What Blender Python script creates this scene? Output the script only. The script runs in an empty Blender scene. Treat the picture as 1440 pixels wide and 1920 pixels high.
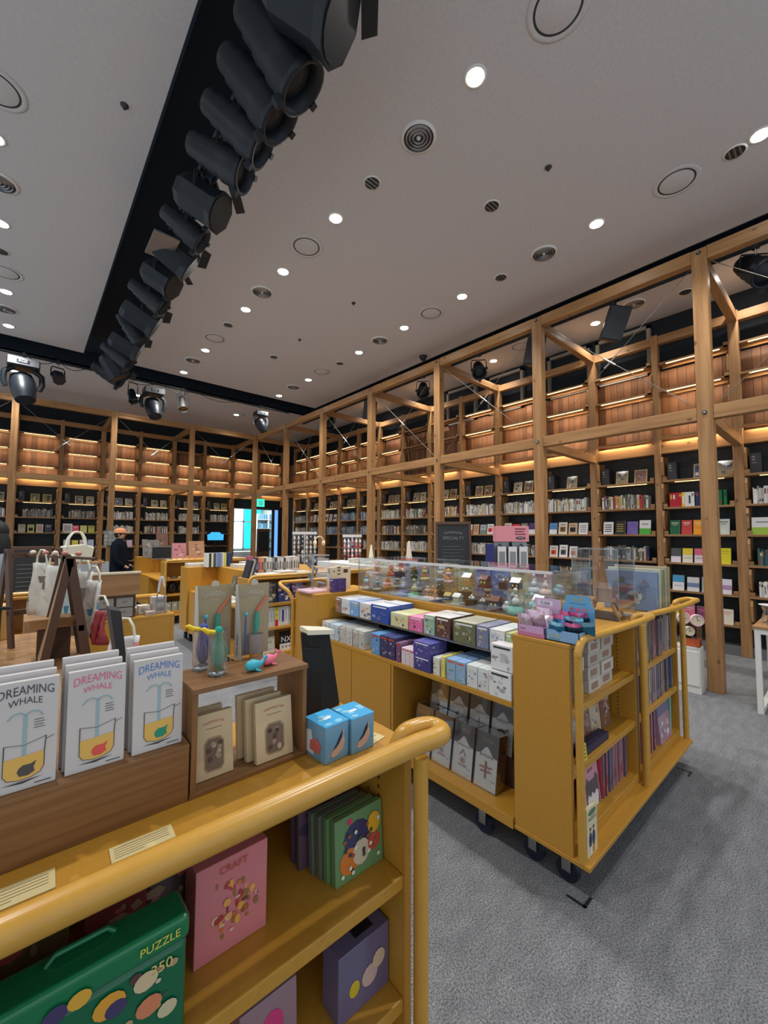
import bpy, math, random
from mathutils import Vector, Matrix, Euler
random.seed(7)
C = bpy.context.scene.collection
SC = bpy.context.scene
PI = math.pi

# ---------------- camera ----------------
cd = bpy.data.cameras.new('camera'); cam = bpy.data.objects.new('camera', cd); C.objects.link(cam)
th, pi_, ro = 0.7179, 0.0558, 0.0042
F = Vector((math.sin(th), math.cos(th), 0)); R = Vector((math.cos(th), -math.sin(th), 0)); U = Vector((0, 0, 1))
F2 = F*math.cos(pi_)+U*math.sin(pi_); U2 = U*math.cos(pi_)-F*math.sin(pi_)
R3 = R*math.cos(ro)+U2*math.sin(ro); U3 = U2*math.cos(ro)-R*math.sin(ro)
cm = Matrix((R3, U3, -F2)).transposed().to_4x4(); cm.translation = Vector((0, 0, 1.526))
cam.matrix_world = cm
cd.sensor_fit = 'VERTICAL'; cd.sensor_height = 36; cd.lens = 769.49*36/1920; cd.clip_start = 0.02; cd.clip_end = 60
SC.camera = cam

# ---------------- world, exposure ----------------
w = bpy.data.worlds.new('world'); SC.world = w; w.use_nodes = True
w.node_tree.nodes['Background'].inputs[0].default_value = (0.80, 0.90, 1.0, 1)
w.node_tree.nodes['Background'].inputs[1].default_value = 0.6
SC.view_settings.view_transform = 'Standard'; SC.view_settings.look = 'None'
SC.view_settings.exposure = 0.55; SC.view_settings.gamma = 1.0
SC.view_settings.use_curve_mapping = False
SC.cycles.max_bounces = 8; SC.cycles.diffuse_bounces = 3; SC.cycles.glossy_bounces = 3
SC.cycles.transmission_bounces = 6; SC.cycles.transparent_max_bounces = 24
SC.cycles.caustics_reflective = False; SC.cycles.caustics_refractive = False
SC.cycles.sample_clamp_indirect = 6

# ---------------- materials ----------------
def L(r, g, b):
    f = lambda c: (c/255/12.92 if c/255 <= .04045 else ((c/255+.055)/1.055)**2.4)
    return (f(r), f(g), f(b), 1)
M = {}
def base(name, col, rough=.6, metal=0., spec=.4):
    m = bpy.data.materials.new(name); m.use_nodes = True; b = m.node_tree.nodes['Principled BSDF']
    b.inputs['Base Color'].default_value = col; b.inputs['Roughness'].default_value = rough
    b.inputs['Metallic'].default_value = metal; b.inputs['Specular IOR Level'].default_value = spec
    M[name] = m; return m
def nd(m, t, **k):
    n = m.node_tree.nodes.new(t)
    for a, v in k.items(): setattr(n, a, v)
    return n
def lk(m, a, b): m.node_tree.links.new(a, b)
def noisy(name, c1, c2, scale=8., stretch=(1, 1, 1), rough=.6, detail=4., bump=0., spec=.4, coord='Object', metal=0., lo=.35, hi=.65):
    m = base(name, c1, rough, metal, spec); b = m.node_tree.nodes['Principled BSDF']
    tc = nd(m, 'ShaderNodeTexCoord'); mp = nd(m, 'ShaderNodeMapping'); mp.inputs['Scale'].default_value = stretch
    no = nd(m, 'ShaderNodeTexNoise'); no.inputs['Scale'].default_value = scale; no.inputs['Detail'].default_value = detail
    cr = nd(m, 'ShaderNodeValToRGB'); cr.color_ramp.elements[0].color = c1; cr.color_ramp.elements[1].color = c2
    cr.color_ramp.elements[0].position = lo; cr.color_ramp.elements[1].position = hi
    lk(m, tc.outputs[coord], mp.inputs[0]); lk(m, mp.outputs[0], no.inputs[0]); lk(m, no.outputs[0], cr.inputs[0]); lk(m, cr.outputs[0], b.inputs['Base Color'])
    if bump:
        bp = nd(m, 'ShaderNodeBump'); bp.inputs['Strength'].default_value = bump; bp.inputs['Distance'].default_value = .004
        lk(m, no.outputs[0], bp.inputs['Height']); lk(m, bp.outputs[0], b.inputs['Normal'])
    return m
def pine(name, c1, c2, ck, axis):
    s = [26, 26, 26]; s[axis] = 1.6
    m = noisy(name, c1, c2, 1., tuple(s), rough=.42, detail=5, lo=.3, hi=.7)
    b = m.node_tree.nodes['Principled BSDF']
    src = b.inputs['Base Color'].links[0].from_socket
    tc = nd(m, 'ShaderNodeTexCoord'); mp = nd(m, 'ShaderNodeMapping'); k = [6.5, 6.5, 6.5]; k[axis] = 4.2; mp.inputs['Scale'].default_value = k
    vo = nd(m, 'ShaderNodeTexVoronoi'); vo.inputs['Scale'].default_value = 1.0
    cr = nd(m, 'ShaderNodeValToRGB'); cr.color_ramp.elements[0].position = .07; cr.color_ramp.elements[0].color = (1, 1, 1, 1)
    cr.color_ramp.elements[1].position = .13; cr.color_ramp.elements[1].color = (0, 0, 0, 1)
    mx = nd(m, 'ShaderNodeMix', data_type='RGBA'); mx.inputs[7].default_value = ck
    ga = nd(m, 'ShaderNodeMath', operation='MULTIPLY'); ga.inputs[1].default_value = .75
    lk(m, tc.outputs['Object'], mp.inputs[0]); lk(m, mp.outputs[0], vo.inputs['Vector']); lk(m, vo.outputs['Distance'], cr.inputs[0])
    lk(m, cr.outputs[0], ga.inputs[0]); lk(m, ga.outputs[0], mx.inputs[0]); lk(m, src, mx.inputs[6]); lk(m, mx.outputs[2], b.inputs['Base Color'])
    return m
for i, a in enumerate('xyz'):
    pine('pine_'+a, L(176, 134, 88), L(146, 104, 64), L(84, 52, 30), i)
    noisy('shelf_wood_'+a, L(172, 132, 88), L(140, 100, 62), 1., tuple(1.6 if j == i else 24 for j in range(3)), rough=.5)
    noisy('box_wood_'+a, L(138, 98, 58), L(120, 82, 46), 1., tuple(5 if j == i else 110 for j in range(3)), rough=.5)
# mustard lacquered board
noisy('mustard', L(190, 138, 50), L(185, 133, 46), 60., rough=.36, spec=.5)
noisy('mustard_rail', L(200, 150, 62), L(196, 145, 58), 30., (1, 1, 1), rough=.26, spec=.5)
noisy('carpet', L(94, 95, 97), L(142, 142, 143), 150., (1, 1.0, 1), rough=.95, detail=6, bump=.5, spec=.1, lo=.38, hi=.62)
def carpet_fix():
    m = M['carpet']; b = m.node_tree.nodes['Principled BSDF']; src = b.inputs['Base Color'].links[0].from_socket
    tc = nd(m, 'ShaderNodeTexCoord'); mp = nd(m, 'ShaderNodeMapping'); mp.inputs['Scale'].default_value = (2.5, 6, 1)
    no = nd(m, 'ShaderNodeTexNoise'); no.inputs['Scale'].default_value = 3; no.inputs['Detail'].default_value = 6
    mx = nd(m, 'ShaderNodeMix', data_type='RGBA', blend_type='MULTIPLY'); mx.inputs[0].default_value = .75
    cr = nd(m, 'ShaderNodeValToRGB'); cr.color_ramp.elements[0].color = (.68, .69, .70, 1); cr.color_ramp.elements[1].color = (1, 1, 1, 1)
    cr.color_ramp.elements[0].position = .3; cr.color_ramp.elements[1].position = .68
    lk(m, tc.outputs['Object'], mp.inputs[0]); lk(m, mp.outputs[0], no.inputs[0]); lk(m, no.outputs[0], cr.inputs[0])
    lk(m, src, mx.inputs[6]); lk(m, cr.outputs[0], mx.inputs[7]); lk(m, mx.outputs[2], b.inputs['Base Color'])
carpet_fix()
noisy('ceiling_paint', L(206, 203, 204), L(199, 197, 198), 40., rough=.9, bump=.1, spec=.1)
base('slot_black', L(34, 44, 56), .7, 0, .2)  # black slots lifted to blue-grey, haze put into the colour
base('wall_dark', L(34, 40, 46), .7, 0, .3)
noisy('shelf_back', L(40, 43, 46), L(50, 54, 58), 14., rough=.6)
base('black_metal', L(31, 37, 45), .5, .2)
base('black_plastic', L(32, 37, 43), .42)
base('grey_metal', L(150, 152, 156), .35, .8)
base('dark_grey', L(52, 54, 58), .6)
base('steel', L(190, 190, 186), .28, 1.)
base('white_paint', L(225, 223, 218), .45)
base('white_plastic', L(216, 214, 214), .4)
base('window_trim', L(150, 146, 136), .6)
base('cream', L(222, 206, 176), .6)
base('wire_steel', L(120, 116, 108), .4, .6)
base('rubber', L(26, 32, 48), .5)
base('blackbook', L(20, 22, 24), .6)
base('fabric_black', L(22, 26, 34), .95, 0, .1)
base('fabric_grey', L(134, 142, 148), .95, 0, .1)
base('peach', L(224, 152, 106), .85)
base('skin', L(206, 160, 132), .6)
base('silicone_green', L(20, 158, 132), .35)
base('silicone_cyan', L(70, 178, 196), .45)
base('silicone_pink', L(236, 118, 144), .45)
base('silicone_yellow', L(240, 204, 30), .4)
base('silicone_blue', L(66, 84, 166), .45)
base('pinkplast', L(230, 190, 198), .45)
base('orange', L(226, 110, 66), .5)
base('canvas', L(222, 220, 200), .9)
base('walnut', L(84, 60, 46), .5)
base('chalkboard', L(40, 44, 46), .7)
m = base('plank', L(120, 72, 50), .5); b_ = m.node_tree.nodes['Principled BSDF']
oi = nd(m, 'ShaderNodeObjectInfo'); cr = nd(m, 'ShaderNodeValToRGB'); cr.color_ramp.elements[0].color = L(108, 74, 54); cr.color_ramp.elements[1].color = L(170, 120, 84)
lk(m, oi.outputs['Random'], cr.inputs[0]); tc = nd(m, 'ShaderNodeTexCoord'); mp = nd(m, 'ShaderNodeMapping'); mp.inputs['Scale'].default_value = (30, 30, 1.5)
no = nd(m, 'ShaderNodeTexNoise'); no.inputs['Scale'].default_value = 1.; mx = nd(m, 'ShaderNodeMix', data_type='RGBA', blend_type='MULTIPLY'); mx.inputs[0].default_value = .6
lk(m, tc.outputs['Object'], mp.inputs[0]); lk(m, mp.outputs[0], no.inputs[0]); lk(m, cr.outputs[0], mx.inputs[6]); lk(m, no.outputs[1], mx.inputs[7]); 
hs = nd(m, 'ShaderNodeHueSaturation'); hs.inputs['Saturation'].default_value = 0.0; lk(m, no.outputs[1], hs.inputs['Color']); hs.inputs['Value'].default_value = 1.5
lk(m, hs.outputs[0], mx.inputs[7]); lk(m, mx.outputs[2], b_.inputs['Base Color'])
def ink(name, rough, spec=.4):
    m = base(name, (1, 1, 1, 1), rough, 0, spec); a = nd(m, 'ShaderNodeAttribute', attribute_name='Col')
    lk(m, a.outputs['Color'], m.node_tree.nodes['Principled BSDF'].inputs['Base Color'])
ink('ink', .5); ink('gloss_ink', .16, .6); ink('foil', .2, .8); M['foil'].node_tree.nodes['Principled BSDF'].inputs['Metallic'].default_value = .55
def glow(name, col, s):
    m = bpy.data.materials.new(name); m.use_nodes = True; nt = m.node_tree; nt.nodes.clear()
    e = nt.nodes.new('ShaderNodeEmission'); e.inputs[0].default_value = col; e.inputs[1].default_value = s
    o = nt.nodes.new('ShaderNodeOutputMaterial'); nt.links.new(e.outputs[0], o.inputs[0]); M[name] = m
glow('lamp_glow', (1, .97, .9, 1), 40); glow('led_glow', (1, .74, .34, 1), 2.0)
glow('screen_glow', (.05, .38, .95, 1), 1.0); glow('daylight', (.88, 1, 1, 1), 2.2); glow('daylight_cyan', (.03, .72, .78, 1), 1.0)
glow('exit_glow', (.04, .75, .45, 1), 1.2); glow('blue_glow', (.18, .42, .9, 1), .8)
def glassy(name, col, alpha, rough=.03, fm=.38):
    m = bpy.data.materials.new(name); m.use_nodes = True; nt = m.node_tree; nt.nodes.clear()
    t = nt.nodes.new('ShaderNodeBsdfTransparent'); g = nt.nodes.new('ShaderNodeBsdfGlossy'); g.inputs['Roughness'].default_value = rough
    t.inputs[0].default_value = col; g.inputs[0].default_value = (1, 1, 1, 1)
    lw = nt.nodes.new('ShaderNodeLayerWeight'); lw.inputs[0].default_value = .35
    mr = nt.nodes.new('ShaderNodeMath'); mr.operation = 'MULTIPLY_ADD'; mr.inputs[1].default_value = fm; mr.inputs[2].default_value = alpha
    mx = nt.nodes.new('ShaderNodeMixShader'); o = nt.nodes.new('ShaderNodeOutputMaterial')
    nt.links.new(lw.outputs['Fresnel'], mr.inputs[0]); nt.links.new(mr.outputs[0], mx.inputs[0]); nt.links.new(t.outputs[0], mx.inputs[1]); nt.links.new(g.outputs[0], mx.inputs[2]); nt.links.new(mx.outputs[0], o.inputs[0]); M[name] = m
glassy('glass', (.97, .985, .98, 1), .02); glassy('acrylic', (.97, .975, .98, 1), .03); glassy('film', (.98, .98, .98, 1), .02, .1, .12)
glassy('acrylic_edge', (.72, .78, .8, 1), .25, .2)

# ---------------- mesh builder ----------------
class MB:
    def __init__(s): s.v = []; s.f = []; s.m = []; s.c = []; s.mats = []; s.T = Matrix.Identity(4); s.col = None; s.sm = []
    def mi(s, name):
        if name not in s.mats: s.mats.append(name)
        return s.mats.index(name)
    def add(s, vs, fs, mat, col=None, smooth=False):
        n = len(s.v); s.v += [s.T @ Vector(p) for p in vs]; k = s.mi(mat); c = col or (.8, .8, .8, 1)
        for i, f in enumerate(fs):
            s.f.append([n+q for q in f]); s.m.append(k); s.sm.append(smooth)
            s.c.append(c[i] if isinstance(c, list) else c)
        return s
    def box(s, x0, x1, y0, y1, z0, z1, mat, col=None):
        return s.add([(x0, y0, z0), (x1, y0, z0), (x1, y1, z0), (x0, y1, z0), (x0, y0, z1), (x1, y0, z1), (x1, y1, z1), (x0, y1, z1)],
                     [(0, 3, 2, 1), (4, 5, 6, 7), (0, 1, 5, 4), (1, 2, 6, 5), (2, 3, 7, 6), (3, 0, 4, 7)], mat, col)
    def cyl(s, p0, p1, r0, r1, mat, n=12, col=None, caps=True, smooth=True):
        p0 = Vector(p0); p1 = Vector(p1); a = (p1-p0).normalized(); u = a.orthogonal().normalized(); v = a.cross(u)
        vs = []
        for p, r in ((p0, r0), (p1, r1)): vs += [p+(u*math.cos(2*PI*i/n)+v*math.sin(2*PI*i/n))*r for i in range(n)]
        s.add(vs, [(i, (i+1) % n, n+(i+1) % n, n+i) for i in range(n)], mat, col, smooth)
        if caps: s.add(vs, [tuple(range(n))[::-1], tuple(range(n, 2*n))], mat, col)
        return s
    def tube(s, pts, r, mat, n=10, col=None, caps=True, closed=False):
        pts = [Vector(p) for p in pts]; vs = []; N = len(pts); up = None
        for i, p in enumerate(pts):
            a = (pts[(i+1) % N] if (closed or i < N-1) else p)-(pts[i-1] if (closed or i) else p); a.normalize()
            if up is None: up = a.orthogonal().normalized()
            up = (up-a*up.dot(a)).normalized(); v = a.cross(up); rr = r[i] if isinstance(r, (list, tuple)) else r
            vs += [p+(up*math.cos(2*PI*k/n)+v*math.sin(2*PI*k/n))*rr for k in range(n)]
        fs = [(i*n+k, i*n+(k+1) % n, (i+1) % N*n+(k+1) % n, (i+1) % N*n+k) for i in range(N if closed else N-1) for k in range(n)]
        s.add(vs, fs, mat, col, True)
        if caps and not closed: s.add(vs, [tuple(range(n))[::-1], tuple(range((N-1)*n, N*n))], mat, col)
        return s
    def lathe(s, prof, c, mat, n=20, col=None, sx=1, sy=1, sz=1):
        vs = []; c = Vector(c)
        for r, z in prof: vs += [(c.x+r*math.cos(2*PI*k/n)*sx, c.y+r*math.sin(2*PI*k/n)*sy, c.z+z*sz) for k in range(n)]
        fs = [(i*n+k, i*n+(k+1) % n, (i+1)*n+(k+1) % n, (i+1)*n+k) for i in range(len(prof)-1) for k in range(n)]
        return s.add(vs, fs, mat, col, True)
    def ball(s, c, r, mat, sx=1, sy=1, sz=1, n=12, h=8, col=None):
        return s.lathe([(max(.0001, r*math.sin(PI*i/h)), -r*math.cos(PI*i/h)) for i in range(h+1)], c, mat, n, col, sx, sy, sz)
    def poly(s, pts, mat, col=None): return s.add(pts, [tuple(range(len(pts)))], mat, col)
    def prism(s, pts, d, mat, col=None):
        d = Vector(d); n = len(pts); vs = [Vector(p) for p in pts]; vs += [p+d for p in vs]
        return s.add(vs, [tuple(range(n))[::-1], tuple(range(n, 2*n))]+[(i, (i+1) % n, n+(i+1) % n, n+i) for i in range(n)], mat, col)
    def text(s, t, size, origin, ux, uy, mat='ink', col=(0, 0, 0, 1), arc=0., width=None, squash=1.):
        vs, fs = glyphs(t); W = max(v[0] for v in vs) or 1
        k = size if width is None else width/W
        kk = k*squash
        o = Vector(origin); ux = Vector(ux); uy = Vector(uy); out = []
        for x, y in vs:
            X = (x-W/2)*k; Y = y*kk
            out.append(o+ux*X+uy*(Y+(arc*(1-(2*X/(W*k))**2) if arc else 0)))
        return s.add(out, fs, mat, col)
    def build(s, name, parent=None, bevel=0., loc=None, seg=2):
        me = bpy.data.meshes.new(name); o0 = Vector(loc) if loc else Vector((0, 0, 0))
        me.from_pydata([tuple(p-o0) for p in s.v], [], s.f)
        for k in s.mats: me.materials.append(M[k])
        me.polygons.foreach_set('material_index', s.m); me.polygons.foreach_set('use_smooth', s.sm)
        if any(k in ('ink', 'gloss_ink', 'foil') for k in s.mats):
            a = me.color_attributes.new('Col', 'FLOAT_COLOR', 'CORNER'); d = []
            for f, c in zip(s.f, s.c): d += list(c)*len(f)
            a.data.foreach_set('color', d)
        me.update(); o = bpy.data.objects.new(name, me); C.objects.link(o); o.location = o0
        if parent: o.parent = parent
        if bevel:
            b = o.modifiers.new('bevel', 'BEVEL'); b.width = bevel; b.segments = seg; b.limit_method = 'ANGLE'
        return o
_G = {}
def glyphs(t):
    if t not in _G:
        cu = bpy.data.curves.new('t', 'FONT'); cu.body = t; cu.resolution_u = 3; cu.offset = 0; o = bpy.data.objects.new('t', cu); C.objects.link(o)
        dg = bpy.context.evaluated_depsgraph_get(); me = bpy.data.meshes.new_from_object(o.evaluated_get(dg))
        _G[t] = ([(v.co.x, v.co.y) for v in me.vertices], [tuple(p.vertices) for p in me.polygons])
        bpy.data.objects.remove(o); bpy.data.curves.remove(cu); bpy.data.meshes.remove(me)
    return _G[t]
def tag(o, label=None, cat=None, group=None, kind=None):
    for k, v in (('label', label), ('category', cat), ('group', group), ('kind', kind)):
        if v: o[k] = v
    return o
def empty(name, loc, label, cat, group=None, rz=0):
    o = bpy.data.objects.new(name, None); C.objects.link(o); o.location = loc; o.rotation_euler = (0, 0, rz); o.empty_display_size = .1
    return tag(o, label, cat, group)
def child(mb, name, parent, bevel=0., seg=2):
    # parts are modelled in their thing's local frame
    o = mb.build(name, parent, bevel, seg=seg); return o
def lone(mb, name, label, cat, loc, group=None, bevel=0., rz=0., seg=2):
    o = mb.build(name, None, bevel, seg=seg); o.location = loc; o.rotation_euler = (0, 0, rz); return tag(o, label, cat, group)
def struct(mb, name, parent=None, label=None, bevel=0.):
    o = mb.build(name, parent, bevel)
    if not parent: tag(o, label, None, None, 'structure')
    return o
def copy_tree(o, parent=None):
    c = o.copy(); C.objects.link(c)
    if parent: c.parent = parent
    for ch in list(o.children): copy_tree(ch, c)
    return c
ORD = 'first second third fourth fifth sixth seventh eighth ninth tenth eleventh twelfth thirteenth fourteenth fifteenth sixteenth seventeenth eighteenth nineteenth twentieth twenty-first twenty-second twenty-third twenty-fourth twenty-fifth twenty-sixth twenty-seventh twenty-eighth twenty-ninth thirtieth thirty-first thirty-second thirty-third thirty-fourth thirty-fifth thirty-sixth thirty-seventh thirty-eighth thirty-ninth fortieth'.split()

# ---------------- room: floor, ceiling, walls ----------------
XF, Y0, YB, XR, YR, ZC = 5.14, .95, 11.75, 6.94, 13.55, 4.85
mb = MB(); mb.box(-3.2, 7.4, -2.6, 17, -.1, 0, 'carpet'); struct(mb, 'floor', label='grey mottled carpet floor of the shop')
mb = MB()
SX0, SX1, SY0, SY1, AX0, AX1 = .70, 1.21, 9.22, 10.0, 5.64, 5.95
for x0, x1, y0, y1 in ((-3.2, SX0, -2.6, SY0), (SX1, AX0, -2.6, SY0), (AX1, 7.4, -2.6, YR+.3), (-3.2, AX1, SY1, YR+.3)):
    mb.box(x0, x1, y0, y1, ZC, ZC+.04, 'ceiling_paint')
struct(mb, 'ceiling', label='pale grey plastered ceiling with black lighting slots')
mb = MB()
mb.box(SX0-.02, SX0, -2.6, SY0, ZC-.001, ZC+.35, 'slot_black'); mb.box(SX1, SX1+.02, -2.6, SY0, ZC-.001, ZC+.35, 'slot_black'); mb.box(SX0, SX1, -2.6, SY0, ZC+.33, ZC+.35, 'slot_black')
mb.box(-3.2, AX0, SY0, SY1, ZC+.33, ZC+.35, 'slot_black'); mb.box(-3.2, SX0, SY0-.02, SY0, ZC+.001, ZC+.35, 'slot_black'); mb.box(SX1, AX0, SY0-.02, SY0, ZC+.001, ZC+.35, 'slot_black')
mb.box(-3.2, AX1, SY1, SY1+.02, ZC-.001, ZC+.35, 'slot_black')
mb.box(AX0-.02, AX0, -2.6, SY0, ZC-.001, ZC+.35, 'slot_black'); mb.box(AX1, AX1+.02, -2.6, SY1, ZC-.001, ZC+.35, 'slot_black'); mb.box(AX0, AX1, -2.6, SY1, ZC+.33, ZC+.35, 'slot_black')
struct(mb, 'trim_1', label='black recessed lighting slots cut into the ceiling')
# right wall and back wall (with the doorway)
mb = MB(); mb.box(7.2, 7.35, -2.6, 1.9, 0, ZC, 'wall_dark'); mb.box(7.2, 7.35, 6.4, 13.9, 0, ZC, 'wall_dark'); mb.box(7.2, 7.35, 1.9, 6.4, 0, 3.95, 'wall_dark'); mb.box(7.2, 7.35, 1.9, 6.4, 4.8, ZC, 'wall_dark')
for a_, b_ in ((1.9, 1.95), (2.75, 2.85), (3.6, 4.1), (4.9, 5.2), (6.0, 6.4)): mb.box(7.2, 7.35, a_, b_, 3.95, 4.8, 'wall_dark')
mb.box(7.3, 7.35, 1.9, 6.4, 3.95, 4.8, 'wall_dark')
wr = struct(mb, 'wall_right', label='dark right wall behind the bookshelves, panelled with wood above')
mb = MB(); mb.box(-3.2, 5.16, 13.81, 13.95, 0, ZC, 'wall_dark'); mb.box(5.16, 7.35, 13.6, 13.95, 2.45, 2.7, 'wall_dark'); mb.box(5.16, 7.35, 13.81, 13.95, 2.7, ZC, 'wall_dark'); mb.box(7.0, 7.35, 13.6, 13.95, 0, 2.45, 'wall_dark')
wb = struct(mb, 'wall_back', label='dark far wall behind the bookshelves with a doorway at its right end')
# wood planks of the upper wall, one by one
ms = []
for wdt in (.086, .1, .112):
    m1 = MB(); m1.box(0, .012, 0, wdt-.004, 2.93, 4.02, 'plank'); o = m1.build('plank', wr); o.hide_render = False; ms.append((wdt, o))
y = -.4; i = 0
used = set()
while y < 13.4:
    wdt, src = ms[random.choice((0, 1, 2))]
    o = src if id(src) not in used else src.copy()
    if id(src) in used: C.objects.link(o)
    used.add(id(src)); o.parent = wr; o.location = (7.178+random.uniform(-.002, .002), y, random.choice((0, 0, .0)))
    y += wdt
src = None; x = -1.5
while x < 6.9:
    if src is None:
        m1 = MB(); m1.box(0, .106, 0, .012, 2.93, 4.02, 'plank'); src = o = m1.build('plank', wb)
    else: o = src.copy(); C.objects.link(o)
    o.location = (x, 13.79+random.uniform(-.002, .002), 0); x += .11
# doorway: frame, leaf, bright windows of the next room
mb = MB(); mb.box(5.16, 5.24, 13.6, 13.95, 0, 2.45, 'black_metal'); mb.box(6.92, 7.0, 13.6, 13.95, 0, 2.45, 'black_metal'); mb.box(5.24, 6.92, 13.6, 13.95, 2.4, 2.45, 'black_metal'); d1 = struct(mb, 'door_1', label='black framed doorway to a bright adjoining room')
mb = MB(); mb.box(6.62, 6.72, 13.66, 13.7, .02, 2.4, 'black_metal'); mb.box(6.86, 6.92, 13.66, 13.7, .02, 2.4, 'black_metal'); mb.box(6.72, 6.86, 13.68, 13.69, .02, 2.4, 'blue_glow'); child(mb, 'door_leaf', d1)
mb = MB(); mb.box(4.9, 7.9, 16.6, 16.7, 0, 3.0, 'white_paint'); mb.box(7.8, 7.9, 13.95, 16.7, 0, 3, 'white_paint'); mb.box(4.8, 4.9, 13.95, 16.7, 0, 3, 'white_paint'); mb.box(4.9, 7.9, 13.95, 16.7, 3.0, 3.1, 'white_paint')
struct(mb, 'wall_far', label='white walls of the bright room beyond the doorway')
wn = MB(); 
for xx in (5.95, 6.75, 7.55): wn.box(xx-.03, xx+.03, 16.5, 16.6, .9, 2.95, 'grey_metal')
for zz in (.92, 2.05, 2.92): wn.box(5.95, 7.55, 16.5, 16.6, zz-.025, zz+.025, 'grey_metal')
w1 = struct(wn, 'window_1', label='tall gridded window glowing cyan beyond the doorway')
mb = MB(); mb.box(5.98, 6.72, 16.54, 16.56, .93, 2.9, 'daylight'); child(mb, 'pane', w1)
mb = MB(); mb.box(6.78, 7.52, 16.54, 16.56, .93, 2.9, 'daylight_cyan'); child(mb, 'pane', w1)
# high windows in the right wall
for i, (a, b) in enumerate(((1.95, 2.75), (2.85, 3.6), (4.1, 4.9), (5.2, 6.0))):
    mb = MB(); e = .05
    mb.box(7.12, 7.24, a, b, 4.0, 4.0+e, 'window_trim'); mb.box(7.12, 7.24, a, b, 4.73, 4.78, 'window_trim'); mb.box(7.12, 7.24, a, a+e, 4.0, 4.78, 'window_trim'); mb.box(7.12, 7.24, b-e, b, 4.0, 4.78, 'window_trim')
    wi = struct(mb, 'window_%d' % (i+2), label='white framed dark window high on the right wall'); mb = MB(); mb.box(7.18, 7.2, a+e, b-e, 4.05, 4.73, 'wall_dark'); child(mb, 'pane', wi)

# ---------------- timber frame ----------------
fr = empty('timber_frame', (XF, YB, 0), 'knotty pine post and beam frame standing in front of the bookshelf walls', 'frame')
def fpart(mb, name, bev=.004): o = mb.build(name, fr, bev, seg=1); o.location = -Vector(fr.location); return o
pw = .12
posts = [(XF, Y0+1.8*k, .12 if k else .12) for k in range(-1, 7)]+[(XF-1.8*k, YB, .12) for k in range(1, 5)]
for x, y, p in posts:
    mb = MB(); mb.box(x, x+.12, y-.065, y+.065, 0, 4.5, 'pine_z') if y < YB-.1 else mb.box(x-.06, x+.06, y, y+.12, 0, 4.5, 'pine_z'); fpart(mb, 'post')
    for z in (2.78, 4.46):
        if y < YB-.1:
            mb = MB(); mb.cyl((x-.002, y+.0, z), (x-.014, y, z), .012, .012, 'steel', 10); fpart(mb, 'bolt', 0)
            mb = MB(); mb.cyl((x+.01, y+.0, z), (x-.003, y, z), .022, .022, 'dark_grey', 12); fpart(mb, 'bolt', 0)
for k in range(-1, 6):
    a = Y0+1.8*k+.065; b = a+1.8-.13
    for z0, z1 in ((2.71, 2.845), (4.375, 4.51)):
        mb = MB(); mb.box(XF+.01, XF+.11, a, b, z0, z1, 'pine_y'); fpart(mb, 'beam')
for k in range(4):
    b = XF-1.8*k-.06; a = b-1.8+.12
    for z0, z1 in ((2.71, 2.845), (4.375, 4.51)):
        mb = MB(); mb.box(a, b, YB+.01, YB+.11, z0, z1, 'pine_x'); fpart(mb, 'beam')
for x, y, p in posts:
    for z0, z1 in ((2.70, 2.82), (4.36, 4.48)):
        if y < YB-.1: mb = MB(); mb.box(XF+.12, XR-.021, y-.045, y+.045, z0, z1, 'pine_x'); fpart(mb, 'tie_beam')
        elif x < XF-.1: mb = MB(); mb.box(x-.045, x+.045, YB+.12, YR-.021, z0, z1, 'pine_y'); fpart(mb, 'tie_beam')
for z0, z1 in ((2.70, 2.82), (4.36, 4.48)):
    mb = MB(); mb.box(XF+.06, XR+.02, YB-.045+.06, YB+.105, z0, z1, 'pine_x'); fpart(mb, 'tie_beam'); mb = MB(); mb.box(XF-.045+.06, XF+.105, YB+.12, YR, z0, z1, 'pine_y'); fpart(mb, 'tie_beam')
# steel wire cross braces in the upper bays (from post top to next post's mid beam)
def wire(p0, p1, r=.0045):
    mb = MB(); p0 = Vector(p0); p1 = Vector(p1); mb.cyl(p0, p1, r, r, 'wire_steel', 6)
    q = p0.lerp(p1, .46); r = p0.lerp(p1, .54); mb.cyl(q, r, .011, .011, 'steel', 8)
    fpart(mb, 'wire_brace', 0)
for k in range(-1, 6):
    a = Y0+1.8*k
    wire((XF+.05, a+1.72, 4.36), (XF+.05, a+.08, 2.86)); wire((XF+.075, a+.08, 4.36), (XF+.075, a+1.72, 2.86), .003)
for k in range(4):
    b = XF-1.8*k
    wire((b-.08, YB+.05, 4.36), (b-1.72, YB+.05, 2.86)); wire((b-1.72, YB+.075, 4.36), (b-.08, YB+.075, 2.86), .003)

# ---------------- wall bookcases ----------------
ROWS = [.38, .77, 1.16, 1.55, 1.94, 2.33]; UP = [3.22, 3.63, 4.04]
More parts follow.
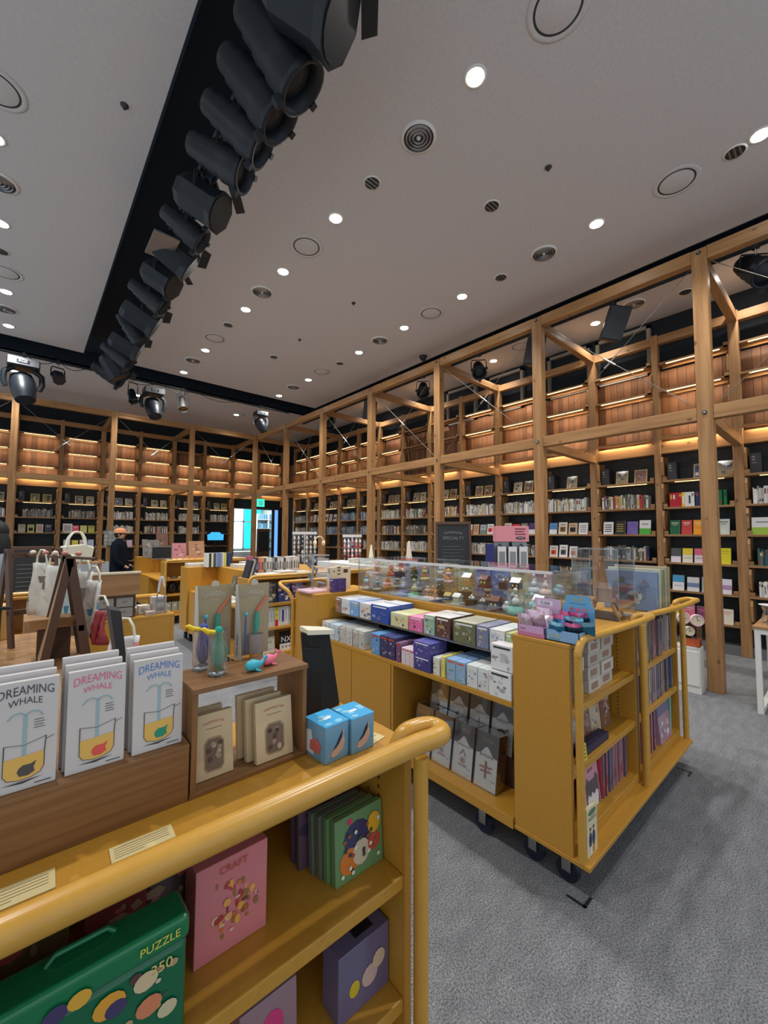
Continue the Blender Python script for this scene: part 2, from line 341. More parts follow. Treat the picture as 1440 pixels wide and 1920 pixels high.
# local frame: u along the shelf row, d outward depth from the wall side, z up; mapped per wall
def bookcase(name, label, mapf, n0, n1, axis, skip, unlit, aim, step):
    root = empty(name, mapf(0, 0, 0), label, 'bookcase'); ro_ = Vector(root.location)
    def part(mb, nm, bev=0.): o = mb.build(nm, root, bev, seg=1); o.location = -ro_; return o
    def bx(mb, u0, u1, d0, d1, z0, z1, mat, col=None):
        a = mapf(u0, d0, z0); b = mapf(u1, d1, z1); mb.box(min(a[0], b[0]), max(a[0], b[0]), min(a[1], b[1]), max(a[1], b[1]), z0, z1, mat, col)
    pa = 'pine_z'; sa = 'shelf_wood_'+axis
    for k in range(n0, n1+1):
        u = .9*k; big = (k % 2 == 0)
        low = 2.5 if k in skip else 0
        mb = MB(); h = .055 if big else .042; bx(mb, u-h, u+h, -.02, .08, low, 4.5, pa); part(mb, 'upright', .004)
        for z in (ROWS if not low else []):
            zz = z+.06; top = z+.36; s_ = -1 if step > 0 else 1; uu = u+s_*(h+.012)
            a = [(uu-.012, .0, zz), (uu-.012, -.035, zz+.02), (uu-.012, -.045, zz+.1), (uu-.012, -.045, top-.09), (uu-.012, -.02, top-.02), (uu-.012, .25, top), (uu-.012, .25, zz)]
            P0 = [Vector(mapf(*q)) for q in a]; P1 = [Vector(mapf(q[0]+.024, q[1], q[2])) for q in a]; mb = MB(); mb.prism(P0, P1[0]-P0[0], pa); part(mb, 'side_cheek', 0)
        for z in UP[:3]:
            zz = z-.36; top = z-.03; uu = u+(h+.01)
            a = [(uu-.012, .0, zz), (uu-.012, -.035, zz+.04), (uu-.012, -.03, top-.1), (uu-.012, .06, top), (uu-.012, .22, top), (uu-.012, .22, zz)]
            P0 = [Vector(mapf(*q)) for q in a]; P1 = [Vector(mapf(q[0]+.024, q[1], q[2])) for q in a]; mb = MB(); mb.prism(P0, P1[0]-P0[0], pa); part(mb, 'side_cheek', 0)
    for k in range(n0, n1):
        u0, u1 = .9*k+.055, .9*k+.845
        opening = k in skip and (k+1) in skip or k in unlit.get('gap', ())
        for z in ([] if opening else ROWS):
            mb = MB(); bx(mb, u0, u1, -.03, .24, z-.028, z, sa); bx(mb, u0, u0+.05, -.03, -.008, z, z+.05, sa); bx(mb, u1-.05, u1, -.03, -.008, z, z+.05, sa); part(mb, 'shelf', .002)
        if not opening:
            mb = MB(); bx(mb, u0-.02, u1+.02, .235, .25, 0.1, 2.72, 'shelf_back'); part(mb, 'back_panel')
            mb = MB(); bx(mb, u0, u1, .02, .24, 0, .12, 'grey_metal'); part(mb, 'plinth')
            mb = MB(); bx(mb, u0+.1, u1-.14, .0, .012, 2.294, 2.30, 'led_glow'); part(mb, 'light_strip')
        for z in UP:
            mb = MB(); bx(mb, u0, u1, -.03, .14, z, z+.025, sa); bx(mb, u0, u0+.05, -.03, -.008, z, z+.07, sa); part(mb, 'shelf', .002)
            mb = MB(); bx(mb, u0, u1, .12, .135, z-.03, z, sa)
            if (k, z) not in unlit['off']:
                m2 = MB(); bx(m2, u0+.09, u1-.09, -.028, -.012, z-.012, z-.001, 'led_glow'); part(m2, 'light_strip'); led(mapf((u0+u1)/2, .06, z-.035), .62, .85, aim, step)
            part(mb, 'shelf_rail')
        mb = MB(); bx(mb, u0-.06, u1+.06, -.01, .08, 2.72, 2.89, 'pine_'+axis); part(mb, 'beam', .003)
        mb = MB(); bx(mb, u0-.06, u1+.06, -.01, .08, 4.36, 4.48, 'pine_'+axis); part(mb, 'beam', .003)
        mb = MB(); bx(mb, u0, u1, -.08, .1, 2.935, 2.955, sa); bx(mb, u0, u1, -.085, -.07, 2.92, 2.955, sa); part(mb, 'shelf')
        if k not in unlit.get('low', ()):
            mb = MB(); bx(mb, u0+.06, u1-.06, -.068, -.05, 2.924, 2.934, 'led_glow'); part(mb, 'light_strip'); led(mapf((u0+u1)/2, -.045, 2.925), .66, 2.2, 'down', step)
    return root
def led(loc, ln, e, aim, step):
    ld = bpy.data.lights.new('strip_light', 'AREA'); ld.shape = 'RECTANGLE'; ld.size = ln; ld.size_y = .02; ld.energy = e; ld.color = (1, .76, .50)
    o = bpy.data.objects.new('strip_light', ld); C.objects.link(o); o.location = loc
    d = Vector(aim) if aim != 'down' else Vector((.45, 0, -1) if step > 0 else (0, .45, -1))
    q = d.normalized().to_track_quat('-Z', 'Y'); o.rotation_euler = q.to_euler()
    # long side along the shelf
    z = d.normalized(); xx = Vector((0, 1, 0)) if step > 0 else Vector((1, 0, 0)); yy = (-z).cross(xx).normalized(); xx = yy.cross(-z).normalized()
    o.matrix_world = Matrix.Translation(Vector(loc)) @ Matrix((xx, yy, -z)).transposed().to_4x4()
    o['kind'] = 'structure'
rmap = lambda u, d, z: (XR+d, Y0+u, z)
bmap = lambda u, d, z: (XF-u, YR+d, z)
offs = {(k, UP[2]) for k in range(5, 7)} | {(k, z) for k in (5, 6) for z in UP}
brc = bookcase('tall_bookcase', 'long pine bookcase with dark backs lining the right wall', rmap, -2, 13, 'y', (), {'off': offs, 'low': ()}, (.8, 0, -1), 1)
bbc = bookcase('tall_bookcase', 'pine bookcase with dark backs lining the far wall left of the doorway', bmap, -2, 8, 'x', (-2, -1), {'off': {(1, UP[2])}, 'gap': (-1,), 'low': ()}, (0, .8, -1), -1)

# ---------------- books and displays on the wall shelves ----------------
BOOKS = []   # (apparent size, mesh builder maker, label, group)
PAL = {'pale': [(214,208,196),(196,190,176),(226,222,214),(176,178,172),(150,150,146),(208,196,160),(232,228,222),(120,122,120)],
 'mix': [(214,208,196),(90,110,120),(170,60,50),(226,222,214),(60,66,72),(196,150,90),(150,160,160),(88,110,90),(206,190,140),(140,100,110)],
 'cool': [(120,140,160),(86,110,136),(150,160,168),(206,210,212),(70,90,110),(60,120,120),(170,180,188),(110,112,140)],
 'teal': [(60,110,110),(150,170,165),(206,206,196),(80,90,96),(40,80,84),(196,190,176),(30,40,70),(120,90,60)],
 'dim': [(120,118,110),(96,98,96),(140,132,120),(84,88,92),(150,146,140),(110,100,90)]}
CN = [('red',(190,40,44)),('yellow',(232,196,40)),('white',(228,226,222)),('navy',(36,42,84)),('green',(24,120,66)),('dark green',(20,70,50)),('orange',(240,150,24)),('purple',(112,92,168)),('black',(36,36,38)),('grey',(140,142,142)),('pink',(228,130,150)),('teal',(50,120,124)),('blue',(70,120,180)),('cream',(222,210,178)),('brown',(130,90,60)),('pale grey',(196,196,192)),('olive',(160,156,80)),('slate',(84,96,110)),('mauve',(190,160,186)),('tan',(200,160,110))]
def cname(c): return min(CN, key=lambda q: sum((a-b)**2 for a, b in zip(q[1], c)))[0]
def jit(c, s=10): k = random.uniform(-s, s); return tuple(max(0, min(255, v+k)) for v in c)
PG = L(214, 204, 180)
def spine_book(w, h, d, c, lean, mk):
    # local: u width (along shelf), depth from front 0 to d, z up
    cov = L(*c); lab = L(*random.choice([(230, 226, 220), (60, 60, 64), (200, 170, 60), (150, 60, 60), tuple(int(v*.6) for v in c)]))
    vs = [(0, 0, 0), (w, 0, 0), (w, d, 0), (0, d, 0), (0, 0, h), (w, 0, h), (w, d, h), (0, d, h)]
    fs = [(0, 1, 5, 4), (3, 0, 4, 7), (1, 2, 6, 5), (4, 5, 6, 7)]; cs = [cov, cov, cov, PG]
    a, b = random.choice([(.12, .3), (.55, .85), (.2, .75), (.7, .9)])
    vs += [(w*.2, -.0008, h*a), (w*.8, -.0008, h*a), (w*.8, -.0008, h*b), (w*.2, -.0008, h*b)]; fs.append((8, 9, 10, 11)); cs.append(lab)
    sh = math.tan(lean)
    return [mk(u+z*sh, q, z) for u, q, z in vs], fs, cs
def face_book(w, h, t, c, c2, style, mk):
    cov = L(*c); k2 = L(*c2); tl = .16
    vs = []; fs = []; cs = []
    def bx(u0, u1, q0, q1, z0, z1, col, top=None):
        n = len(vs); 
        for z in (z0, z1): vs.extend([(u0, q0, z), (u1, q0, z), (u1, q1, z), (u0, q1, z)])
        fs.extend([(n, n+1, n+5, n+4), (n+3, n, n+4, n+7), (n+1, n+2, n+6, n+5), (n+4, n+5, n+6, n+7)]); cs.extend([col, top or col, PG, PG])
    bx(0, w, 0, t, 0, h, cov)
    def r(a, b, e, f, col): n = len(vs); vs.extend([(w*a, -.001, h*e), (w*b, -.001, h*e), (w*b, -.001, h*f), (w*a, -.001, h*f)]); fs.append((n, n+1, n+2, n+3)); cs.append(col)
    if style == 'band': r(0, 1, 0, .42, k2); r(.2, .8, .7, .75, L(90, 90, 90))
    elif style == 'top': r(0, 1, .55, 1, k2); r(.15, .85, .3, .34, L(150, 140, 140))
    elif style == 'mid': r(0, 1, .3, .6, k2)
    elif style == 'pic': r(.18, .82, .2, .62, k2); r(.2, .8, .76, .82, L(70, 70, 74)); r(.3, .6, .3, .5, L(*[int(v*.6) for v in c2]))
    elif style == 'lines':
        for j in range(4): r(.15, .85, .2+j*.17, .27+j*.17, k2)
    else: r(.15, .85, .78, .83, k2); r(.25, .75, .66, .69, k2)
    return [mk(u, q+z*tl, z*.985) for u, q, z in vs], fs, cs
def wallbooks(kind, k, row, spec, mapf, s, side, bay):
    z = ROWS[row]+.0005; u0, u1 = .9*k+.11, .9*k+.79
    rown = ['lowest', 'fifth', 'fourth', 'third', 'second', 'top'][row]
    # walk from the left of the picture to the right: on both walls u falls that way on the right wall and u falls on the far wall
    x = 0; n = 0; W = u1-u0
    def mk_at(x0): return lambda u, q, zz: mapf(u1-(x0+u), -.012+q+.0, z+zz)
    if kind == 's':
        dense = spec[1] if len(spec) > 1 else 1; pal = spec[0]
        x = random.uniform(0, .04)+(1-dense)*W
        while x < W-.02:
            if isinstance(pal, list): c = pal[min(n, len(pal)-1)]; w_ = .036; h = .2
            else: c = jit(random.choice(PAL[pal])); w_ = random.uniform(.012, .034); h = random.uniform(.17, .225)
            if isinstance(pal, list) and n >= len(pal): break
            lean = random.choice([0, 0, 0, .03, .08]) if not isinstance(pal, list) else .02
            if x+w_+h*math.tan(lean) > W: break
            g = spine_book(w_-.0012, h, random.uniform(.14, .17), c, 0 if lean == 0 else lean*.0+.0, mk_at(x))
            BOOKS.append((g, mapf(u1-x, 0, z), w_*h, '%s spine book, %s from left, %s row, %s' % (cname(c), ORD[min(n, 29)], rown, bay), 'books %s' % side, n))
            x += w_+(.012 if random.random() < .04 else 0); n += 1
    else:
        m = len(spec); gap = W/m
        for j, it in enumerate(spec):
            if it is None: continue
            c, c2, st = it[:3]; w_ = min(gap-.02, random.uniform(.13, .15)); h = random.uniform(.19, .215)
            if len(it) > 3: w_, h = it[3]
            x = gap*j+(gap-w_)/2
            g = face_book(w_, h, random.uniform(.012, .03), c, c2, st, mk_at(x))
            BOOKS.append((g, mapf(u1-x, 0, z), w_*h*1.3, '%s face-out book, %s from left, %s row, %s' % (cname(c), ORD[j], rown, bay), 'books %s' % side, n))
W_, K_, Rd, Yl, Or, Gn, Pu, Pk, Bl, Tn, Gy, Cm = (226,222,218), (44,44,46), (196,60,56), (228,200,50), (240,150,30), (26,96,60), (120,98,170), (230,110,140), (84,140,196), (204,170,126), (170,176,178), (226,214,190)
SPEC = {
 (-1,4): ('s', ('pale',)), (-1,3): ('f', [(W_,(150,180,60),'band',(.2,.22)),(Cm,Tn,'x'),(W_,Gy,'pic'),None]), (-1,2): ('s', ('teal',)), (-1,1): ('s', ('pale',)), (-1,0): ('s', ('pale', .8)),
 (0,4): ('s', ([(188,30,44)]*4+[(236,196,60)]+[(222,222,216)]*3+[(40,46,88)]*4+[(22,116,62)]*5,)), (0,3): ('f', [(Gn,Cm,'x'),(Rd,W_,'x'),(Or,Cm,'x'),(Gy,K_,'x'),((206,210,196),K_,'x')]),
 (0,2): ('f', [((80,80,84),(220,210,218),'band'),(Cm,Yl,'top'),((236,220,224),Pk,'top'),(Gy,K_,'x'),((222,206,20),(180,170,30),'x')]), (0,1): ('f', [(W_,(70,150,190),'top'),(W_,(120,140,180),'mid'),(Gy,W_,'x'),((228,220,228),(180,140,180),'mid')]), (0,0): ('f', [(Yl,W_,'x'),(Pk,W_,'x'),((120,60,90),Pk,'x'),((236,160,150),W_,'lines'),(Cm,Pk,'x')]),
 (1,4): ('s', ('mix',)), (1,3): ('f', [(W_,K_,'lines'),(K_,(180,160,70),'lines'),(Pu,(100,80,150),'x'),(W_,(80,170,60),'band')]), (1,2): ('s', ('teal',)), (1,1): ('s', ('mix',)), (1,0): ('s', ('mix',)),
 (2,4): ('s', ('pale',)), (2,3): ('f', [(Bl,W_,'band'),(Cm,(140,100,60),'pic'),(Tn,K_,'pic'),(W_,(120,120,124),'lines')]), (2,2): ('f', [((220,214,206),(230,90,50),'pic'),(W_,(80,80,84),'pic'),(W_,(230,140,120),'pic'),None]), (2,1): ('s', ('pale', .5)),
 (3,4): ('s', ('pale',)), (3,3): ('f', [((226,200,190),(120,90,90),'lines'),(W_,(220,50,60),'top'),((110,112,100),Cm,'x'),((84,60,120),W_,'band')]), (3,2): ('s', ('mix', .5)),
 (4,4): ('s', ('pale',)), (4,3): ('f', [(W_,(210,90,60),'band'),(Tn,(200,80,60),'lines'),(Gy,(120,130,120),'band'),(W_,(220,90,80),'pic')]), (4,2): ('s', ('pale',)),
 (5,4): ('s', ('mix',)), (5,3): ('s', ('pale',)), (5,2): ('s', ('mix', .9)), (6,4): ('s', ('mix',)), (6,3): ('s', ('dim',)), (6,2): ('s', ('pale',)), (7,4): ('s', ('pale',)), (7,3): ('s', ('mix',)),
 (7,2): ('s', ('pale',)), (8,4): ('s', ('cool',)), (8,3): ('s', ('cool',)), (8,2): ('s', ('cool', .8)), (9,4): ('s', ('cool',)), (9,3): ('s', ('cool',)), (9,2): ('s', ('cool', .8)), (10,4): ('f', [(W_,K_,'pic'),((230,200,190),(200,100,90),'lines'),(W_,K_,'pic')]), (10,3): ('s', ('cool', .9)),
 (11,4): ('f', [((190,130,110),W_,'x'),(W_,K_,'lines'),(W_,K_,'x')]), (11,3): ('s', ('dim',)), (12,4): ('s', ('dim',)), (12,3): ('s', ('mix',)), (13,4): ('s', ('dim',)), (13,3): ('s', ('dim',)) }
BAYR = lambda k: '%s bay from edge, right wall' % ORD[k+1]
for (k, row), (kd, sp) in SPEC.items():
    if k < 13: wallbooks(kd, k, row, sp, rmap, 1, 'on the right wall bookcase', BAYR(k))
BAYB = lambda k: '%s bay from doorway, far wall' % ORD[k]
BS = {3: ('f', [((180,176,150),K_,'x'),((190,184,110),K_,'pic'),((200,180,160),(130,80,80),'lines'),((60,60,80),W_,'x')]), 4: ('f', [((216,210,204),(90,60,60),'lines',(.2,.24)),((226,90,100),W_,'x'),((206,196,120),Tn,'x'),((206,204,100),K_,'x')])}
for k in range(0, 7):
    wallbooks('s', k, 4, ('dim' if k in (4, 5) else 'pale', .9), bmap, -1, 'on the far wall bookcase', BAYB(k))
    if k: 
        sp = {4: BS[4], 5: BS[3], 6: ('f', [(W_,(220,60,70),'pic'),(Gy,K_,'x'),(Cm,Rd,'lines')])}.get(k) or ('s', ('mix' if k == 2 else 'pale', .95))
        wallbooks(sp[0], k, 3, sp[1], bmap, -1, 'on the far wall bookcase', BAYB(k))
    if k in (2, 3): wallbooks('f', k, 2, [(W_,Tn,'x'),((226,110,70),W_,'x'),((190,150,140),Rd,'x'),((214,180,196),W_,'x')], bmap, -1, 'on the far wall bookcase', BAYB(k))
    if k == 4: wallbooks('f', k, 2, [(W_,Bl,'x'),(Yl,W_,'x'),(W_,Pk,'lines'),((190,206,230),W_,'x')], bmap, -1, 'on the far wall bookcase', BAYB(k))
# display packs in clear film with yellow border, black category boxes
def film_pack(u, k, mapf, side, bay, n, c):
    w_, h, t = .17, .2, .02; vs = []
    mb = MB(); b = u; z0 = ROWS[5]+.001
    mk = lambda uu, q, z: mapf(b-uu, .03+q+z*.2, z0+z)
    def quadbox(u0, u1, q0, q1, a, c_, mat, col):
        P = [mk(u0, q0, a), mk(u1, q0, a), mk(u1, q1, a), mk(u0, q1, a), mk(u0, q0, c_), mk(u1, q0, c_), mk(u1, q1, c_), mk(u0, q1, c_)]
        mb.add(P, [(0, 3, 2, 1), (4, 5, 6, 7), (0, 1, 5, 4), (1, 2, 6, 5), (2, 3, 7, 6), (3, 0, 4, 7)], mat, col)
    quadbox(0, w_, 0, t, 0, h, 'gloss_ink', L(206, 184, 118))
    quadbox(.012, w_-.012, -.0015, 0, .012, h-.012, 'gloss_ink', L(*c))
    for j in range(5):
        a, e = random.uniform(.02, .1), random.uniform(.02, .14); quadbox(a, a+random.uniform(.02, .06), -.003, -.0015, e, e+random.uniform(.01, .045), 'foil', L(*random.choice([(230, 230, 228), (90, 80, 70), (60, 70, 96), (150, 130, 110), (205, 205, 200)])))
    o = mb.build('book_pack'); m2 = Vector(mapf(b-w_/2, .03, z0)); o.data.transform(Matrix.Translation(-m2)); o.location = m2
    tag(o, 'film wrapped pack, %s on top shelf, %s' % (ORD[n], bay), 'book pack', 'film wrapped packs on the top shelves')
    m3 = MB(); P = [mk(-.006, -.008, -.0), mk(w_+.006, -.008, 0), mk(w_+.006, -.008, h+.006), mk(w_*.6, -.016, h*.6), mk(-.006, -.008, h+.006)]; m3.add(P, [(0, 1, 3), (1, 2, 3), (2, 4, 3), (4, 0, 3)], 'film')
    f_ = m3.build('clear_film', o); f_.location = -m2
def cat_box(u, mapf, bay):
    mb = MB(); z0 = ROWS[5]; a = mapf(u, .02, z0); b = mapf(u-.11, .2, z0+.26)
    mb.box(min(a[0], b[0]), max(a[0], b[0]), min(a[1], b[1]), max(a[1], b[1]), z0+.001, z0+.26, 'dark_grey')
    o = mb.build('box_file'); m2 = Vector(((a[0]+b[0])/2, (a[1]+b[1])/2, z0)); o.data.transform(Matrix.Translation(-m2)); o.location = m2
    tag(o, 'black lettered box file on top shelf, %s' % bay, 'box file', 'black box files on the top shelves')
    m3 = MB(); rt = mapf is rmap
    for j, (s_, wd) in enumerate((('FE', .03), ('SS', .03), ('books', .045))):
        org = Vector(mapf(u-.035-(0 if j < 2 else .008), .0175, z0+.2-.035*j)); m3.text(s_, 1, org, (0, -1, 0) if rt else (1, 0, 0), (0, 0, 1), 'ink', L(190, 190, 190), width=wd)
    f_ = m3.build('lettering', o); f_.location = -m2
PC = [(150,140,120),(90,100,130),(120,90,70),(170,160,140),(110,110,100),(140,100,90)]
for k in range(-1, 12):
    u1 = .9*k+.83; cat_box(u1-.035, rmap, BAYR(k))
    xs = {-1: [.3, .5], 0: [.34, .6], 1: [.24, .5], 2: [.36], 3: [.24, .46]}.get(k, [.26, .48])
    for n, x in enumerate(xs): film_pack(u1-x, k, rmap, 1, BAYR(k), n, (70, 90, 140) if (k, n) == (0, 0) else random.choice(PC))
for k in range(0, 7):
    u1 = .9*k+.83; cat_box(u1-.035, bmap, BAYB(k))
    for n, x in enumerate([.26, .5]): film_pack(u1-x, k, bmap, -1, BAYB(k), n, random.choice(PC+[(120,120,60)]))
# 300 largest-looking books are objects, the rest one joined object
def appar(b): p = Vector(b[1])-Vector((0, 0, 1.526)); return b[2]/p.length_squared
BOOKS.sort(key=appar, reverse=True)
NB = 235
seen = {}
for g, org, a, lab, grp, n in BOOKS[:NB]:
    vs, fs, cs = g; mb = MB(); mb.T = Matrix.Translation(-Vector(org)); mb.add(vs, fs, 'ink', cs); o = mb.build('book'); o.location = org
    lab = lab.replace('standing ', ''); seen[lab] = seen.get(lab, 0)+1
    tag(o, lab, 'book', grp)
mb = MB()
for g, org, a, lab, grp, n in BOOKS[NB:]: mb.add(g[0], g[1], 'ink', g[2])
if len(BOOKS) > NB: tag(mb.build('books'), 'remaining small distant books lined up on the wall shelves', 'books', None, 'stuff')

# ---------------- ceiling fixtures ----------------
def spot(x, y, e, z=ZC, lit=True, col=(1, .93, .82)):
    t = None
    return t
dl = [(2.33, y) for y in (1.68, 3.46, 4.63, 5.80, 7.60, 8.95)]+[(4.46, y) for y in (.38, 1.68, 3.47, 4.63, 5.82, 7.60, 8.95)]+[(6.6, y) for y in (-.9, .78, 2.54, 4.4, 6.2, 8.0)]+[(-.33, y) for y in (1.68, 3.2, 4.63, 5.90, 7.56, 8.8)]+[(2.33, -.1), (4.3, 11.2), (1.9, 11.2), (-.3, 11.2)]
def place(x, y): return 'ceiling %s' % ('left side' if x < 0 else 'middle' if x < 3 else 'right side' if x < 5 else 'aisle strip')
dn = {}
for i, (x, y) in enumerate(sorted(dl, key=lambda q: q[1])):
    key = place(x, y); dn[key] = dn.get(key, 0)+1
    t = empty('downlight', (x, y, ZC), 'lit downlight on the %s, %s one away from the camera' % (key, ORD[dn[key]-1]), 'downlight', 'lit ceiling downlights')
    mb = MB(); mb.lathe([(.085, 0), (.085, -.004), (.065, -.006), (.06, .0)], (0, 0, 0), 'white_paint', 20); child(mb, 'trim_ring', t)
    mb = MB(); mb.lathe([(.0001, -.009), (.045, -.008), (.062, -.004)], (0, 0, 0), 'lamp_glow', 18); child(mb, 'lamp_lens', t)  # lens and ring oversize, the lamp's bloom put into their size
    ld = bpy.data.lights.new('lamp', 'SPOT'); ld.energy = 98 if x < 6 else 44; ld.spot_size = math.radians(118); ld.spot_blend = .8; ld.shadow_soft_size = .05; ld.color = (.97, .97, .97)
    o = bpy.data.objects.new('lamp', ld); C.objects.link(o); o.location = (0, 0, -.03); o.parent = t
def fixture(kind, x, y, i):
    t = None
    if kind == 'ring':
        t = empty('ceiling_speaker', (x, y, ZC), 'large white ring panel in the %s, %s from camera' % (place(x, y), ORD[i]), 'ceiling panel', 'large round ceiling panels')
        mb = MB(); mb.lathe([(.19, -.001), (.19, -.003), (.17, -.007), (.15, -.003)], (0, 0, 0), 'ceiling_paint', 36); child(mb, 'outer_ring', t)
        mb = MB(); mb.lathe([(.15, -.003), (.135, -.003)], (0, 0, 0), 'dark_grey', 36); child(mb, 'gap_ring', t)
        mb = MB(); mb.lathe([(.135, -.003), (.133, -.004), (.0001, -.004)], (0, 0, 0), 'ceiling_paint', 36); child(mb, 'disc', t)
    elif kind == 'diff':
        t = empty('air_diffuser', (x, y, ZC), 'grey air diffuser with concentric rings in the %s, %s from camera' % (place(x, y), ORD[i]), 'air diffuser', 'round air diffusers')
        mb = MB(); mb.lathe([(.15, -.001), (.15, -.008), (.125, -.012)], (0, 0, 0), 'white_paint', 32); child(mb, 'rim', t)
        mb = MB(); mb.lathe([(.125, -.002), (.0001, -.002)], (0, 0, 0), 'dark_grey', 28); child(mb, 'backing', t)
        for r in (.10, .072, .045):
            mb = MB(); mb.lathe([(r+.012, -.004), (r, -.022), (r-.006, -.004)], (0, 0, 0), 'grey_metal', 28); child(mb, 'cone_ring', t)
        mb = MB(); mb.lathe([(.02, -.004), (.012, -.02), (.0001, -.02)], (0, 0, 0), 'white_paint', 16); child(mb, 'centre_cap', t)
    else:
        t = empty('ceiling_vent', (x, y, ZC), 'small slotted grey vent in the %s, %s from camera' % (place(x, y), ORD[i]), 'vent', 'small slotted ceiling vents')
        mb = MB(); mb.lathe([(.085, -.001), (.085, -.006), (.07, -.008)], (0, 0, 0), 'white_paint', 24); child(mb, 'rim', t)
        mb = MB(); mb.lathe([(.07, -.003), (.0001, -.003)], (0, 0, 0), 'dark_grey', 24); child(mb, 'backing', t)
        for q in (-.036, 0, .036):
            mb = MB(); hh = math.sqrt(.068**2-q*q); mb.box(-hh, hh, q-.006, q+.006, -.012, -.004, 'grey_metal'); child(mb, 'slat', t)
n_ = 0
for kind, l in (('ring', [(2.32, 4.04), (4.46, 4.05), (4.43, 7.03), (2.3, 7.02), (4.48, .97), (2.4, 1.1), (-.33, 7.0), (-.3, 4.09), (6.45, 3.73), (4.35, 12.0 - .9)]),
    ('diff', [(2.35, 2.27), (2.32, 5.22), (2.29, 8.2), (4.48, 2.28), (4.44, 5.21), (4.43, 8.2), (6.45, 1.95), (-.36, 8.16), (-.32, 5.2)]),
    ('slot', [(2.34, 2.87), (3.42, 2.28), (4.49, 2.87), (2.30, 6.42), (3.38, 7.03), (4.47, 6.44), (6.64, 1.385), (4.5, .55), (-.35, 6.49)])):
    cnt = {}
    for x, y in sorted(l, key=lambda q: q[1]):
        key = place(x, y); fixture(kind, x, y, cnt.get(key, 0)); cnt[key] = cnt.get(key, 0)+1
for i, (x, y) in enumerate(((3.43, 1.69), (3.42, 4.6), (3.4, 6.1), (.45, 3.6))):
    mb = MB(); mb.lathe([(.0001, -.03), (.012, -.03), (.018, -.012), (.03, -.004), (.03, 0)], (0, 0, 0), 'dark_grey', 12); lone(mb, 'sprinkler', 'tiny dark sprinkler head, %s from the camera, on the bare ceiling' % ORD[i], 'sprinkler', (x, y, ZC), 'sprinkler heads')
mb = MB(); mb.lathe([(.0001, -.09), (.03, -.085), (.06, -.05), (.075, -.015), (.075, 0)], (0, 0, 0), 'black_plastic', 18); lone(mb, 'security_camera', 'black dome camera at the edge of the ceiling above the frame', 'camera', (5.45, 5.15, ZC))

# ---------------- stage lighting ----------------
def orient(mb, pos, d, up=(0, 0, 1)):
    d = Vector(d).normalized(); x = d.cross(Vector(up)).normalized(); y = x.cross(d); mb.T = Matrix.Translation(Vector(pos)) @ Matrix((x, y, d)).transposed().to_4x4()
def pipe(pts, r, label, n=10):
    mb = MB(); mb.tube(pts, r, 'black_metal', n)
    o = mb.build('lighting_pipe'); tag(o, label, 'pipe'); return o
pipe([(1.0, -2, 4.62), (1.0, 9.0, 4.62)], .026, 'black round lighting pipe inside the long ceiling slot')
pipe([(-3, 9.3, 4.60), (4.9, 9.3, 4.60)], .024, 'black lighting pipe under the crosswise slot with looping cables')
pipe([(5.5, -2, 4.49), (5.5, 9.6, 4.49)], .024, 'black lighting pipe over the aisle behind the timber frame')
mb = MB()
for a, b in ((-.1, .3), (.35, .75), (2.0, 2.6), (2.7, 3.6), (1.3, 1.9)):
    mb.tube([(a, 9.28, 4.6), (a*.75+b*.25, 9.27, 4.52), ((a+b)/2, 9.27, 4.5), (a*.25+b*.75, 9.27, 4.53), (b, 9.28, 4.6)], .006, 'black_plastic', 5)
tag(mb.build('power_cable'), 'thin black cables sagging between lamps on the crosswise pipe', 'cable', None, 'stuff')
def clamp(t, drop):
    mb = MB(); mb.box(-.025, .025, -.03, .03, drop-.03, drop+.03, 'black_metal'); mb.cyl((0, 0, drop-.03), (0, 0, drop-.1), .01, .01, 'steel', 8); child(mb, 'clamp', t)
def box_lamp(pos, d, label, drop, s=1., grp='stage lamps in the long ceiling slot', lens='black_plastic', cable=True, name='stage_lamp'):
    t = empty(name, pos, label, 'stage lamp', grp); d = Vector(d).normalized(); clamp(t, drop)
    mb = MB(); orient(mb, (0, 0, 0), d); r = .125*s
    for a, b, za, zb in ((.8, 1.0, -.15, -.1), (1.0, 1.0, -.1, .1), (1.0, 1.12, .1, .15)): mb.cyl((0, 0, za*s), (0, 0, zb*s), r*a, r*b, 'black_metal', 8, smooth=False)
    for k in range(3): mb.box(-r*.7, r*.7, r*.86, r*1.02, (-.08+.06*k)*s, (-.05+.06*k)*s, 'black_metal')
    child(mb, 'housing', t, .004)
    mb = MB(); orient(mb, (0, 0, 0), d); mb.cyl((0, 0, .151*s), (0, 0, .155*s), r*.95, r*.95, lens, 16); child(mb, 'lens', t)
    mb = MB(); orient(mb, (0, 0, 0), d); hh = r*1.1
    mb.prism([(-hh, hh, .15*s), (hh, hh, .15*s), (hh*.8, hh*1.2, .21*s), (-hh*.8, hh*1.2, .21*s)], (0, .004, 0), 'black_metal'); child(mb, 'barn_door', t)
    side = d.cross(Vector((0, 0, 1))).normalized()*r*1.15; top = Vector((0, 0, drop-.1))
    mb = MB(); mb.tube([side, side*.98+Vector((0, 0, drop*.5)), side*.8+top, -side*.8+top, -side*.98+Vector((0, 0, drop*.5)), -side], .011, 'black_metal', 6); child(mb, 'yoke', t)
    if cable:
        b = -d*.15*s; mb = MB(); mb.tube([b, b+Vector((.10, -.05, .02)), b+Vector((.14, -.06, .12)), b+Vector((.08, -.03, .22)), top], .007, 'black_plastic', 6); child(mb, 'cable', t)
    return t
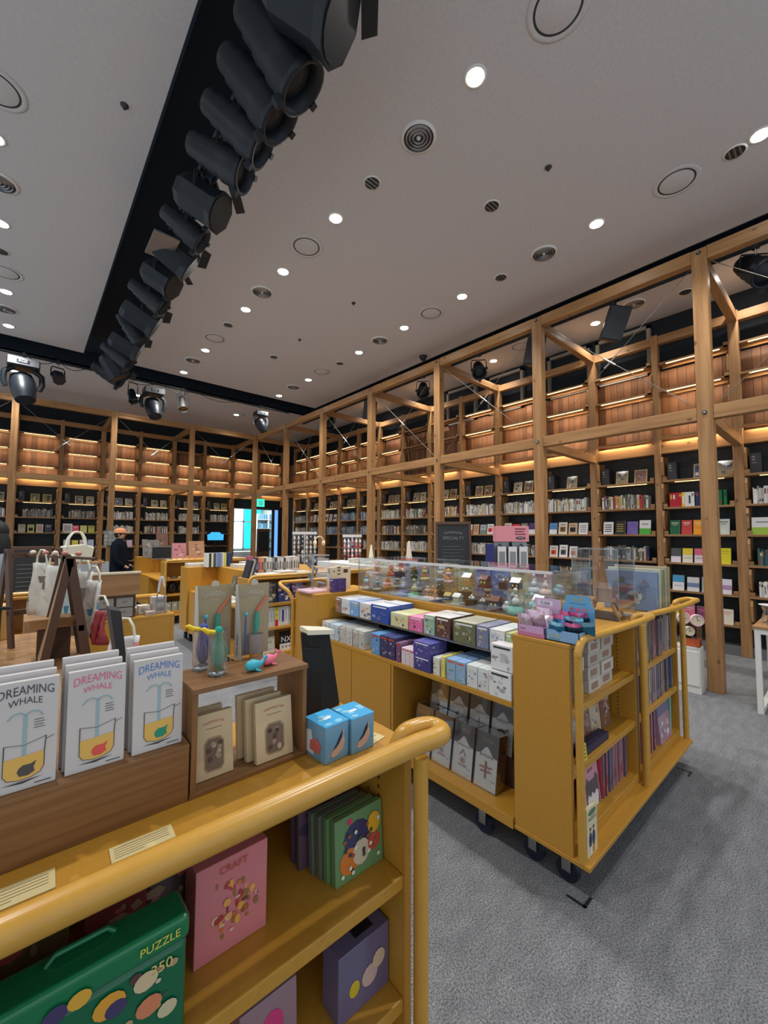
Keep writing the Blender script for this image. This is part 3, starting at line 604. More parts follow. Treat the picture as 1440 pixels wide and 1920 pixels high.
def round_lamp(pos, d, label, drop, s=1., grp='stage lamps in the long ceiling slot', mat='black_metal', lens='black_plastic', tabs=True):
    t = empty('spot_lamp', pos, label, 'stage lamp', grp); d = Vector(d).normalized(); clamp(t, drop); r = .1*s
    mb = MB(); orient(mb, (0, 0, 0), d)
    mb.lathe([(.0001, -.2*s), (r*.6, -.2*s), (r*.66, -.19*s), (r*.68, -.13*s), (r*.78, -.13*s), (r*.78, -.06*s), (r*.9, -.055*s), (r*.9, .02*s), (r, .03*s), (r, .12*s), (r*1.12, .125*s), (r*1.12, .15*s), (r*.95, .15*s), (r*.9, .09*s)], (0, 0, 0), mat, 20); child(mb, 'housing', t)
    mb = MB(); orient(mb, (0, 0, 0), d); mb.lathe([(r*.92, .09*s), (r*.5, .115*s), (.0001, .12*s)], (0, 0, 0), lens, 20); child(mb, 'lens', t)
    if tabs:
        for k in range(3):
            mb = MB(); orient(mb, (0, 0, 0), d); a = 2*PI*k/3+.4; mb.T = mb.T @ Matrix.Rotation(a, 4, 'Z'); mb.box(r*1.05, r*1.4, -r*.16, r*.16, .12*s, .155*s, mat); child(mb, 'frame_clip', t)
    side = d.cross(Vector((0, 0, 1))).normalized()*r*1.15; top = Vector((0, 0, drop-.09))
    mb = MB(); mb.tube([side, side+Vector((0, 0, drop*.5)), side*.9+top, -side*.9+top, -side+Vector((0, 0, drop*.5)), -side], .008, mat if mat == 'black_metal' else 'black_metal', 6); child(mb, 'yoke', t)
    return t
def moving_head(pos, d, label, drop, s=1.):
    t = empty('moving_head_lamp', pos, label, 'stage lamp', 'moving head lamps on the crosswise pipe'); clamp(t, drop)
    mb = MB(); mb.box(-.17*s, .17*s, -.14*s, .14*s, -.07*s, .06*s, 'black_plastic'); child(mb, 'base_box', t, .035*s, 3)
    mb = MB(); mb.box(-.16*s, .16*s, -.155*s, -.138*s, -.055*s, .045*s, 'grey_metal'); child(mb, 'control_panel', t, .006)
    mb = MB(); mb.box(-.07*s, .06*s, -.16*s, -.154*s, -.03*s, .015*s, 'black_plastic'); mb.text('RGE', .04, (-.01, -.1615*s, -.02*s), (1, 0, 0), (0, 0, 1), 'ink', L(200, 205, 210), width=.09*s); child(mb, 'display', t)
    for sx in (-1, 1):
        mb = MB(); mb.tube([(sx*.1*s, 0, -.06*s), (sx*.19*s, 0, -.13*s), (sx*.2*s, 0, -.24*s), (sx*.17*s, 0, -.33*s)], [.035*s, .035*s, .035*s, .028*s], 'grey_metal' if s < .9 else 'black_plastic', 10); child(mb, 'arm', t)
    mb = MB(); orient(mb, (0, 0, -.28*s), d); mb.lathe([(.0001, -.17*s), (.07*s, -.165*s), (.125*s, -.12*s), (.14*s, -.02*s), (.135*s, .02*s), (.14*s, .03*s), (.125*s, .16*s), (.11*s, .24*s)], (0, 0, 0), 'black_plastic', 12); child(mb, 'head', t)
    mb = MB(); orient(mb, (0, 0, -.28*s), d); mb.lathe([(.108*s, .24*s), (.06*s, .252*s), (.0001, .255*s)], (0, 0, 0), 'black_metal', 16); child(mb, 'lens', t)
    return t
D1 = (.78, -.25, -.55)
LM = [(1.80, 'b', 1.3, (.7, -.55, -.6)), (2.13, 'r', 1.35, (.62, -.25, -.75)), (2.42, 'r', 1.3, (.62, -.3, -.72)), (2.72, 'r', 1.2, (.75, -.35, -.55)), (3.05, 'r', 1.2, (.8, -.55, -.5)), (3.55, 'b', 1.15, (.75, -.5, -.55)),
      (3.98, 'r', 1.05, D1), (4.42, 'b', 1.15, (.8, -.1, -.5)), (4.95, 'b', 1.05, (.75, -.5, -.6)), (5.45, 'r', 1.1, D1), (6.0, 'b', 1.25, (.85, -.1, -.45)), (6.5, 'r', 1.1, (.6, 0, -.7)), (7.05, 'b', 1.2, (.85, -.1, -.4)), (7.6, 'r', 1.2, D1), (8.15, 'b', 1.2, (.5, 0, -.8)), (8.6, 'r', 1.3, (.85, -.4, -.5))]
for i, (y, k, s, d) in enumerate(LM):
    z = 4.36
    (box_lamp if k == 'b' else round_lamp)((1.02, y, z), d, '%s black stage lamp in long ceiling slot, %s nearest camera' % ('boxy' if k == 'b' else 'round barrelled', ORD[i]), 4.62-z, s*1.08)
mb = MB(); mb.box(.78, 1.0, 4.1, 4.5, 4.3, 4.315, 'grey_metal'); tag(mb.build('light_flag'), 'thin pale metal flag plate between the stage lamps', 'flag plate')
moving_head((-.13, 9.3, 4.43), (.15, -.35, -.9), 'largest black moving head lamp, leftmost on the crosswise pipe', .17, 1.28)
box_lamp((.33, 9.3, 4.33), (.2, -.6, -.6), 'small black lamp with square yoke beside the largest moving head', .27, .72, None, cable=False)
round_lamp((1.50, 9.3, 4.24), (.1, -.35, -.9), 'slim black spot lamp in a tall square yoke, left of the middle moving head', .36, .78, None)
moving_head((1.86, 9.3, 4.42), (.1, -.45, -.85), 'middle moving head lamp with grey arms beside the chrome lamp', .18, 1.08)
round_lamp((2.42, 9.3, 4.28), (.0, -.45, -.85), 'chrome barrelled spot lamp with amber lens on the crosswise pipe', .32, .95, None, 'steel', 'box_wood_x', False)
moving_head((4.16, 9.3, 4.42), (.45, -.1, -.8), 'rightmost moving head lamp near the corner of the timber frame', .18, .86)
# aisle fixtures
def wedge(pos, rz, label, tilt):
    t = empty('loudspeaker', pos, label, 'speaker', 'black hanging loudspeakers over the aisle', rz)
    mb = MB(); mb.T = Matrix.Rotation(tilt, 4, 'X') @ Matrix.Rotation(.25, 4, 'Y'); mb.prism([(-.13, -.1, -.2), (.13, -.1, -.2), (.09, .1, -.2), (-.09, .1, -.2)], (0, 0, .4), 'black_plastic'); child(mb, 'cabinet', t, .012)
    mb = MB(); mb.T = Matrix.Rotation(tilt, 4, 'X') @ Matrix.Rotation(.25, 4, 'Y'); mb.box(-.115, .115, -.108, -.1, -.185, .185, 'dark_grey'); child(mb, 'grille', t)
    mb = MB(); mb.box(-.03, .03, -.02, .02, .12, .3, 'black_metal'); mb.cyl((0, 0, .24), (0, 0, .28), .04, .04, 'black_metal', 10); child(mb, 'bracket', t)
wedge((5.5, 1.9, 4.2), -.9, 'black wedge loudspeaker hanging over the aisle left of the nearest post', .35)
wedge((5.5, 2.95, 4.2), -1.3, 'black wedge loudspeaker half hidden behind the second nearest post', .1)
wedge((5.5, 6.75, 4.2), -1.2, 'black wedge loudspeaker over the aisle behind the fourth nearest post', .2)
for y, lab in ((3.95, 'small black aisle lamp between second and third nearest posts'), (5.2, 'small black aisle lamp behind the third nearest post'), (8.3, 'small black aisle lamp near the far end'), (.55, 'black aisle lamp at the right picture edge')):
    round_lamp((5.5, y, 4.24), (-.55, -.5, -.7), lab, .25, 1.05 if y > 1 else 1.3, 'aisle lamps behind the timber frame')

# ---------------- rolling display carts ----------------
def caster(parent, x, y, tag_=True):
    t = bpy.data.objects.new('caster', None); C.objects.link(t); t.parent = parent; t.location = (x, y, 0)
    mb = MB(); mb.box(-.03, .03, -.03, .03, .12, .15, 'steel'); mb.box(-.024, -.018, -.02, .02, .05, .12, 'steel'); mb.box(.018, .024, -.02, .02, .05, .12, 'steel'); child(mb, 'fork', t)
    mb = MB(); mb.cyl((-.014, 0, .05), (.014, 0, .05), .05, .05, 'rubber', 18); child(mb, 'wheel', t)
def cart(x, y, label, w=.81, d=.34, rz=0, rail=None, shelves=(.76, .50), grp='mustard yellow book carts on casters', closed=False, wheels=((.08, .06), (.73, .06), (.08, .28), (.73, .28))):
    # origin: front left corner on the floor; open side faces local -Y
    t = empty('book_cart', (x, y, 0), label, 'book cart', grp, rz); m = 'mustard'
    for a in (0, w-.02): mb = MB(); mb.box(a, a+.02, 0, d, .165, 1.03, m); child(mb, 'side_panel', t, .002)
    mb = MB(); mb.box(.02, w-.02, d-.018, d, .165, 1.03, m); child(mb, 'back_panel', t)
    mb = MB(); mb.box(0, w, 0, d, 1.03, 1.05, m); child(mb, 'top_panel', t, .003)
    mb = MB(); mb.box(-.005 if not closed else 0, w+(.005 if not closed else 0), -.07 if not closed else 0, d, .145, .165, m); child(mb, 'base_plate', t, .003)
    mb = MB(); mb.box(.02, w-.02, -.004, d-.02, .195, .215, m); mb.box(.02, w-.02, -.004, .012, .165, .195, m); child(mb, 'bottom_shelf', t, .002)
    if closed: mb = MB(); mb.box(.02, w-.02, 0, .018, .215, 1.03, m); child(mb, 'front_panel', t, .002)
    else:
        for z in shelves: mb = MB(); mb.box(.02, w-.02, .004, d-.02, z-.03, z, m); child(mb, 'shelf', t, .003)
        mb = MB()
        for yy in (.09, .13):
            for k in range(34): mb.box(w-.0212, w-.0199, yy, yy+.006, .25+k*.022, .258+k*.022, 'walnut')
        o = child(mb, 'shelf_pin_holes', t); o['kind'] = 'stuff'
    for cx, cy in wheels: caster(t, cx, cy)
    for px in ((.006, w-.006) if not closed else ()): mb = MB(); mb.cyl((px, -.035, .165), (px, -.035, 1.03), .017, .017, 'mustard_rail', 14); child(mb, 'corner_post', t)
    if rail: 
        mb = MB(); mb.tube(smooth(rail[0]), rail[1], 'mustard_rail', 14); child(mb, 'handrail', t)
    return t
def smooth(P, n=5):
    P = [Vector(p) for p in P]; out = []
    for i in range(len(P)-1):
        p0, p1, p2, p3 = P[max(0, i-1)], P[i], P[i+1], P[min(len(P)-1, i+2)]
        for k in range(n): u = k/n; out.append(.5*((2*p1)+(-p0+p2)*u+(2*p0-5*p1+4*p2-p3)*u*u+(-p0+3*p1-3*p2+p3)*u**3))
    return out+[P[-1]]
def rail(w, zt=1.075, out=.0, ext=.06, r=.017):
    return ([(.006, -.035, 1.0), (.006, -.036, zt-.05), (.03, -.038, zt-.012), (.08, -.04, zt), (w*.4, -.045-out*.6, zt), (w*.75, -.05-out, zt), (w+ext-.03, -.05-out, zt), (w+ext-.004, -.045-out, zt), (w+ext, -.03-out*.7, zt), (w+ext-.01, -.012-out*.3, zt), (w+.0, .0, zt-.004), (w-.02, .006, zt-.03)], r)
# foreground cart (A), local y offset: shelf fronts at Y=.70
fa = cart(-.105, .695, 'mustard cart in the foreground carrying boxed gifts and packaged cards', w=.80, d=.36, rail=([(.0, -.02, 1.0), (.0, -.035, 1.06), (.06, -.04, 1.07), (.4, -.043, 1.07), (.74, -.048, 1.07), (.815, -.055, 1.07), (.845, -.052, 1.07), (.858, -.035, 1.07), (.85, -.012, 1.072), (.82, .0, 1.073), (.785, .008, 1.066), (.765, .012, 1.04)], .0215), wheels=((.08, .06), (.70, .06), (.08, .28), (.70, .28)))
# main display island: two end carts facing the camera, long side counter, far end cart
C1 = cart(1.80, .835, 'near left cart of the main island, white boxes and pink picture book inside', rail=rail(.81, out=.02), w=.815, d=.275, wheels=((.08, .06), (.73, .06), (.08, .22), (.73, .22)))
C2 = cart(2.625, .835, 'near right cart of the main island filled with sticker books', rail=rail(.81, out=.035, ext=.16), w=.80, d=.275, wheels=((.08, .06), (.72, .06), (.08, .22), (.72, .22)))
C3 = cart(1.76, 2.83, 'closed far end cart of the main island under the acrylic stand', w=.62, d=.33, closed=True)
mb = MB(); mb.tube(smooth([(1.75, 3.18, .95), (1.73, 3.22, 1.03), (1.70, 3.3, 1.08), (1.72, 3.36, 1.1), (1.8, 3.38, 1.1), (2.1, 3.38, 1.1), (2.45, 3.38, 1.1)]), .016, 'mustard_rail', 12); mb.cyl((1.75, 3.18, .17), (1.75, 3.18, .96), .016, .016, 'mustard_rail', 12); mb.box(1.74, 2.45, 3.16, 3.2, .95, .98, 'mustard'); tag(mb.build('cart_handle'), 'bent yellow tube handle behind the far end of the main island', 'handle')
ct = empty('display_counter', (1.79, 1.115, 0), 'stepped mustard counter of the main island with blind boxes and glass case', 'counter')
def cp(n, b, bev=.002): return child(b, n, ct, bev)
m = 'mustard'
b = MB(); b.box(0, .40, .0, 1.712, .70, .725, m); cp('lower_ledge', b)
b = MB(); b.box(0, .40, .0, 1.712, .165, .19, m); b.box(-.0, .02, 0, 1.712, .14, .165, m); cp('base_shelf', b)
b = MB(); b.box(.38, .40, .0, 1.712, .19, 1.05, m); cp('riser_panel', b)
b = MB(); b.box(.40, 1.60, .0, .845, 1.03, 1.05, m); cp('top_panel', b)
b = MB(); b.box(.40, 1.60, .849, 1.712, 1.03, 1.05, m); cp('top_panel', b)
for y in (.84, 1.69): b = MB(); b.box(.0, .38, y, y+.02, .19, .70, m); cp('divider_panel', b)
for y0 in (.865, 1.28): b = MB(); b.box(-.002, .016, y0, y0+.41, .195, .698, m); cp('door_panel', b)
b = MB(); b.box(1.58, 1.60, 0, 1.712, .165, 1.03, m); cp('back_panel', b)
b = MB(); b.box(.12, .38, .01, 1.70, .905, .913, 'glass'); b.box(.105, .12, .01, 1.70, .903, .914, 'acrylic_edge'); cp('glass_shelf', b, 0)
b = MB(); b.box(.30, .376, .01, 1.70, .73, .90, 'black_plastic'); b.box(.12, .37, .01, 1.70, .896, .9, 'black_plastic'); cp('black_liner', b, 0)
for x_, y_ in ((.06, .2), (.06, 1.5), (1.5, .2), (1.5, 1.5)): caster(ct, x_, y_)
# tape marks on the carpet
for i, (x, y, sx) in enumerate(((1.80, .785, 1), (3.32, .75, -1))):
    mb = MB(); mb.box(0, .07*sx, 0, .012, .0005, .002, 'black_plastic'); mb.box(0, .012*sx, 0, .08, .0005, .002, 'black_plastic'); lone(mb, 'floor_tape', 'black L shaped tape mark on carpet under the %s of the main island' % ('nearest corner' if i == 0 else 'right corner'), 'tape', (x-.01, y, 0), 'tape marks on the carpet')

# ---------------- boxed goods ----------------
def art(mb, W, H, c, accents, n, o, ux, uy, nz, mat='gloss_ink', seed=None):
    # small flat printed blobs on a face
    o = Vector(o); ux = Vector(ux); uy = Vector(uy); nz = Vector(nz); rr = random.Random(seed)
    for j in range(int(n*2.6)):
        cx, cy = rr.uniform(.12, .88)*W, rr.uniform(.12, .80)*H; r = rr.uniform(.03, .115)*min(W, H); kx = rr.uniform(.5, 2.0); q = rr.randint(4, 7); a0 = rr.random()*6; ac = rr.choice(accents); mixv = rr.uniform(.3, .9); ac = tuple(a*mixv+b*(1-mixv) for a, b in zip(ac, c if sum(c) else ac))
        mb.poly([o+ux*(cx+r*kx*math.cos(a0+2*PI*k/q)*rr.uniform(.8, 1.1))+uy*(cy+r*math.sin(a0+2*PI*k/q))+nz*(.0004+.00004*j) for k in range(q)], mat, L(*ac))
ACC = [(230,226,216),(60,60,70),(210,120,90),(120,150,170),(210,180,110),(150,100,90)]
def gift_box(x, y, z, w, d, h, c, top, label, acc=ACC, grp='blind boxes on the counter', name='product_box', n=5, side='x', rz=0, wr=False):
    # origin at base centre; main printed face towards -x
    t = MB(); col = L(*c); tc = L(*top)
    t.add([(-d/2, -w/2, 0), (d/2, -w/2, 0), (d/2, w/2, 0), (-d/2, w/2, 0), (-d/2, -w/2, h), (d/2, -w/2, h), (d/2, w/2, h), (-d/2, w/2, h)],
          [(0, 3, 2, 1), (4, 5, 6, 7), (0, 1, 5, 4), (1, 2, 6, 5), (2, 3, 7, 6), (3, 0, 4, 7)], 'gloss_ink', [col, tc, col, col, col, col])
    o = lone(t, name, label, 'box', (x, y, z), grp, .0015, rz, 1)
    p = MB(); sd = random.random()
    art(p, w, h, c, acc, n, (-d/2, w/2, 0), (0, -1, 0), (0, 0, 1), (-1, 0, 0), seed=sd); art(p, d, h, c, acc, max(2, n-2), (-d/2, -w/2, 0), (1, 0, 0), (0, 0, 1), (0, -1, 0), seed=sd+1)
    p.box(-d/2-.0008, -d/2-.0003, -w*.38, w*.38, h*.84, h*.92, 'gloss_ink', L(*acc[0])); child(p, 'printed_artwork', o)
    return o
LOW = [(2.813,2.706,(206,208,204),(214,214,206),.12,'white'),(2.70,2.575,(190,206,216),(196,222,236),.115,'pale blue'),(2.57,2.41,(196,194,188),(170,170,166),.125,'black and white'),(2.405,2.27,(190,186,176),(206,206,198),.125,'silver grey'),(2.20,2.105,(96,150,196),(110,160,206),.135,'sky blue'),(2.10,1.955,(66,66,104),(84,92,140),.14,'dark navy'),(1.95,1.905,(120,84,120),(150,110,140),.12,'plum purple'),
 (1.90,1.785,(220,206,210),(228,206,216),.10,'white and pink'),(1.635,1.58,(222,222,206),(226,226,214),.10,'cream'),(1.575,1.54,(220,206,110),(216,200,110),.115,'yellow'),(1.535,1.40,(150,180,206),(150,184,226),.115,'light blue'),(1.395,1.25,(216,218,216),(222,226,222),.115,'large white')]
for i, (ya, yb, c, tp, h, nm) in enumerate(LOW):
    w_ = ya-yb-.004; nd_ = 2 if w_ > .12 else 1; dd = .085 if nm != 'dark navy' else .11; acc = ACC if c[0] > 120 else [(200,70,60),(220,190,160),(60,50,60),(200,200,220)]
    if nm == 'white and pink': acc = [(226,80,90),(236,130,130),(200,210,220)]; nd_ = 3
    if nm == 'light blue': acc = [(220,90,70),(230,210,80),(90,150,120),(230,230,226)]
    for r in range(3 if nm in ('light blue', 'large white', 'black and white', 'pale blue') else 2):
        for k in range(nd_):
            wk = w_/nd_
            gift_box(1.80+dd/2+.004+r*(dd+.004), yb+wk*(k+.5), .7255, wk-.003, dd, h, jit(c, 6), tp, '%s box on lower ledge, %s row from edge%s' % (nm, ORD[r], '' if nd_ == 1 else ', '+['left', 'middle' if nd_ == 3 else 'right', 'right'][k]+' of its set'), acc)
gift_box(1.80+.07, 1.6, .7255+.0, .13, .10, .085, (66,68,128), (90,88,150), 'lower dark blue box of the two stacked on the lower ledge', [(230,230,236),(120,110,180),(40,40,70)]) if 0 else None
gift_box(1.86, 1.71, .7255, .135, .13, .08, (66,68,128), (90,88,150), 'lower dark blue box of the stacked pair on the lower ledge', [(230,230,236),(120,110,180),(40,40,70)])
gift_box(1.872, 1.715, .8060, .14, .15, .085, (78,78,146), (92,90,164), 'upper dark blue box of the stacked pair on the lower ledge', [(230,230,236),(120,110,180),(40,40,70)])
for k in range(2): gift_box(1.855+.02*k, 1.182, .7255+.128*k, .125, .12, .125, (224,222,218), (214,208,208), 'white box with black and red lettering, %s of two stacked' % ('upper' if k else 'lower'), [(60,60,64),(206,70,60),(150,150,154),(180,180,180)], n=4)
UPR = [(2.762,2.685,(150,120,100),(190,180,170),.115,'brown'),(2.68,2.565,(206,212,216),(206,214,222),.115,'white and blue'),(2.56,2.45,(110,160,206),(180,190,214),.115,'bright blue'),(2.445,2.315,(214,204,196),(222,218,224),.11,'cream and pink'),(2.31,2.12,(60,90,170),(230,232,232),.12,'royal blue'),
 (2.10,1.93,(214,206,150),(220,214,160),.09,'cream yellow'),(1.925,1.80,(226,110,160),(234,140,180),.09,'hot pink'),(1.795,1.70,(150,184,156),(226,214,206),.12,'mint green'),(1.695,1.58,(100,72,64),(226,222,218),.125,'dark brown'),
 (1.56,1.40,(110,112,84),(190,184,160),.12,'olive green'),(1.395,1.315,(120,124,150),(150,150,170),.12,'slate grey'),(1.31,1.215,(206,206,204),(224,224,220),.115,'plain white'),(1.21,1.175,(150,170,120),(200,190,120),.11,'multicoloured')]
for i, (ya, yb, c, tp, h, nm) in enumerate(UPR):
    w_ = ya-yb-.004; dd = .075 if nm != 'royal blue' else .12
    for r in range(3 if nm != 'royal blue' else 2):
        gift_box(1.895+dd/2+r*(dd+.003)+random.uniform(0, .003), (ya+yb)/2, .9135, w_, dd, h*random.uniform(.98, 1), jit(c, 5), tp, '%s box on the glass step, %s row from the edge, %s from left' % (nm, ORD[r], ORD[i]), ACC if c[0] < 200 else ACC+[(200,90,80)], 'blind boxes on the upper glass step', n=6)
# wooden puzzle boxes under the counter
NAMES = ['SHIP', 'GALLEON', 'TOWER', 'AIRSHIP', 'SWING', 'RABBIT', 'PUMPKIN CART', 'BI-PLANE']
def puzzle(x, y, z, i, label):
    t = empty('model_kit_box', (x, y, z), label, 'model kit', 'wooden model kits under the counter'); T = Matrix.Rotation(.16, 4, 'Y')
    mb = MB(); mb.T = T; mb.box(0, .07, -.07, .07, .0, .28, 'box_wood_z'); child(mb, 'wooden_case', t, .002)
    mb = MB(); mb.T = T; mb.box(-.003, 0, -.07, .07, 0, .28, 'ink', L(90, 86, 84)); child(mb, 'grey_backing', t)
    mb = MB(); mb.T = T; P = [(-.0042, .066, .004), (-.0042, -.066, .004), (-.0042, -.066, .165)]+[(-.0042, -.066+.132*k/12, .165+.045*math.exp(-((k-6)/2.6)**2)) for k in range(1, 12)]+[(-.0042, .066, .165)]
    mb.poly(P, 'ink', L(214, 210, 202)); child(mb, 'white_sleeve', t)
    mb = MB(); mb.T = T; mb.text(NAMES[i], 1, (-.0055, 0, .158), (0, -1, 0), (0, 0, 1), 'ink', L(90, 60, 50), width=.055+.004*len(NAMES[i])); mb.text('PUZZLE', 1, (-.0045, 0, .235), (0, -1, 0), (0, 0, 1), 'ink', L(170, 130, 96), width=.07)
    mb.text('MODEL', 1, (-.0055, -.045, .05), (0, -1, 0), (0, 0, 1), 'ink', L(60, 56, 54), width=.028); q = L(150, 96, 70); X = -.0055
    cy, cz = .0, .1
    def ln(a, b, wd=.003): 
        a = Vector((X, -a[0], a[1])); b = Vector((X, -b[0], b[1])); dd = (b-a).normalized(); nn = Vector((0, -dd.z, dd.y))*wd; mb.poly([a-nn, b-nn, b+nn, a+nn], 'ink', q)
    if i in (2,): ln((-.012, .05), (-.001, .14), .002); ln((.012, .05), (.001, .14), .002); ln((-.014, .05), (.014, .05), .004); ln((-.008, .08), (.008, .08), .002)
    elif i in (3,): 
        for a in range(6): ln((-.03+.008*a, .11+.012*math.sin(a*.6)), (.01+.006*a, .12-.01*math.sin(a)), .005)
        ln((-.015, .06), (.015, .06), .01); ln((-.01, .06), (-.015, .11)); ln((.01, .06), (.012, .11))
    elif i == 7: ln((-.04, .105), (.04, .115), .004); ln((-.035, .085), (.036, .092), .004); ln((0, .055), (0, .14), .007); ln((-.02, .085), (-.02, .11), .0015); ln((.02, .088), (.02, .112), .0015)
    elif i in (6, 5, 4): 
        for a in range(8): t_ = a*.785; ln((0, .085), (.022*math.cos(t_), .085+.022*math.sin(t_)), .0025)
        ln((-.03, .06), (.03, .06), .004); ln((-.02, .11), (.0, .14), .004); ln((.0, .14), (.02, .11), .004)
    else: 
        ln((-.03, .07), (.03, .07), .006); ln((-.024, .062), (.024, .062), .006); ln((0, .07), (0, .13)); ln((-.015, .07), (-.015, .115)); ln((-.015, .1), (.0, .12), .008); ln((.004, .1), (.02, .085), .007)
    child(mb, 'printed_artwork', t)
    mb = MB(); mb.T = T; mb.box(-.0085, -.007, -.0715, .0715, -.001, .282, 'acrylic'); mb.box(-.0085, .074, .0715, .0725, -.001, .282, 'acrylic'); mb.box(-.0085, .074, -.0725, -.0715, -.001, .282, 'acrylic'); mb.box(-.0085, .074, -.0725, .0725, .2805, .2825, 'acrylic'); child(mb, 'clear_cover', t)
where = ['leftmost', 'second from left', 'third from left', 'rightmost']
for k in range(4): puzzle(1.875, 1.79-.152*k, .1905, 4+k, '%s wooden model kit in the front row under the counter' % where[k])
mb = MB(); mb.box(0, .16, 0, .64, 0, .15, 'walnut'); lone(mb, 'riser_block', 'dark wooden riser block behind the front row of model kits', 'riser', (1.995, 1.21, .1905))
for k in range(4): puzzle(2.0, 1.77-.152*k, .3410, k, '%s wooden model kit in the raised back row under the counter' % where[k])

# ---------------- glass display case ----------------
gc = empty('glass_display_case', (2.2, 1.10, 1.05), 'long low glass case full of music boxes on the main counter', 'display case')
def gp(n, b, bev=0): return child(b, n, gc, bev)
cl, cw, chh = 1.74, .50, .275
b = MB(); b.box(-.01, .0-.004, 0, .86, 0, chh-.012, 'glass'); gp('front_pane', b); b = MB(); b.box(-.01, -.004, .865, cl, 0, chh-.012, 'glass'); gp('front_pane', b)
b = MB(); b.box(0, cw, 0, .005, 0, chh-.012, 'glass'); gp('end_pane', b); b = MB(); b.box(0, cw, cl-.005, cl, 0, chh-.012, 'glass'); gp('end_pane', b)
b = MB(); b.box(-.004, cw, 0, cl, chh-.008, chh, 'glass'); gp('top_pane', b)
b = MB(); b.box(-.012, -.002, -.002, cl, chh-.014, chh+.002, 'white_plastic'); b.box(-.012, cw, -.006, .0, chh-.010, chh+.002, 'acrylic_edge'); gp('top_edge_strip', b)
b = MB(); b.box(.12, cw-.01, .01, .85, .12, .125, 'glass'); b.box(.12, cw-.01, .87, cl-.01, .12, .125, 'glass'); b.box(.116, .12, .01, cl-.01, .12, .125, 'acrylic_edge'); gp('inner_shelf', b)
b = MB(); 
for yy in (.0, .862, cl-.006): b.box(-.012, -.004, yy, yy+.006, 0, chh-.01, 'acrylic_edge')
gp('corner_strip', b)
b = MB(); b.box(0, cw, 0, cl, .0, .006, 'acrylic_edge'); gp('base_plate', b)
# boxed jigsaw puzzles standing behind the case
PZ = [((176,190,220),(230,230,236)),((150,170,214),(240,240,240)),((190,200,190),(210,120,110)),((196,180,150),(120,90,70)),((206,206,160),(120,150,170)),((160,160,210),(90,90,160)),((120,140,210),(230,226,210)),((216,210,170),(80,140,150)),((224,180,196),(190,60,70)),((206,180,150),(120,110,80))]
for i, (c, a) in enumerate(PZ):
    yy = 2.78-.165*i; mb = MB(); mb.box(0, .035, -.075, .075, 0, .22 if i % 3 else .235, 'gloss_ink', L(*c)); o = lone(mb, 'jigsaw_box', '%s jigsaw box standing behind the glass case, %s from the left' % (cname(c), ORD[i]), 'puzzle box', (2.74, yy, 1.05), 'jigsaw boxes behind the glass case', .002, 0, 1)
    p = MB(); art(p, .15, .21, c, [a, (230,230,226), tuple(int(v*.6) for v in c), (220,200,120)], 8, (0, .075, .01), (0, -1, 0), (0, 0, 1), (-1, 0, 0)); p.text(('PUZZLE', 'JIGSAW', 'LUMINOUS', 'CARD')[i % 4], 1, (-.003, 0, .188), (0, -1, 0), (0, 0, 1), 'ink', L(50, 50, 60), width=.09); child(p, 'printed_artwork', o)
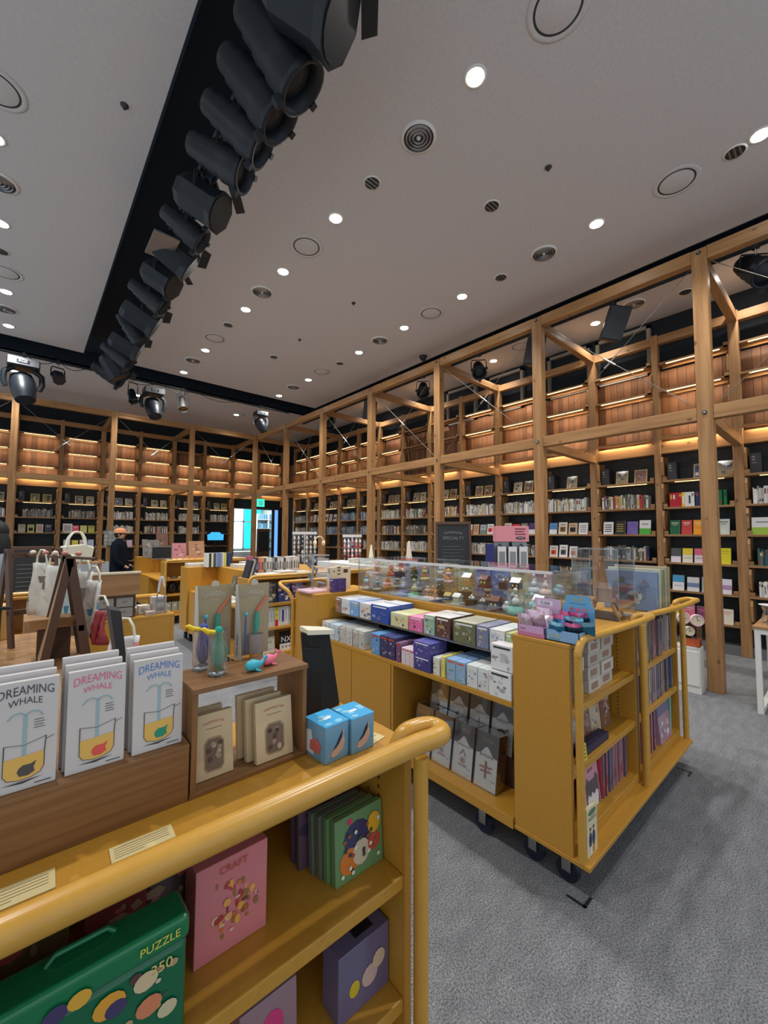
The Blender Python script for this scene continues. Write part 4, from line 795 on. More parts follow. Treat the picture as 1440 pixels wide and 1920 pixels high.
# figurines / music boxes
def fig(kind, x, y, z, c, c2, label, s=1.):
    t = empty('music_box', (x, y, z), label, 'figurine', 'music boxes and figurines in the glass case'); A, B = L(*c), L(*c2); rr = random.Random(label)
    def P(n, b): child(b, n, t)
    if kind == 'globe':
        b = MB(); b.lathe([(.0001, 0), (.032*s, 0), (.036*s, .006*s), (.03*s, .022*s), (.02*s, .03*s)], (0, 0, 0), 'gloss_ink', 16, A); P('base', b)
        b = MB(); b.ball((0, 0, .058*s), .034*s, 'glass', n=16, h=10); P('globe', b)
        b = MB(); b.ball((0, 0, .048*s), .016*s, 'gloss_ink', col=B, n=10, h=6); b.ball((.004*s, 0, .066*s), .009*s, 'gloss_ink', col=L(236, 230, 224), n=8, h=6); b.ball((0, 0, .094*s), .009*s, 'gloss_ink', col=B, n=8, h=6); P('figure', b)
    elif kind == 'tree':
        b = MB(); b.lathe([(.0001, 0), (.026*s, 0), (.026*s, .018*s), (.006*s, .02*s), (.006*s, .04*s)], (0, 0, 0), 'gloss_ink', 14, B); P('base', b)
        b = MB()
        for k in range(3): b.lathe([(.0001, .03*s), ((.036-.009*k)*s, .032*s), (.004*s, .066*s)], (0, 0, .018*k*s), 'gloss_ink', 10, A)
        P('tree', b); b = MB()
        for k in range(9): a = k*.9; b.ball((.028*s*math.cos(a)*(1-k*.07), .028*s*math.sin(a)*(1-k*.07), (.038+.006*k)*s), .005*s, 'gloss_ink', n=6, h=4, col=L(*rr.choice([(220,60,60),(236,200,60),(236,236,230)])))
        P('baubles', b)
    elif kind == 'duck':
        b = MB(); b.ball((0, 0, .02*s), .022*s, 'gloss_ink', 1, 1.15, .9, col=A); b.ball((0, -.006*s, .044*s), .014*s, 'gloss_ink', col=A); P('body', b)
        b = MB(); b.ball((-.013*s, -.008*s, .043*s), .005*s, 'gloss_ink', 1.4, 1, .5, n=8, h=5, col=L(236, 160, 50)); P('beak', b)
    elif kind == 'house':
        b = MB(); b.box(-.03*s, .03*s, -.035*s, .035*s, 0, .012*s, 'gloss_ink', B); b.box(-.022*s, .022*s, -.025*s, .025*s, .012*s, .05*s, 'gloss_ink', A); P('walls', b)
        b = MB(); b.prism([(-.028*s, -.03*s, .05*s), (.028*s, -.03*s, .05*s), (0, -.03*s, .075*s)], (0, .06*s, 0), 'gloss_ink', B); P('roof', b)
        b = MB(); 
        for yy in (-.012, .012): b.box(-.0235*s, -.022*s, (yy-.005)*s, (yy+.005)*s, .025*s, .038*s, 'gloss_ink', L(236, 220, 150))
        P('window', b)
    elif kind == 'tier':
        b = MB(); b.lathe([(.0001, 0), (.035*s, 0), (.03*s, .02*s), (.012*s, .024*s), (.01*s, .05*s), (.025*s, .055*s), (.02*s, .07*s), (.005*s, .075*s)], (0, 0, 0), 'gloss_ink', 16, A); P('base', b)
        b = MB(); 
        for k in range(5): a = k*1.26; b.ball((.02*s*math.cos(a), .02*s*math.sin(a), .032*s), .009*s, 'gloss_ink', n=8, h=6, col=B if k % 2 else L(230, 150, 110))
        b.ball((0, 0, .084*s), .012*s, 'gloss_ink', n=10, h=6, col=B); P('figures', b)
    else:
        b = MB(); b.box(-.028*s, .028*s, -.03*s, .03*s, 0, .04*s, 'gloss_ink', A); P('drum', b)
        b = MB(); b.ball((0, -.012*s, .052*s), .012*s, 'gloss_ink', col=B, n=8, h=6); b.ball((0, .012*s, .05*s), .011*s, 'gloss_ink', col=L(230, 220, 206), n=8, h=6); b.ball((0, .0, .066*s), .008*s, 'gloss_ink', col=B, n=8, h=6); P('figures', b)
FB = [(2.80,'tier',(180,200,210),(120,170,200),1.2),(2.68,'tier',(170,190,180),(214,200,150),1.1),(2.52,'tree',(206,120,50),(110,60,40),1.2),(2.36,'globe',(120,130,190),(200,205,236),1.35),(2.22,'globe',(120,180,130),(226,230,180),1.35),(2.10,'tier',(206,190,180),(220,200,190),1.0),(2.02,'tier',(214,140,60),(236,170,80),1.1),
 (1.90,'house',(60,110,150),(226,190,110),.9),(1.80,'house',(170,200,190),(226,226,220),1.0),(1.70,'box',(40,40,44),(230,230,226),1.0),(1.60,'box',(50,60,80),(210,205,200),.9),(1.54,'duck',(120,190,200),(0,0,0),1.0),(1.50,'house',(40,50,90),(120,70,50),1.2),(1.44,'duck',(226,226,222),(0,0,0),1.1),(1.36,'globe',(130,200,180),(236,236,230),1.5),(1.265,'globe',(120,190,200),(150,200,210),1.3),(1.24,'duck',(222,222,160),(0,0,0),1.2),(1.19,'duck',(160,206,206),(0,0,0),1.2),(1.15,'duck',(226,222,206),(0,0,0),1.1)]
for i, (y, k, c, c2, s) in enumerate(FB):
    fig(k, 2.245+.02*(i % 2), y, 1.057, c, c2, '%s %s figurine on the case floor, %s from the left' % (cname(c), {'tier': 'tiered', 'box': 'drum shaped', 'globe': 'glass globe', 'tree': 'little tree', 'duck': 'chick', 'house': 'little house'}[k], ORD[i]), s)
FT = [(2.80,'tier',(226,180,170),(230,120,120)),(2.64,'tier',(200,80,70),(236,200,190)),(2.50,'box',(50,60,90),(200,140,110)),(2.36,'tree',(70,110,70),(60,90,50)),(2.22,'tier',(214,206,140),(240,150,120)),(2.08,'tier',(160,190,206),(100,150,180)),(1.98,'tier',(214,170,180),(236,190,60)),(1.82,'house',(190,150,110),(206,160,90)),(1.66,'house',(110,80,60),(120,60,50)),(1.52,'box',(90,60,50),(150,130,110)),(1.42,'house',(70,44,40),(206,160,80)),(1.32,'globe',(206,206,214),(210,220,230)),(1.23,'globe',(226,190,170),(236,200,190)),(1.17,'duck',(150,210,190),(0,0,0)),(1.14,'duck',(170,190,220),(0,0,0))]
for i, (y, k, c, c2) in enumerate(FT):
    fig(k, 2.36+.03*(i % 2), y, 1.1755, c, c2, '%s %s figurine on the inner glass shelf, %s from the left' % (cname(c), {'tier': 'tiered', 'box': 'drum shaped', 'globe': 'glass globe', 'tree': 'little tree', 'duck': 'chick', 'house': 'little house'}[k], ORD[i]), 1.1)
for i, (y, k, c, c2) in enumerate([(2.7,'tier',(190,200,206),(170,190,220)),(2.45,'globe',(160,170,200),(220,225,235)),(2.2,'tree',(90,130,90),(110,80,60)),(1.95,'box',(120,90,80),(200,180,150)),(1.75,'tier',(170,150,130),(210,190,160)),(1.55,'globe',(90,80,80),(190,190,190)),(1.35,'house',(150,110,90),(190,150,100)),(1.2,'duck',(226,170,50),(0,0,0))]):
    fig(k, 2.52, y, 1.057, c, c2, '%s %s figurine at the back of the case floor, %s from the left' % (cname(c), {'tier': 'tiered', 'box': 'drum shaped', 'globe': 'glass globe', 'tree': 'little tree', 'duck': 'chick', 'house': 'little house'}[k], ORD[i]), 1.2)
# acrylic box with wooden tower model, right of the case
ab = empty('tower_model', (2.62, 1.0, 1.05), 'laser cut wooden lattice tower model inside a tall acrylic box', 'model')
def taper(mb, z0, z1, r0, r1, mat, n=4): mb.T = Matrix.Rotation(.3, 4, 'Z'); mb.cyl((0, 0, z0), (0, 0, z1), r0, r1, mat, n, smooth=False)
for sx in (-1, 1):
    for sy in (-1, 1):
        b = MB(); b.T = Matrix.Rotation(.3, 4, 'Z'); pts = [(.088, .01), (.06, .045), (.042, .09)]
        b.tube([(sx*r, sy*r, z) for r, z in pts], [.02, .016, .012], 'shelf_wood_z', 4); child(b, 'leg', ab)
for z0, z1, r0, r1 in ((.088, .1, .085, .085), (.1, .16, .058, .048), (.16, .17, .06, .06), (.17, .34, .034, .008), (.34, .35, .016, .016), (.35, .39, .004, .002)):
    b = MB(); taper(b, z0, z1, r0, r1, 'shelf_wood_z'); child(b, 'tower_stage', ab)
b = MB(); b.box(-.12, .12, -.12, .12, 0, .01, 'black_plastic'); child(b, 'plinth', ab)
b = MB()
for a in (-1, 1):
    b.box(a*.128-.0015, a*.128+.0015, -.128, .128, 0, .40, 'acrylic'); b.box(-.128, .128, a*.128-.0015, a*.128+.0015, 0, .40, 'acrylic')
    for c_ in (-1, 1): b.box(a*.128-.002, a*.128+.002, c_*.128-.002, c_*.128+.002, 0, .4, 'acrylic_edge'); 
    b.box(-.128, .128, a*.128-.002, a*.128+.002, .397, .401, 'acrylic_edge'); b.box(a*.128-.002, a*.128+.002, -.128, .128, .397, .401, 'acrylic_edge')
b.box(-.128, .128, -.128, .128, .399, .401, 'acrylic'); child(b, 'acrylic_cover', ab)
# big flat activity sets leaning right of the tower
for i, (x, c, h) in enumerate(((2.96, (120,140,170), .25), (3.02, (190,186,160), .265), (3.08, (130,140,100), .26), (3.14, (176,160,140), .275), (3.20, (150,150,110), .27))):
    mb = MB(); mb.T = Matrix.Rotation(.08, 4, 'Y'); mb.box(0, .035, -.17, .14, 0, h, 'gloss_ink', L(*c)); o = lone(mb, 'activity_set', '%s activity set standing on the cart top, %s from left' % (cname(c), ORD[i]), 'activity set', (x, .99, 1.052), 'activity sets on the cart top', .003, 0, 1)
    p = MB(); p.T = Matrix.Rotation(.08, 4, 'Y'); art(p, .3, h-.02, c, [(110,120,140),(150,80,80),(206,200,180),(90,110,70)], 16, (0, .135, .01), (0, -1, 0), (0, 0, 1), (-1, 0, 0)); art(p, .034, h-.02, c, [(230,226,210),(120,140,190)], 3, (0, -.17, .01), (1, 0, 0), (0, 0, 1), (0, -1, 0)); child(p, 'printed_artwork', o)
# trays of foil bags on the near cart top
def pouch(x, y, z, w, h, rz, rx, c, c2, lab, grp):
    N, K = 8, 6; vs = []; fs = []; cs = []
    for f in (0, 1):
        for j in range(K+1):
            for i in range(N+1):
                u, v = i/N, j/K; bul = math.sin(PI*u)**.6*math.sin(PI*min(1, v*1.05+.0))**.6 if 0 < v < 1 else 0
                t = .016*bul*(1 if f else -1)+random.uniform(-.0018, .0018); vs.append(((u-.5)*w+random.uniform(-.001, .001), t, v*h+random.uniform(-.001, .001)))
    for f in (0, 1):
        o = f*(N+1)*(K+1)
        for j in range(K):
            for i in range(N):
                a = o+j*(N+1)+i; q = (a, a+1, a+N+2, a+N+1); fs.append(q if not f else q[::-1]); cs.append(L(*(c2 if j >= K-1 or (j == 2 and 2 <= i < 6) else jit(c, 8))))
    mb = MB(); mb.T = Matrix.Rotation(rz, 4, 'Z') @ Matrix.Rotation(rx, 4, 'X'); mb.add(vs, fs, 'foil', cs, True); return lone(mb, 'foil_bag', lab, 'bag', (x, y, z), grp)
def tray(x, y, w, d, c, lab, rz=0):
    t = empty('display_tray', (x, y, 1.0515), lab, 'display tray', None, rz); col = L(*c)
    for nm, bx_ in (('front_wall', (0, .003, 0, d, 0, .05)), ('side_wall', (0, w, 0, .003, 0, .05)), ('side_wall', (0, w, d-.003, d, 0, .05)), ('floor_panel', (0, w, 0, d, 0, .003))):
        b = MB(); b.box(*bx_, 'gloss_ink', col); child(b, nm, t)
    return t
tA = tray(1.815, .955, .17, .135, (206,160,196), 'pale pink cardboard tray holding silver pink foil bags'); b = MB(); b.box(.165, .168, 0, .135, 0, .16, 'gloss_ink', L(206, 176, 206)); b.poly([(.1645, .12, .125), (.1645, .04, .125), (.1645, .04, .15), (.1645, .12, .15)], 'ink', L(226, 214, 226)); b.text('%:&&', 1, (.164, .08, .13), (0, -1, 0), (0, 0, 1), 'ink', L(90, 70, 90), width=.05); child(b, 'header_card', tA)
b = MB(); b.box(-.0008, 0, .0, .135, .0, .018, 'gloss_ink', L(196, 120, 150)); b.text('%:&&', 1, (-.002, .11, .028), (0, -1, 0), (0, 0, 1), 'ink', L(120, 100, 120), width=.03); child(b, 'front_print', tA)
tB = tray(1.82, .80, .17, .15, (130,170,206), 'light blue cardboard tray with header card and black foil bags'); b = MB(); hc = L(96, 164, 206)
b.prism([(.166, .15, 0), (.166, 0, 0), (.166, 0, .14), (.166, .012, .15), (.166, .02, .19), (.166, .13, .19), (.166, .138, .15), (.166, .15, .14)], (.003, 0, 0), 'gloss_ink', hc); child(b, 'header_card', tB)
b = MB(); b.text('TOYS', 1, (.1645, .075, .163), (0, -1, 0), (0, 0, 1), 'ink', L(206, 186, 60), width=.055, mat=None) if 0 else b.text('TOYS', 1, (.1645, .075, .163), (0, -1, 0), (0, 0, 1), 'ink', L(206, 186, 60), width=.055)
b.text('CHARACTER FIGURE SERIES', 1, (.1645, .075, .15), (0, -1, 0), (0, 0, 1), 'ink', L(60, 90, 130), width=.08)
for k in range(7):
    yy, zz = ((.105-.03*k), .125) if k < 3 else ((.122-.031*(k-3)), .085)
    b.poly([(.1645, yy+.010*math.cos(2*PI*q/8), zz+.009*math.sin(2*PI*q/8)) for q in range(8)], 'ink', L(*[(206,90,120),(220,110,140),(216,120,130),(210,130,90),(216,130,140),(220,190,90),(60,50,60)][k]))
child(b, 'header_print', tB)
b = MB(); b.text('TOYS', 1, (-.0015, .11, .016), (0, -1, 0), (0, 0, 1), 'ink', L(206, 186, 60), width=.05); b.text('CHARACTER', 1, (-.0015, .11, .006), (0, -1, 0), (0, 0, 1), 'ink', L(60, 90, 130), width=.05); child(b, 'front_print', tB)
for i, (dx, dy, rz, rx, h) in enumerate(((.02, .10, 1.35, -.25, .1), (.045, .06, 1.7, -.3, .1), (.07, .09, 1.5, -.15, .11), (.10, .05, 1.65, -.2, .11), (.13, .08, 1.5, -.1, .115), (.05, .03, 1.8, .2, .09))):
    pouch(1.825+dx, .955+dy, 1.056+.004*(i % 2), .085, h, rz, rx, (206,180,196), (226,200,214), 'crumpled silver pink foil bag in the pink tray, %s from the front' % ORD[i], 'foil bags in trays')
for i, (dx, dy, rz, rx, h) in enumerate(((.02, .1, 1.4, -.35, .085), (.04, .05, 1.75, -.4, .085), (.065, .1, 1.5, -.25, .11), (.085, .05, 1.7, -.5, .12), (.11, .09, 1.45, -.2, .12), (.135, .05, 1.7, -.45, .13), (.10, .02, 1.9, -.7, .12))):
    pouch(1.83+dx, .80+dy, 1.056+.004*(i % 2), .085, h, rz, rx, (34,60,72) if i % 2 else (40,120,160), (226,110,160) if i % 3 else (150,206,226), 'black and pink foil bag in the blue tray, %s from the front' % ORD[i], 'foil bags in trays')
# acrylic hook stand with charms, purple boxes, wooden gramophone house on the far end block
st = empty('charm_stand', (1.83, 3.0, 1.05), 'clear acrylic charm stand on a pink base', 'display stand')
b = MB(); b.box(-.09, .09, -.1, .1, 0, .02, 'pinkplast'); child(b, 'base', st, .004)
b = MB(); b.box(-.008, .008, -.008, .008, .02, .3, 'acrylic_edge'); b.box(-.1, .1, -.1, .1, .3, .308, 'acrylic_edge'); child(b, 'column', st)
for k in range(12):
    a = k*.9; b = MB(); z = .27-.014*k; b.ball((.035*math.cos(a), .035*math.sin(a), z), .013, 'film', n=8, h=6); b.box(.035*math.cos(a)-.008, .035*math.cos(a)+.008, .035*math.sin(a)-.002, .035*math.sin(a)+.002, z-.02, z+.01, 'grey_metal'); child(b, 'charm', st)
b = MB(); b.box(.1, .102, -.1, .1, .0, .28, 'acrylic'); b.box(-.1, .1, .1, .102, 0, .28, 'acrylic'); child(b, 'side_pane', st)
for k in range(3): gift_box(1.945+.045*k, 2.86, 1.0512, .05, .043, .11, (72,50,104), (90,60,110), 'purple moon printed box, %s from the left beside the charm stand' % ORD[k], [(220,200,220),(150,130,180),(40,30,70)], 'purple boxes on the far end cart', n=3, side='y')
hs_ = empty('cardboard_house', (2.16, 3.02, 1.05), 'cream model house front with small square windows', 'model')
for x0, w_, h in ((-.16, .07, .19), (-.088, .05, .2), (-.036, .1, .19)):
    b = MB(); b.box(x0, x0+w_, -.02, .02, 0, h, 'cream'); child(b, 'wall', hs_)
b = MB(); 
for x0, z0 in ((-.12, .15), (-.077, .18), (-.06, .18), (-.077, .155), (-.06, .155), (-.077, .125), (-.06, .125)): b.box(x0, x0+.01, -.022, -.02, z0, z0+.014, 'black_plastic')
b.box(-.015, .03, -.022, -.02, .14, .17, 'walnut'); child(b, 'window', hs_)
# contents of the two end carts of the island (facing the camera)
for i, (dx, dz, rw, rd) in enumerate([(j % 3, j//3, 0, 0) for j in range(12)]):
    x = (1.99, 2.15, 2.31)[dx]; w_ = (.08, .14, .15)[dx]
    mb = MB(); mb.box(-w_/2, w_/2, 0, .13, 0, .062, 'ink', L(*jit((190, 180, 168), 10))); o = lone(mb, 'small_carton', 'white carton in the near left cart, %s layer up, %s from left' % (ORD[dz], ORD[dx]), 'carton', (x+random.uniform(-.006, .006), .87+random.uniform(0, .012), .7605+.0632*dz), 'white cartons stacked in the near left cart', .001, 0, 1)
    p = MB(); p.box(-w_*.3, w_*.25, -.0008, 0, .014, .045, 'ink', L(150, 120, 104)); child(p, 'label', o)
def upright(x0, x1, z, yfront, hmin, hmax, dmin, dmax, cols, lab, grp, wmin=.008, wmax=.02, nm='sticker_book', cat='book', maxn=60):
    x = x0; n = 0
    while x < x1-wmin and n < maxn:
        w_ = random.uniform(wmin, wmax); h = random.uniform(hmin, hmax); c = jit(random.choice(cols), 12); y = yfront+random.uniform(0, .02)
        mb = MB(); mb.add([(0, 0, 0), (w_-.001, 0, 0), (w_-.001, dmax, 0), (0, dmax, 0), (0, 0, h), (w_-.001, 0, h), (w_-.001, dmax, h), (0, dmax, h)], [(0, 1, 5, 4), (3, 0, 4, 7), (1, 2, 6, 5), (4, 5, 6, 7)], 'gloss_ink', [L(*c), L(*c), L(*c), L(*jit(c, 20))])
        a = random.uniform(.05, .2); mb.poly([(w_*.15, -.0005, h*a), (w_*.85, -.0005, h*a), (w_*.85, -.0005, h*(a+.2)), (w_*.15, -.0005, h*(a+.2))], 'gloss_ink', L(*random.choice(cols)))
        lone(mb, nm, lab % (cname(c), ORD[min(n, 39)]), cat, (x, y, z), grp); x += w_; n += 1
PKS = [(130,110,116),(110,104,120),(170,140,140),(110,116,126),(150,140,124),(90,86,104),(180,166,160),(80,90,110),(140,120,100)]
upright(2.66, 3.40, .7605, .85, .22, .25, .1, .18, PKS+[(110,150,90),(190,80,70)], '%s sticker book, %s from left, upper shelf of right cart', 'sticker books in the near right cart', .017, .028)
upright(2.66, 3.36, .5005, .85, .20, .22, .1, .18, PKS+[(80,90,120)], '%s sticker book, %s from left, middle shelf of right cart', 'sticker books in the near right cart', .017, .028)
upright(2.66, 3.02, .2155, .85, .22, .25, .1, .18, [(140,80,100),(120,70,90),(100,60,84),(160,110,120)], '%s sticker book, %s from left, bottom shelf of right cart', 'sticker books in the near right cart', .017, .028)
upright(2.22, 2.58, .2155, .87, .20, .26, .1, .18, [(170,120,130),(130,70,86),(180,60,66),(150,126,140),(110,106,124)], '%s slim book, %s from left, bottom shelf of near left cart', 'slim books in the near left cart', .009, .016)
def faceout(x, y, z, w_, h, c, lab, draw, rz=0, tilt=.1, nm='picture_book', t=.012, cat='book'):
    mb = MB(); mb.T = Matrix.Rotation(-tilt, 4, 'X'); mb.box(0, w_, 0, t, 0, h, 'gloss_ink', L(*c)); o = lone(mb, nm, lab, cat, (x, y, z), None, .001, rz, 1)
    p = MB(); p.T = Matrix.Rotation(-tilt, 4, 'X'); draw(p, w_, h); child(p, 'cover_artwork', o); return o
def blob(p, cx, cz, rx, rz, c, y=-.0008, n=12): p.poly([(cx+rx*math.cos(2*PI*k/n), y, cz+rz*math.sin(2*PI*k/n)) for k in range(n)], 'gloss_ink', L(*c))
def cat_cover(p, w, h):
    p.poly([(.02, -.0008, .0), (w-.01, -.0008, 0), (w-.01, -.0008, h*.55), (w*.8, -.0008, h*.66), (w*.7, -.0008, h*.56), (w*.35, -.0008, h*.56), (w*.24, -.0008, h*.66), (.02, -.0008, h*.5)], 'gloss_ink', L(96, 84, 88))
    p.poly([(.03, -.0014, 0), (w-.03, -.0014, 0), (w-.02, -.0014, h*.25)]+[(w-.02-(w-.04)*k/6, -.0014, h*(.32 if k % 2 else .24)) for k in range(1, 6)]+[(.03, -.0014, h*.22)], 'gloss_ink', L(226, 222, 220))
    p.text('STICKER', 1, (w*.5, -.0014, h*.84), (1, 0, 0), (0, 0, 1), 'ink', L(60, 44, 50), width=w*.55); p.text('BOOK', 1, (w*.5, -.0014, h*.74), (1, 0, 0), (0, 0, 1), 'ink', L(60, 44, 50), width=w*.35)
faceout(2.04, .88, .2155, .17, .22, (206,150,160), 'pink picture book with dark furry head on the bottom shelf', cat_cover)
def couple(p, w, h):
    p.text('PUZZLE', 1, (w*.5, -.001, h*.72), (1, 0, 0), (0, 0, 1), 'ink', L(60, 60, 50), width=w*.75); blob(p, w*.5, h*.88, w*.4, h*.06, (90,120,90))
    for cx, c in ((.3, (40,46,90)), (.62, (46,50,96))): blob(p, w*cx, h*.34, w*.14, h*.15, c); blob(p, w*cx, h*.53, w*.07, h*.045, (210,160,130)); blob(p, w*cx, h*.56, w*.08, h*.03, (70,40,36), -.0012); p.poly([(w*(cx-.09), -.0008, h*.04), (w*(cx+.09), -.0008, h*.04), (w*(cx+.08), -.0008, h*.22), (w*(cx-.08), -.0008, h*.22)], 'gloss_ink', L(190, 130, 90) if cx > .5 else L(226, 222, 226))
faceout(1.835, .79, .166, .1, .2, (222,210,170), 'cream booklet with two drawn people leaning at the bottom left', couple, tilt=-.0)
for i, (x, c) in enumerate(((1.96, (150,150,150)), (2.09, (150,110,100)), (2.22, (190,170,140)), (2.35, (120,90,80)))):
    def dr(p, w, h, c=c): art(p, w, h, c, [(226,206,190),(90,70,70),(206,150,120),(180,180,190)], 9, (0, 0, 0), (1, 0, 0), (0, 0, 1), (0, -1, 0))
    faceout(x, .92, .5005, .12, .19, c, '%s film wrapped figure card, %s from left on the middle shelf' % (cname(c), ORD[i]), dr, nm='figure_card', cat='card')
faceout(1.91, .845, .5005, .075, .075, (214,196,40), 'small yellow price card on the middle shelf of the near left cart', lambda p, w, h: [p.box(.01, w-.01, -.0008, 0, h*(.2+.2*k), h*(.27+.2*k), 'ink', L(120, 100, 30)) for k in range(4)], nm='price_card', t=.002, cat='card')
mb = MB(); mb.box(0, .3, 0, .05, 0, .035, 'ink', L(50, 44, 70)); lone(mb, 'dark_tray', 'dark low tray in front of the figure cards on the middle shelf', 'tray', (1.97, .86, .5005))
def heido(p, w, h): p.box(0, w, -.0006, 0, h*.66, h, 'ink', L(120, 110, 140)); art(p, w, h*.6, (0,0,0), [(226,216,210),(190,170,180),(150,130,150)], 12, (0, 0, 0), (1, 0, 0), (0, 0, 1), (0, -1, 0))
faceout(3.05, .845, .2155, .22, .25, (170,130,150), 'mauve picture box with rows of small figures, bottom of near right cart', heido, nm='picture_box', t=.03, cat='box')
mb = MB(); mb.box(0, .03, 0, .2, 0, .27, 'gloss_ink', L(110, 180, 176)); lone(mb, 'folder', 'teal folder standing beside the mauve picture box', 'folder', (3.30, .86, .2155))

# ---------------- more islands behind ----------------
def relabel(o, l): o['label'] = l; return o
for isl, dy in ((2, 3.43), (3, 6.84)):
    c = copy_tree(C1); c.location.y += dy; relabel(c, 'yellow book cart at the front of the %s island' % ('second' if isl == 2 else 'third'))
    c = copy_tree(C2); c.location.y += dy; relabel(c, 'yellow book cart at the front right of the %s island' % ('second' if isl == 2 else 'third'))
    c = copy_tree(C3); c.location.y += dy; relabel(c, 'closed yellow cart at the far end of the %s island' % ('second' if isl == 2 else 'third'))
    c = copy_tree(ct); c.location.y += dy; relabel(c, 'stepped yellow counter of the %s island' % ('second' if isl == 2 else 'third'))
    for ch in list(c.children):
        if ch.name.startswith(('glass_shelf', 'black_liner')): bpy.data.objects.remove(ch)
c = copy_tree(C3); c.location = (.08, 2.72, 0); relabel(c, 'closed yellow cart end carrying the tan cardboard board and small boxes')
c = copy_tree(C1); c.location = (-.12, 4.12, 0); relabel(c, 'yellow book cart behind the tan cardboard board')
mb = MB(); mb.tube(smooth([(.715, 3.07, .95), (.72, 3.1, 1.03), (.735, 3.17, 1.07), (.72, 3.24, 1.09), (.66, 3.27, 1.09), (.4, 3.27, 1.09), (.1, 3.27, 1.09)]), .018, 'mustard_rail', 12); mb.box(.1, .74, 3.06, 3.1, .94, .97, 'mustard'); tag(mb.build('cart_handle'), 'bent yellow tube handle behind the tan cardboard board', 'handle')
# second island goods
def dark_cover(cols):
    def f(p, w, h): art(p, w, h, (0,0,0), cols, 7, (0, 0, 0), (1, 0, 0), (0, 0, 1), (0, -1, 0)); p.box(w*.15, w*.85, -.0012, 0, h*.86, h*.92, 'ink', L(*cols[0]))
    return f
for i, (x, c, cols) in enumerate(((1.86, (120,96,90), [(200,180,150),(60,50,50)]), (2.02, (60,60,70), [(190,170,150),(120,100,90)]), (2.19, (60,70,120), [(226,190,160),(110,130,190),(220,220,230)]), (2.36, (80,66,100), [(160,120,150),(200,170,190)]))):
    faceout(x, 4.32, .7605, .155, .22, c, '%s magazine face out on the top shelf of the second island cart' % ['brown', 'black', 'dark blue', 'dark purple'][i], dark_cover(cols))
x = 2.02
for i, (w_, c) in enumerate(((.035, (222,222,220)), (.035, (216,216,214)), (.03, (226,226,226)), (.03, (214,214,212)), (.04, (226,214,60)), (.035, (226,226,224)), (.045, (220,220,222)), (.04, (228,228,226)), (.03, (200,200,198)))):
    mb = MB(); mb.box(0, w_-.002, 0, .16, 0, .21, 'ink', L(*c))
    if i == 4: mb.box(0, w_-.002, -.001, 0, 0, .07, 'ink', L(200, 50, 60)); mb.text('IT', 1, (w_/2, -.0015, .11), (1, 0, 0), (0, 0, 1), 'ink', L(60, 60, 50), width=.026)
    elif i == 6: mb.box(.008, .034, -.001, 0, .04, .17, 'ink', L(70, 60, 140))
    else: mb.box(.012, .02, -.001, 0, .05, .17, 'ink', L(120, 130, 160))
    lone(mb, 'book', '%s spine book, %s from left on the middle shelf of the second island cart' % (cname(c), ORD[i]), 'book', (x, 4.31, .5005), 'books on the second island cart', 0); x += w_
faceout(2.02, 4.32, .2155, .14, .17, (214,214,200), 'pale boxed set on the bottom shelf of the second island cart', lambda p, w, h: [p.box(w*.2+w*.2*k, w*.3+w*.2*k, -.001, 0, h*.6, h*.75, 'ink', L(120,130,110)) for k in range(3)]+[p.box(w*.2, w*.8, -.001, 0, h*.2, h*.23, 'ink', L(120,130,110))])
def nyx(p, w, h):
    p.box(0, w, -.0008, 0, 0, h*.34, 'ink', L(226, 224, 222)); p.text('NX', 1, (w*.5, -.0015, h*.42), (1, 0, 0), (0, 0, 1), 'ink', L(230, 226, 222), width=w*.8)
    for k in range(3): blob(p, w*(.22+.28*k), h*.17, w*.08, w*.09, (206,60,66))
faceout(2.22, 4.32, .2155, .16, .21, (40,40,44), 'black book with white letters and three red dots on the bottom shelf', nyx)
def stack(x, y, z, w_, d, n, cols, lab, grp, th=(.008, .02), rz=0.):
    for k in range(n):
        t = random.uniform(*th); c = jit(random.choice(cols), 6); mb = MB(); jx, jy = random.uniform(-.004, .004), random.uniform(-.004, .004)
        mb.add([(jx, jy, 0), (w_+jx, jy, 0), (w_+jx, d+jy, 0), (jx, d+jy, 0), (jx, jy, t), (w_+jx, jy, t), (w_+jx, d+jy, t), (jx, d+jy, t)], [(0, 3, 2, 1), (4, 5, 6, 7), (0, 1, 5, 4), (1, 2, 6, 5), (2, 3, 7, 6), (3, 0, 4, 7)], 'ink', [L(*c), L(*c), L(206, 200, 186), L(206, 200, 186), L(*c), L(206, 200, 186)])
        mb.box(jx+w_*.2, jx+w_*.8, jy+d*.6, jy+d*.8, t, t+.0005, 'ink', L(*[int(v*.55) for v in c]))
        lone(mb, 'book', lab % ORD[k], 'book', (x, y, z), grp, 0, rz); z += t+.0006
    return z
WH = [(216,214,208),(206,204,196),(196,194,188),(220,218,214)]
z = stack(1.92, 4.30, 1.0515, .27, .2, 3, WH, 'white magazine in the left pile on the second island cart, %s from bottom', 'white magazine piles')
z = stack(2.20, 4.30, 1.0515, .2, .2, 3, WH, 'white magazine in the middle pile on the second island cart, %s from bottom', 'white magazine piles')
z = stack(2.42, 4.28, 1.0515, .17, .2, 3, WH, 'white magazine in the right pile on the second island cart, %s from bottom', 'white magazine piles')
ROWB = [(176,90,110),(206,206,206),(60,60,66),(214,120,90),(206,150,110),(96,96,96),(210,206,196),(214,212,206),(150,150,146),(60,60,62),(206,206,206),(190,190,186),(226,224,220),(60,60,70),(206,200,190),(214,212,206),(180,180,176),(206,204,196),(216,212,200),(200,196,180)]
x = 1.98
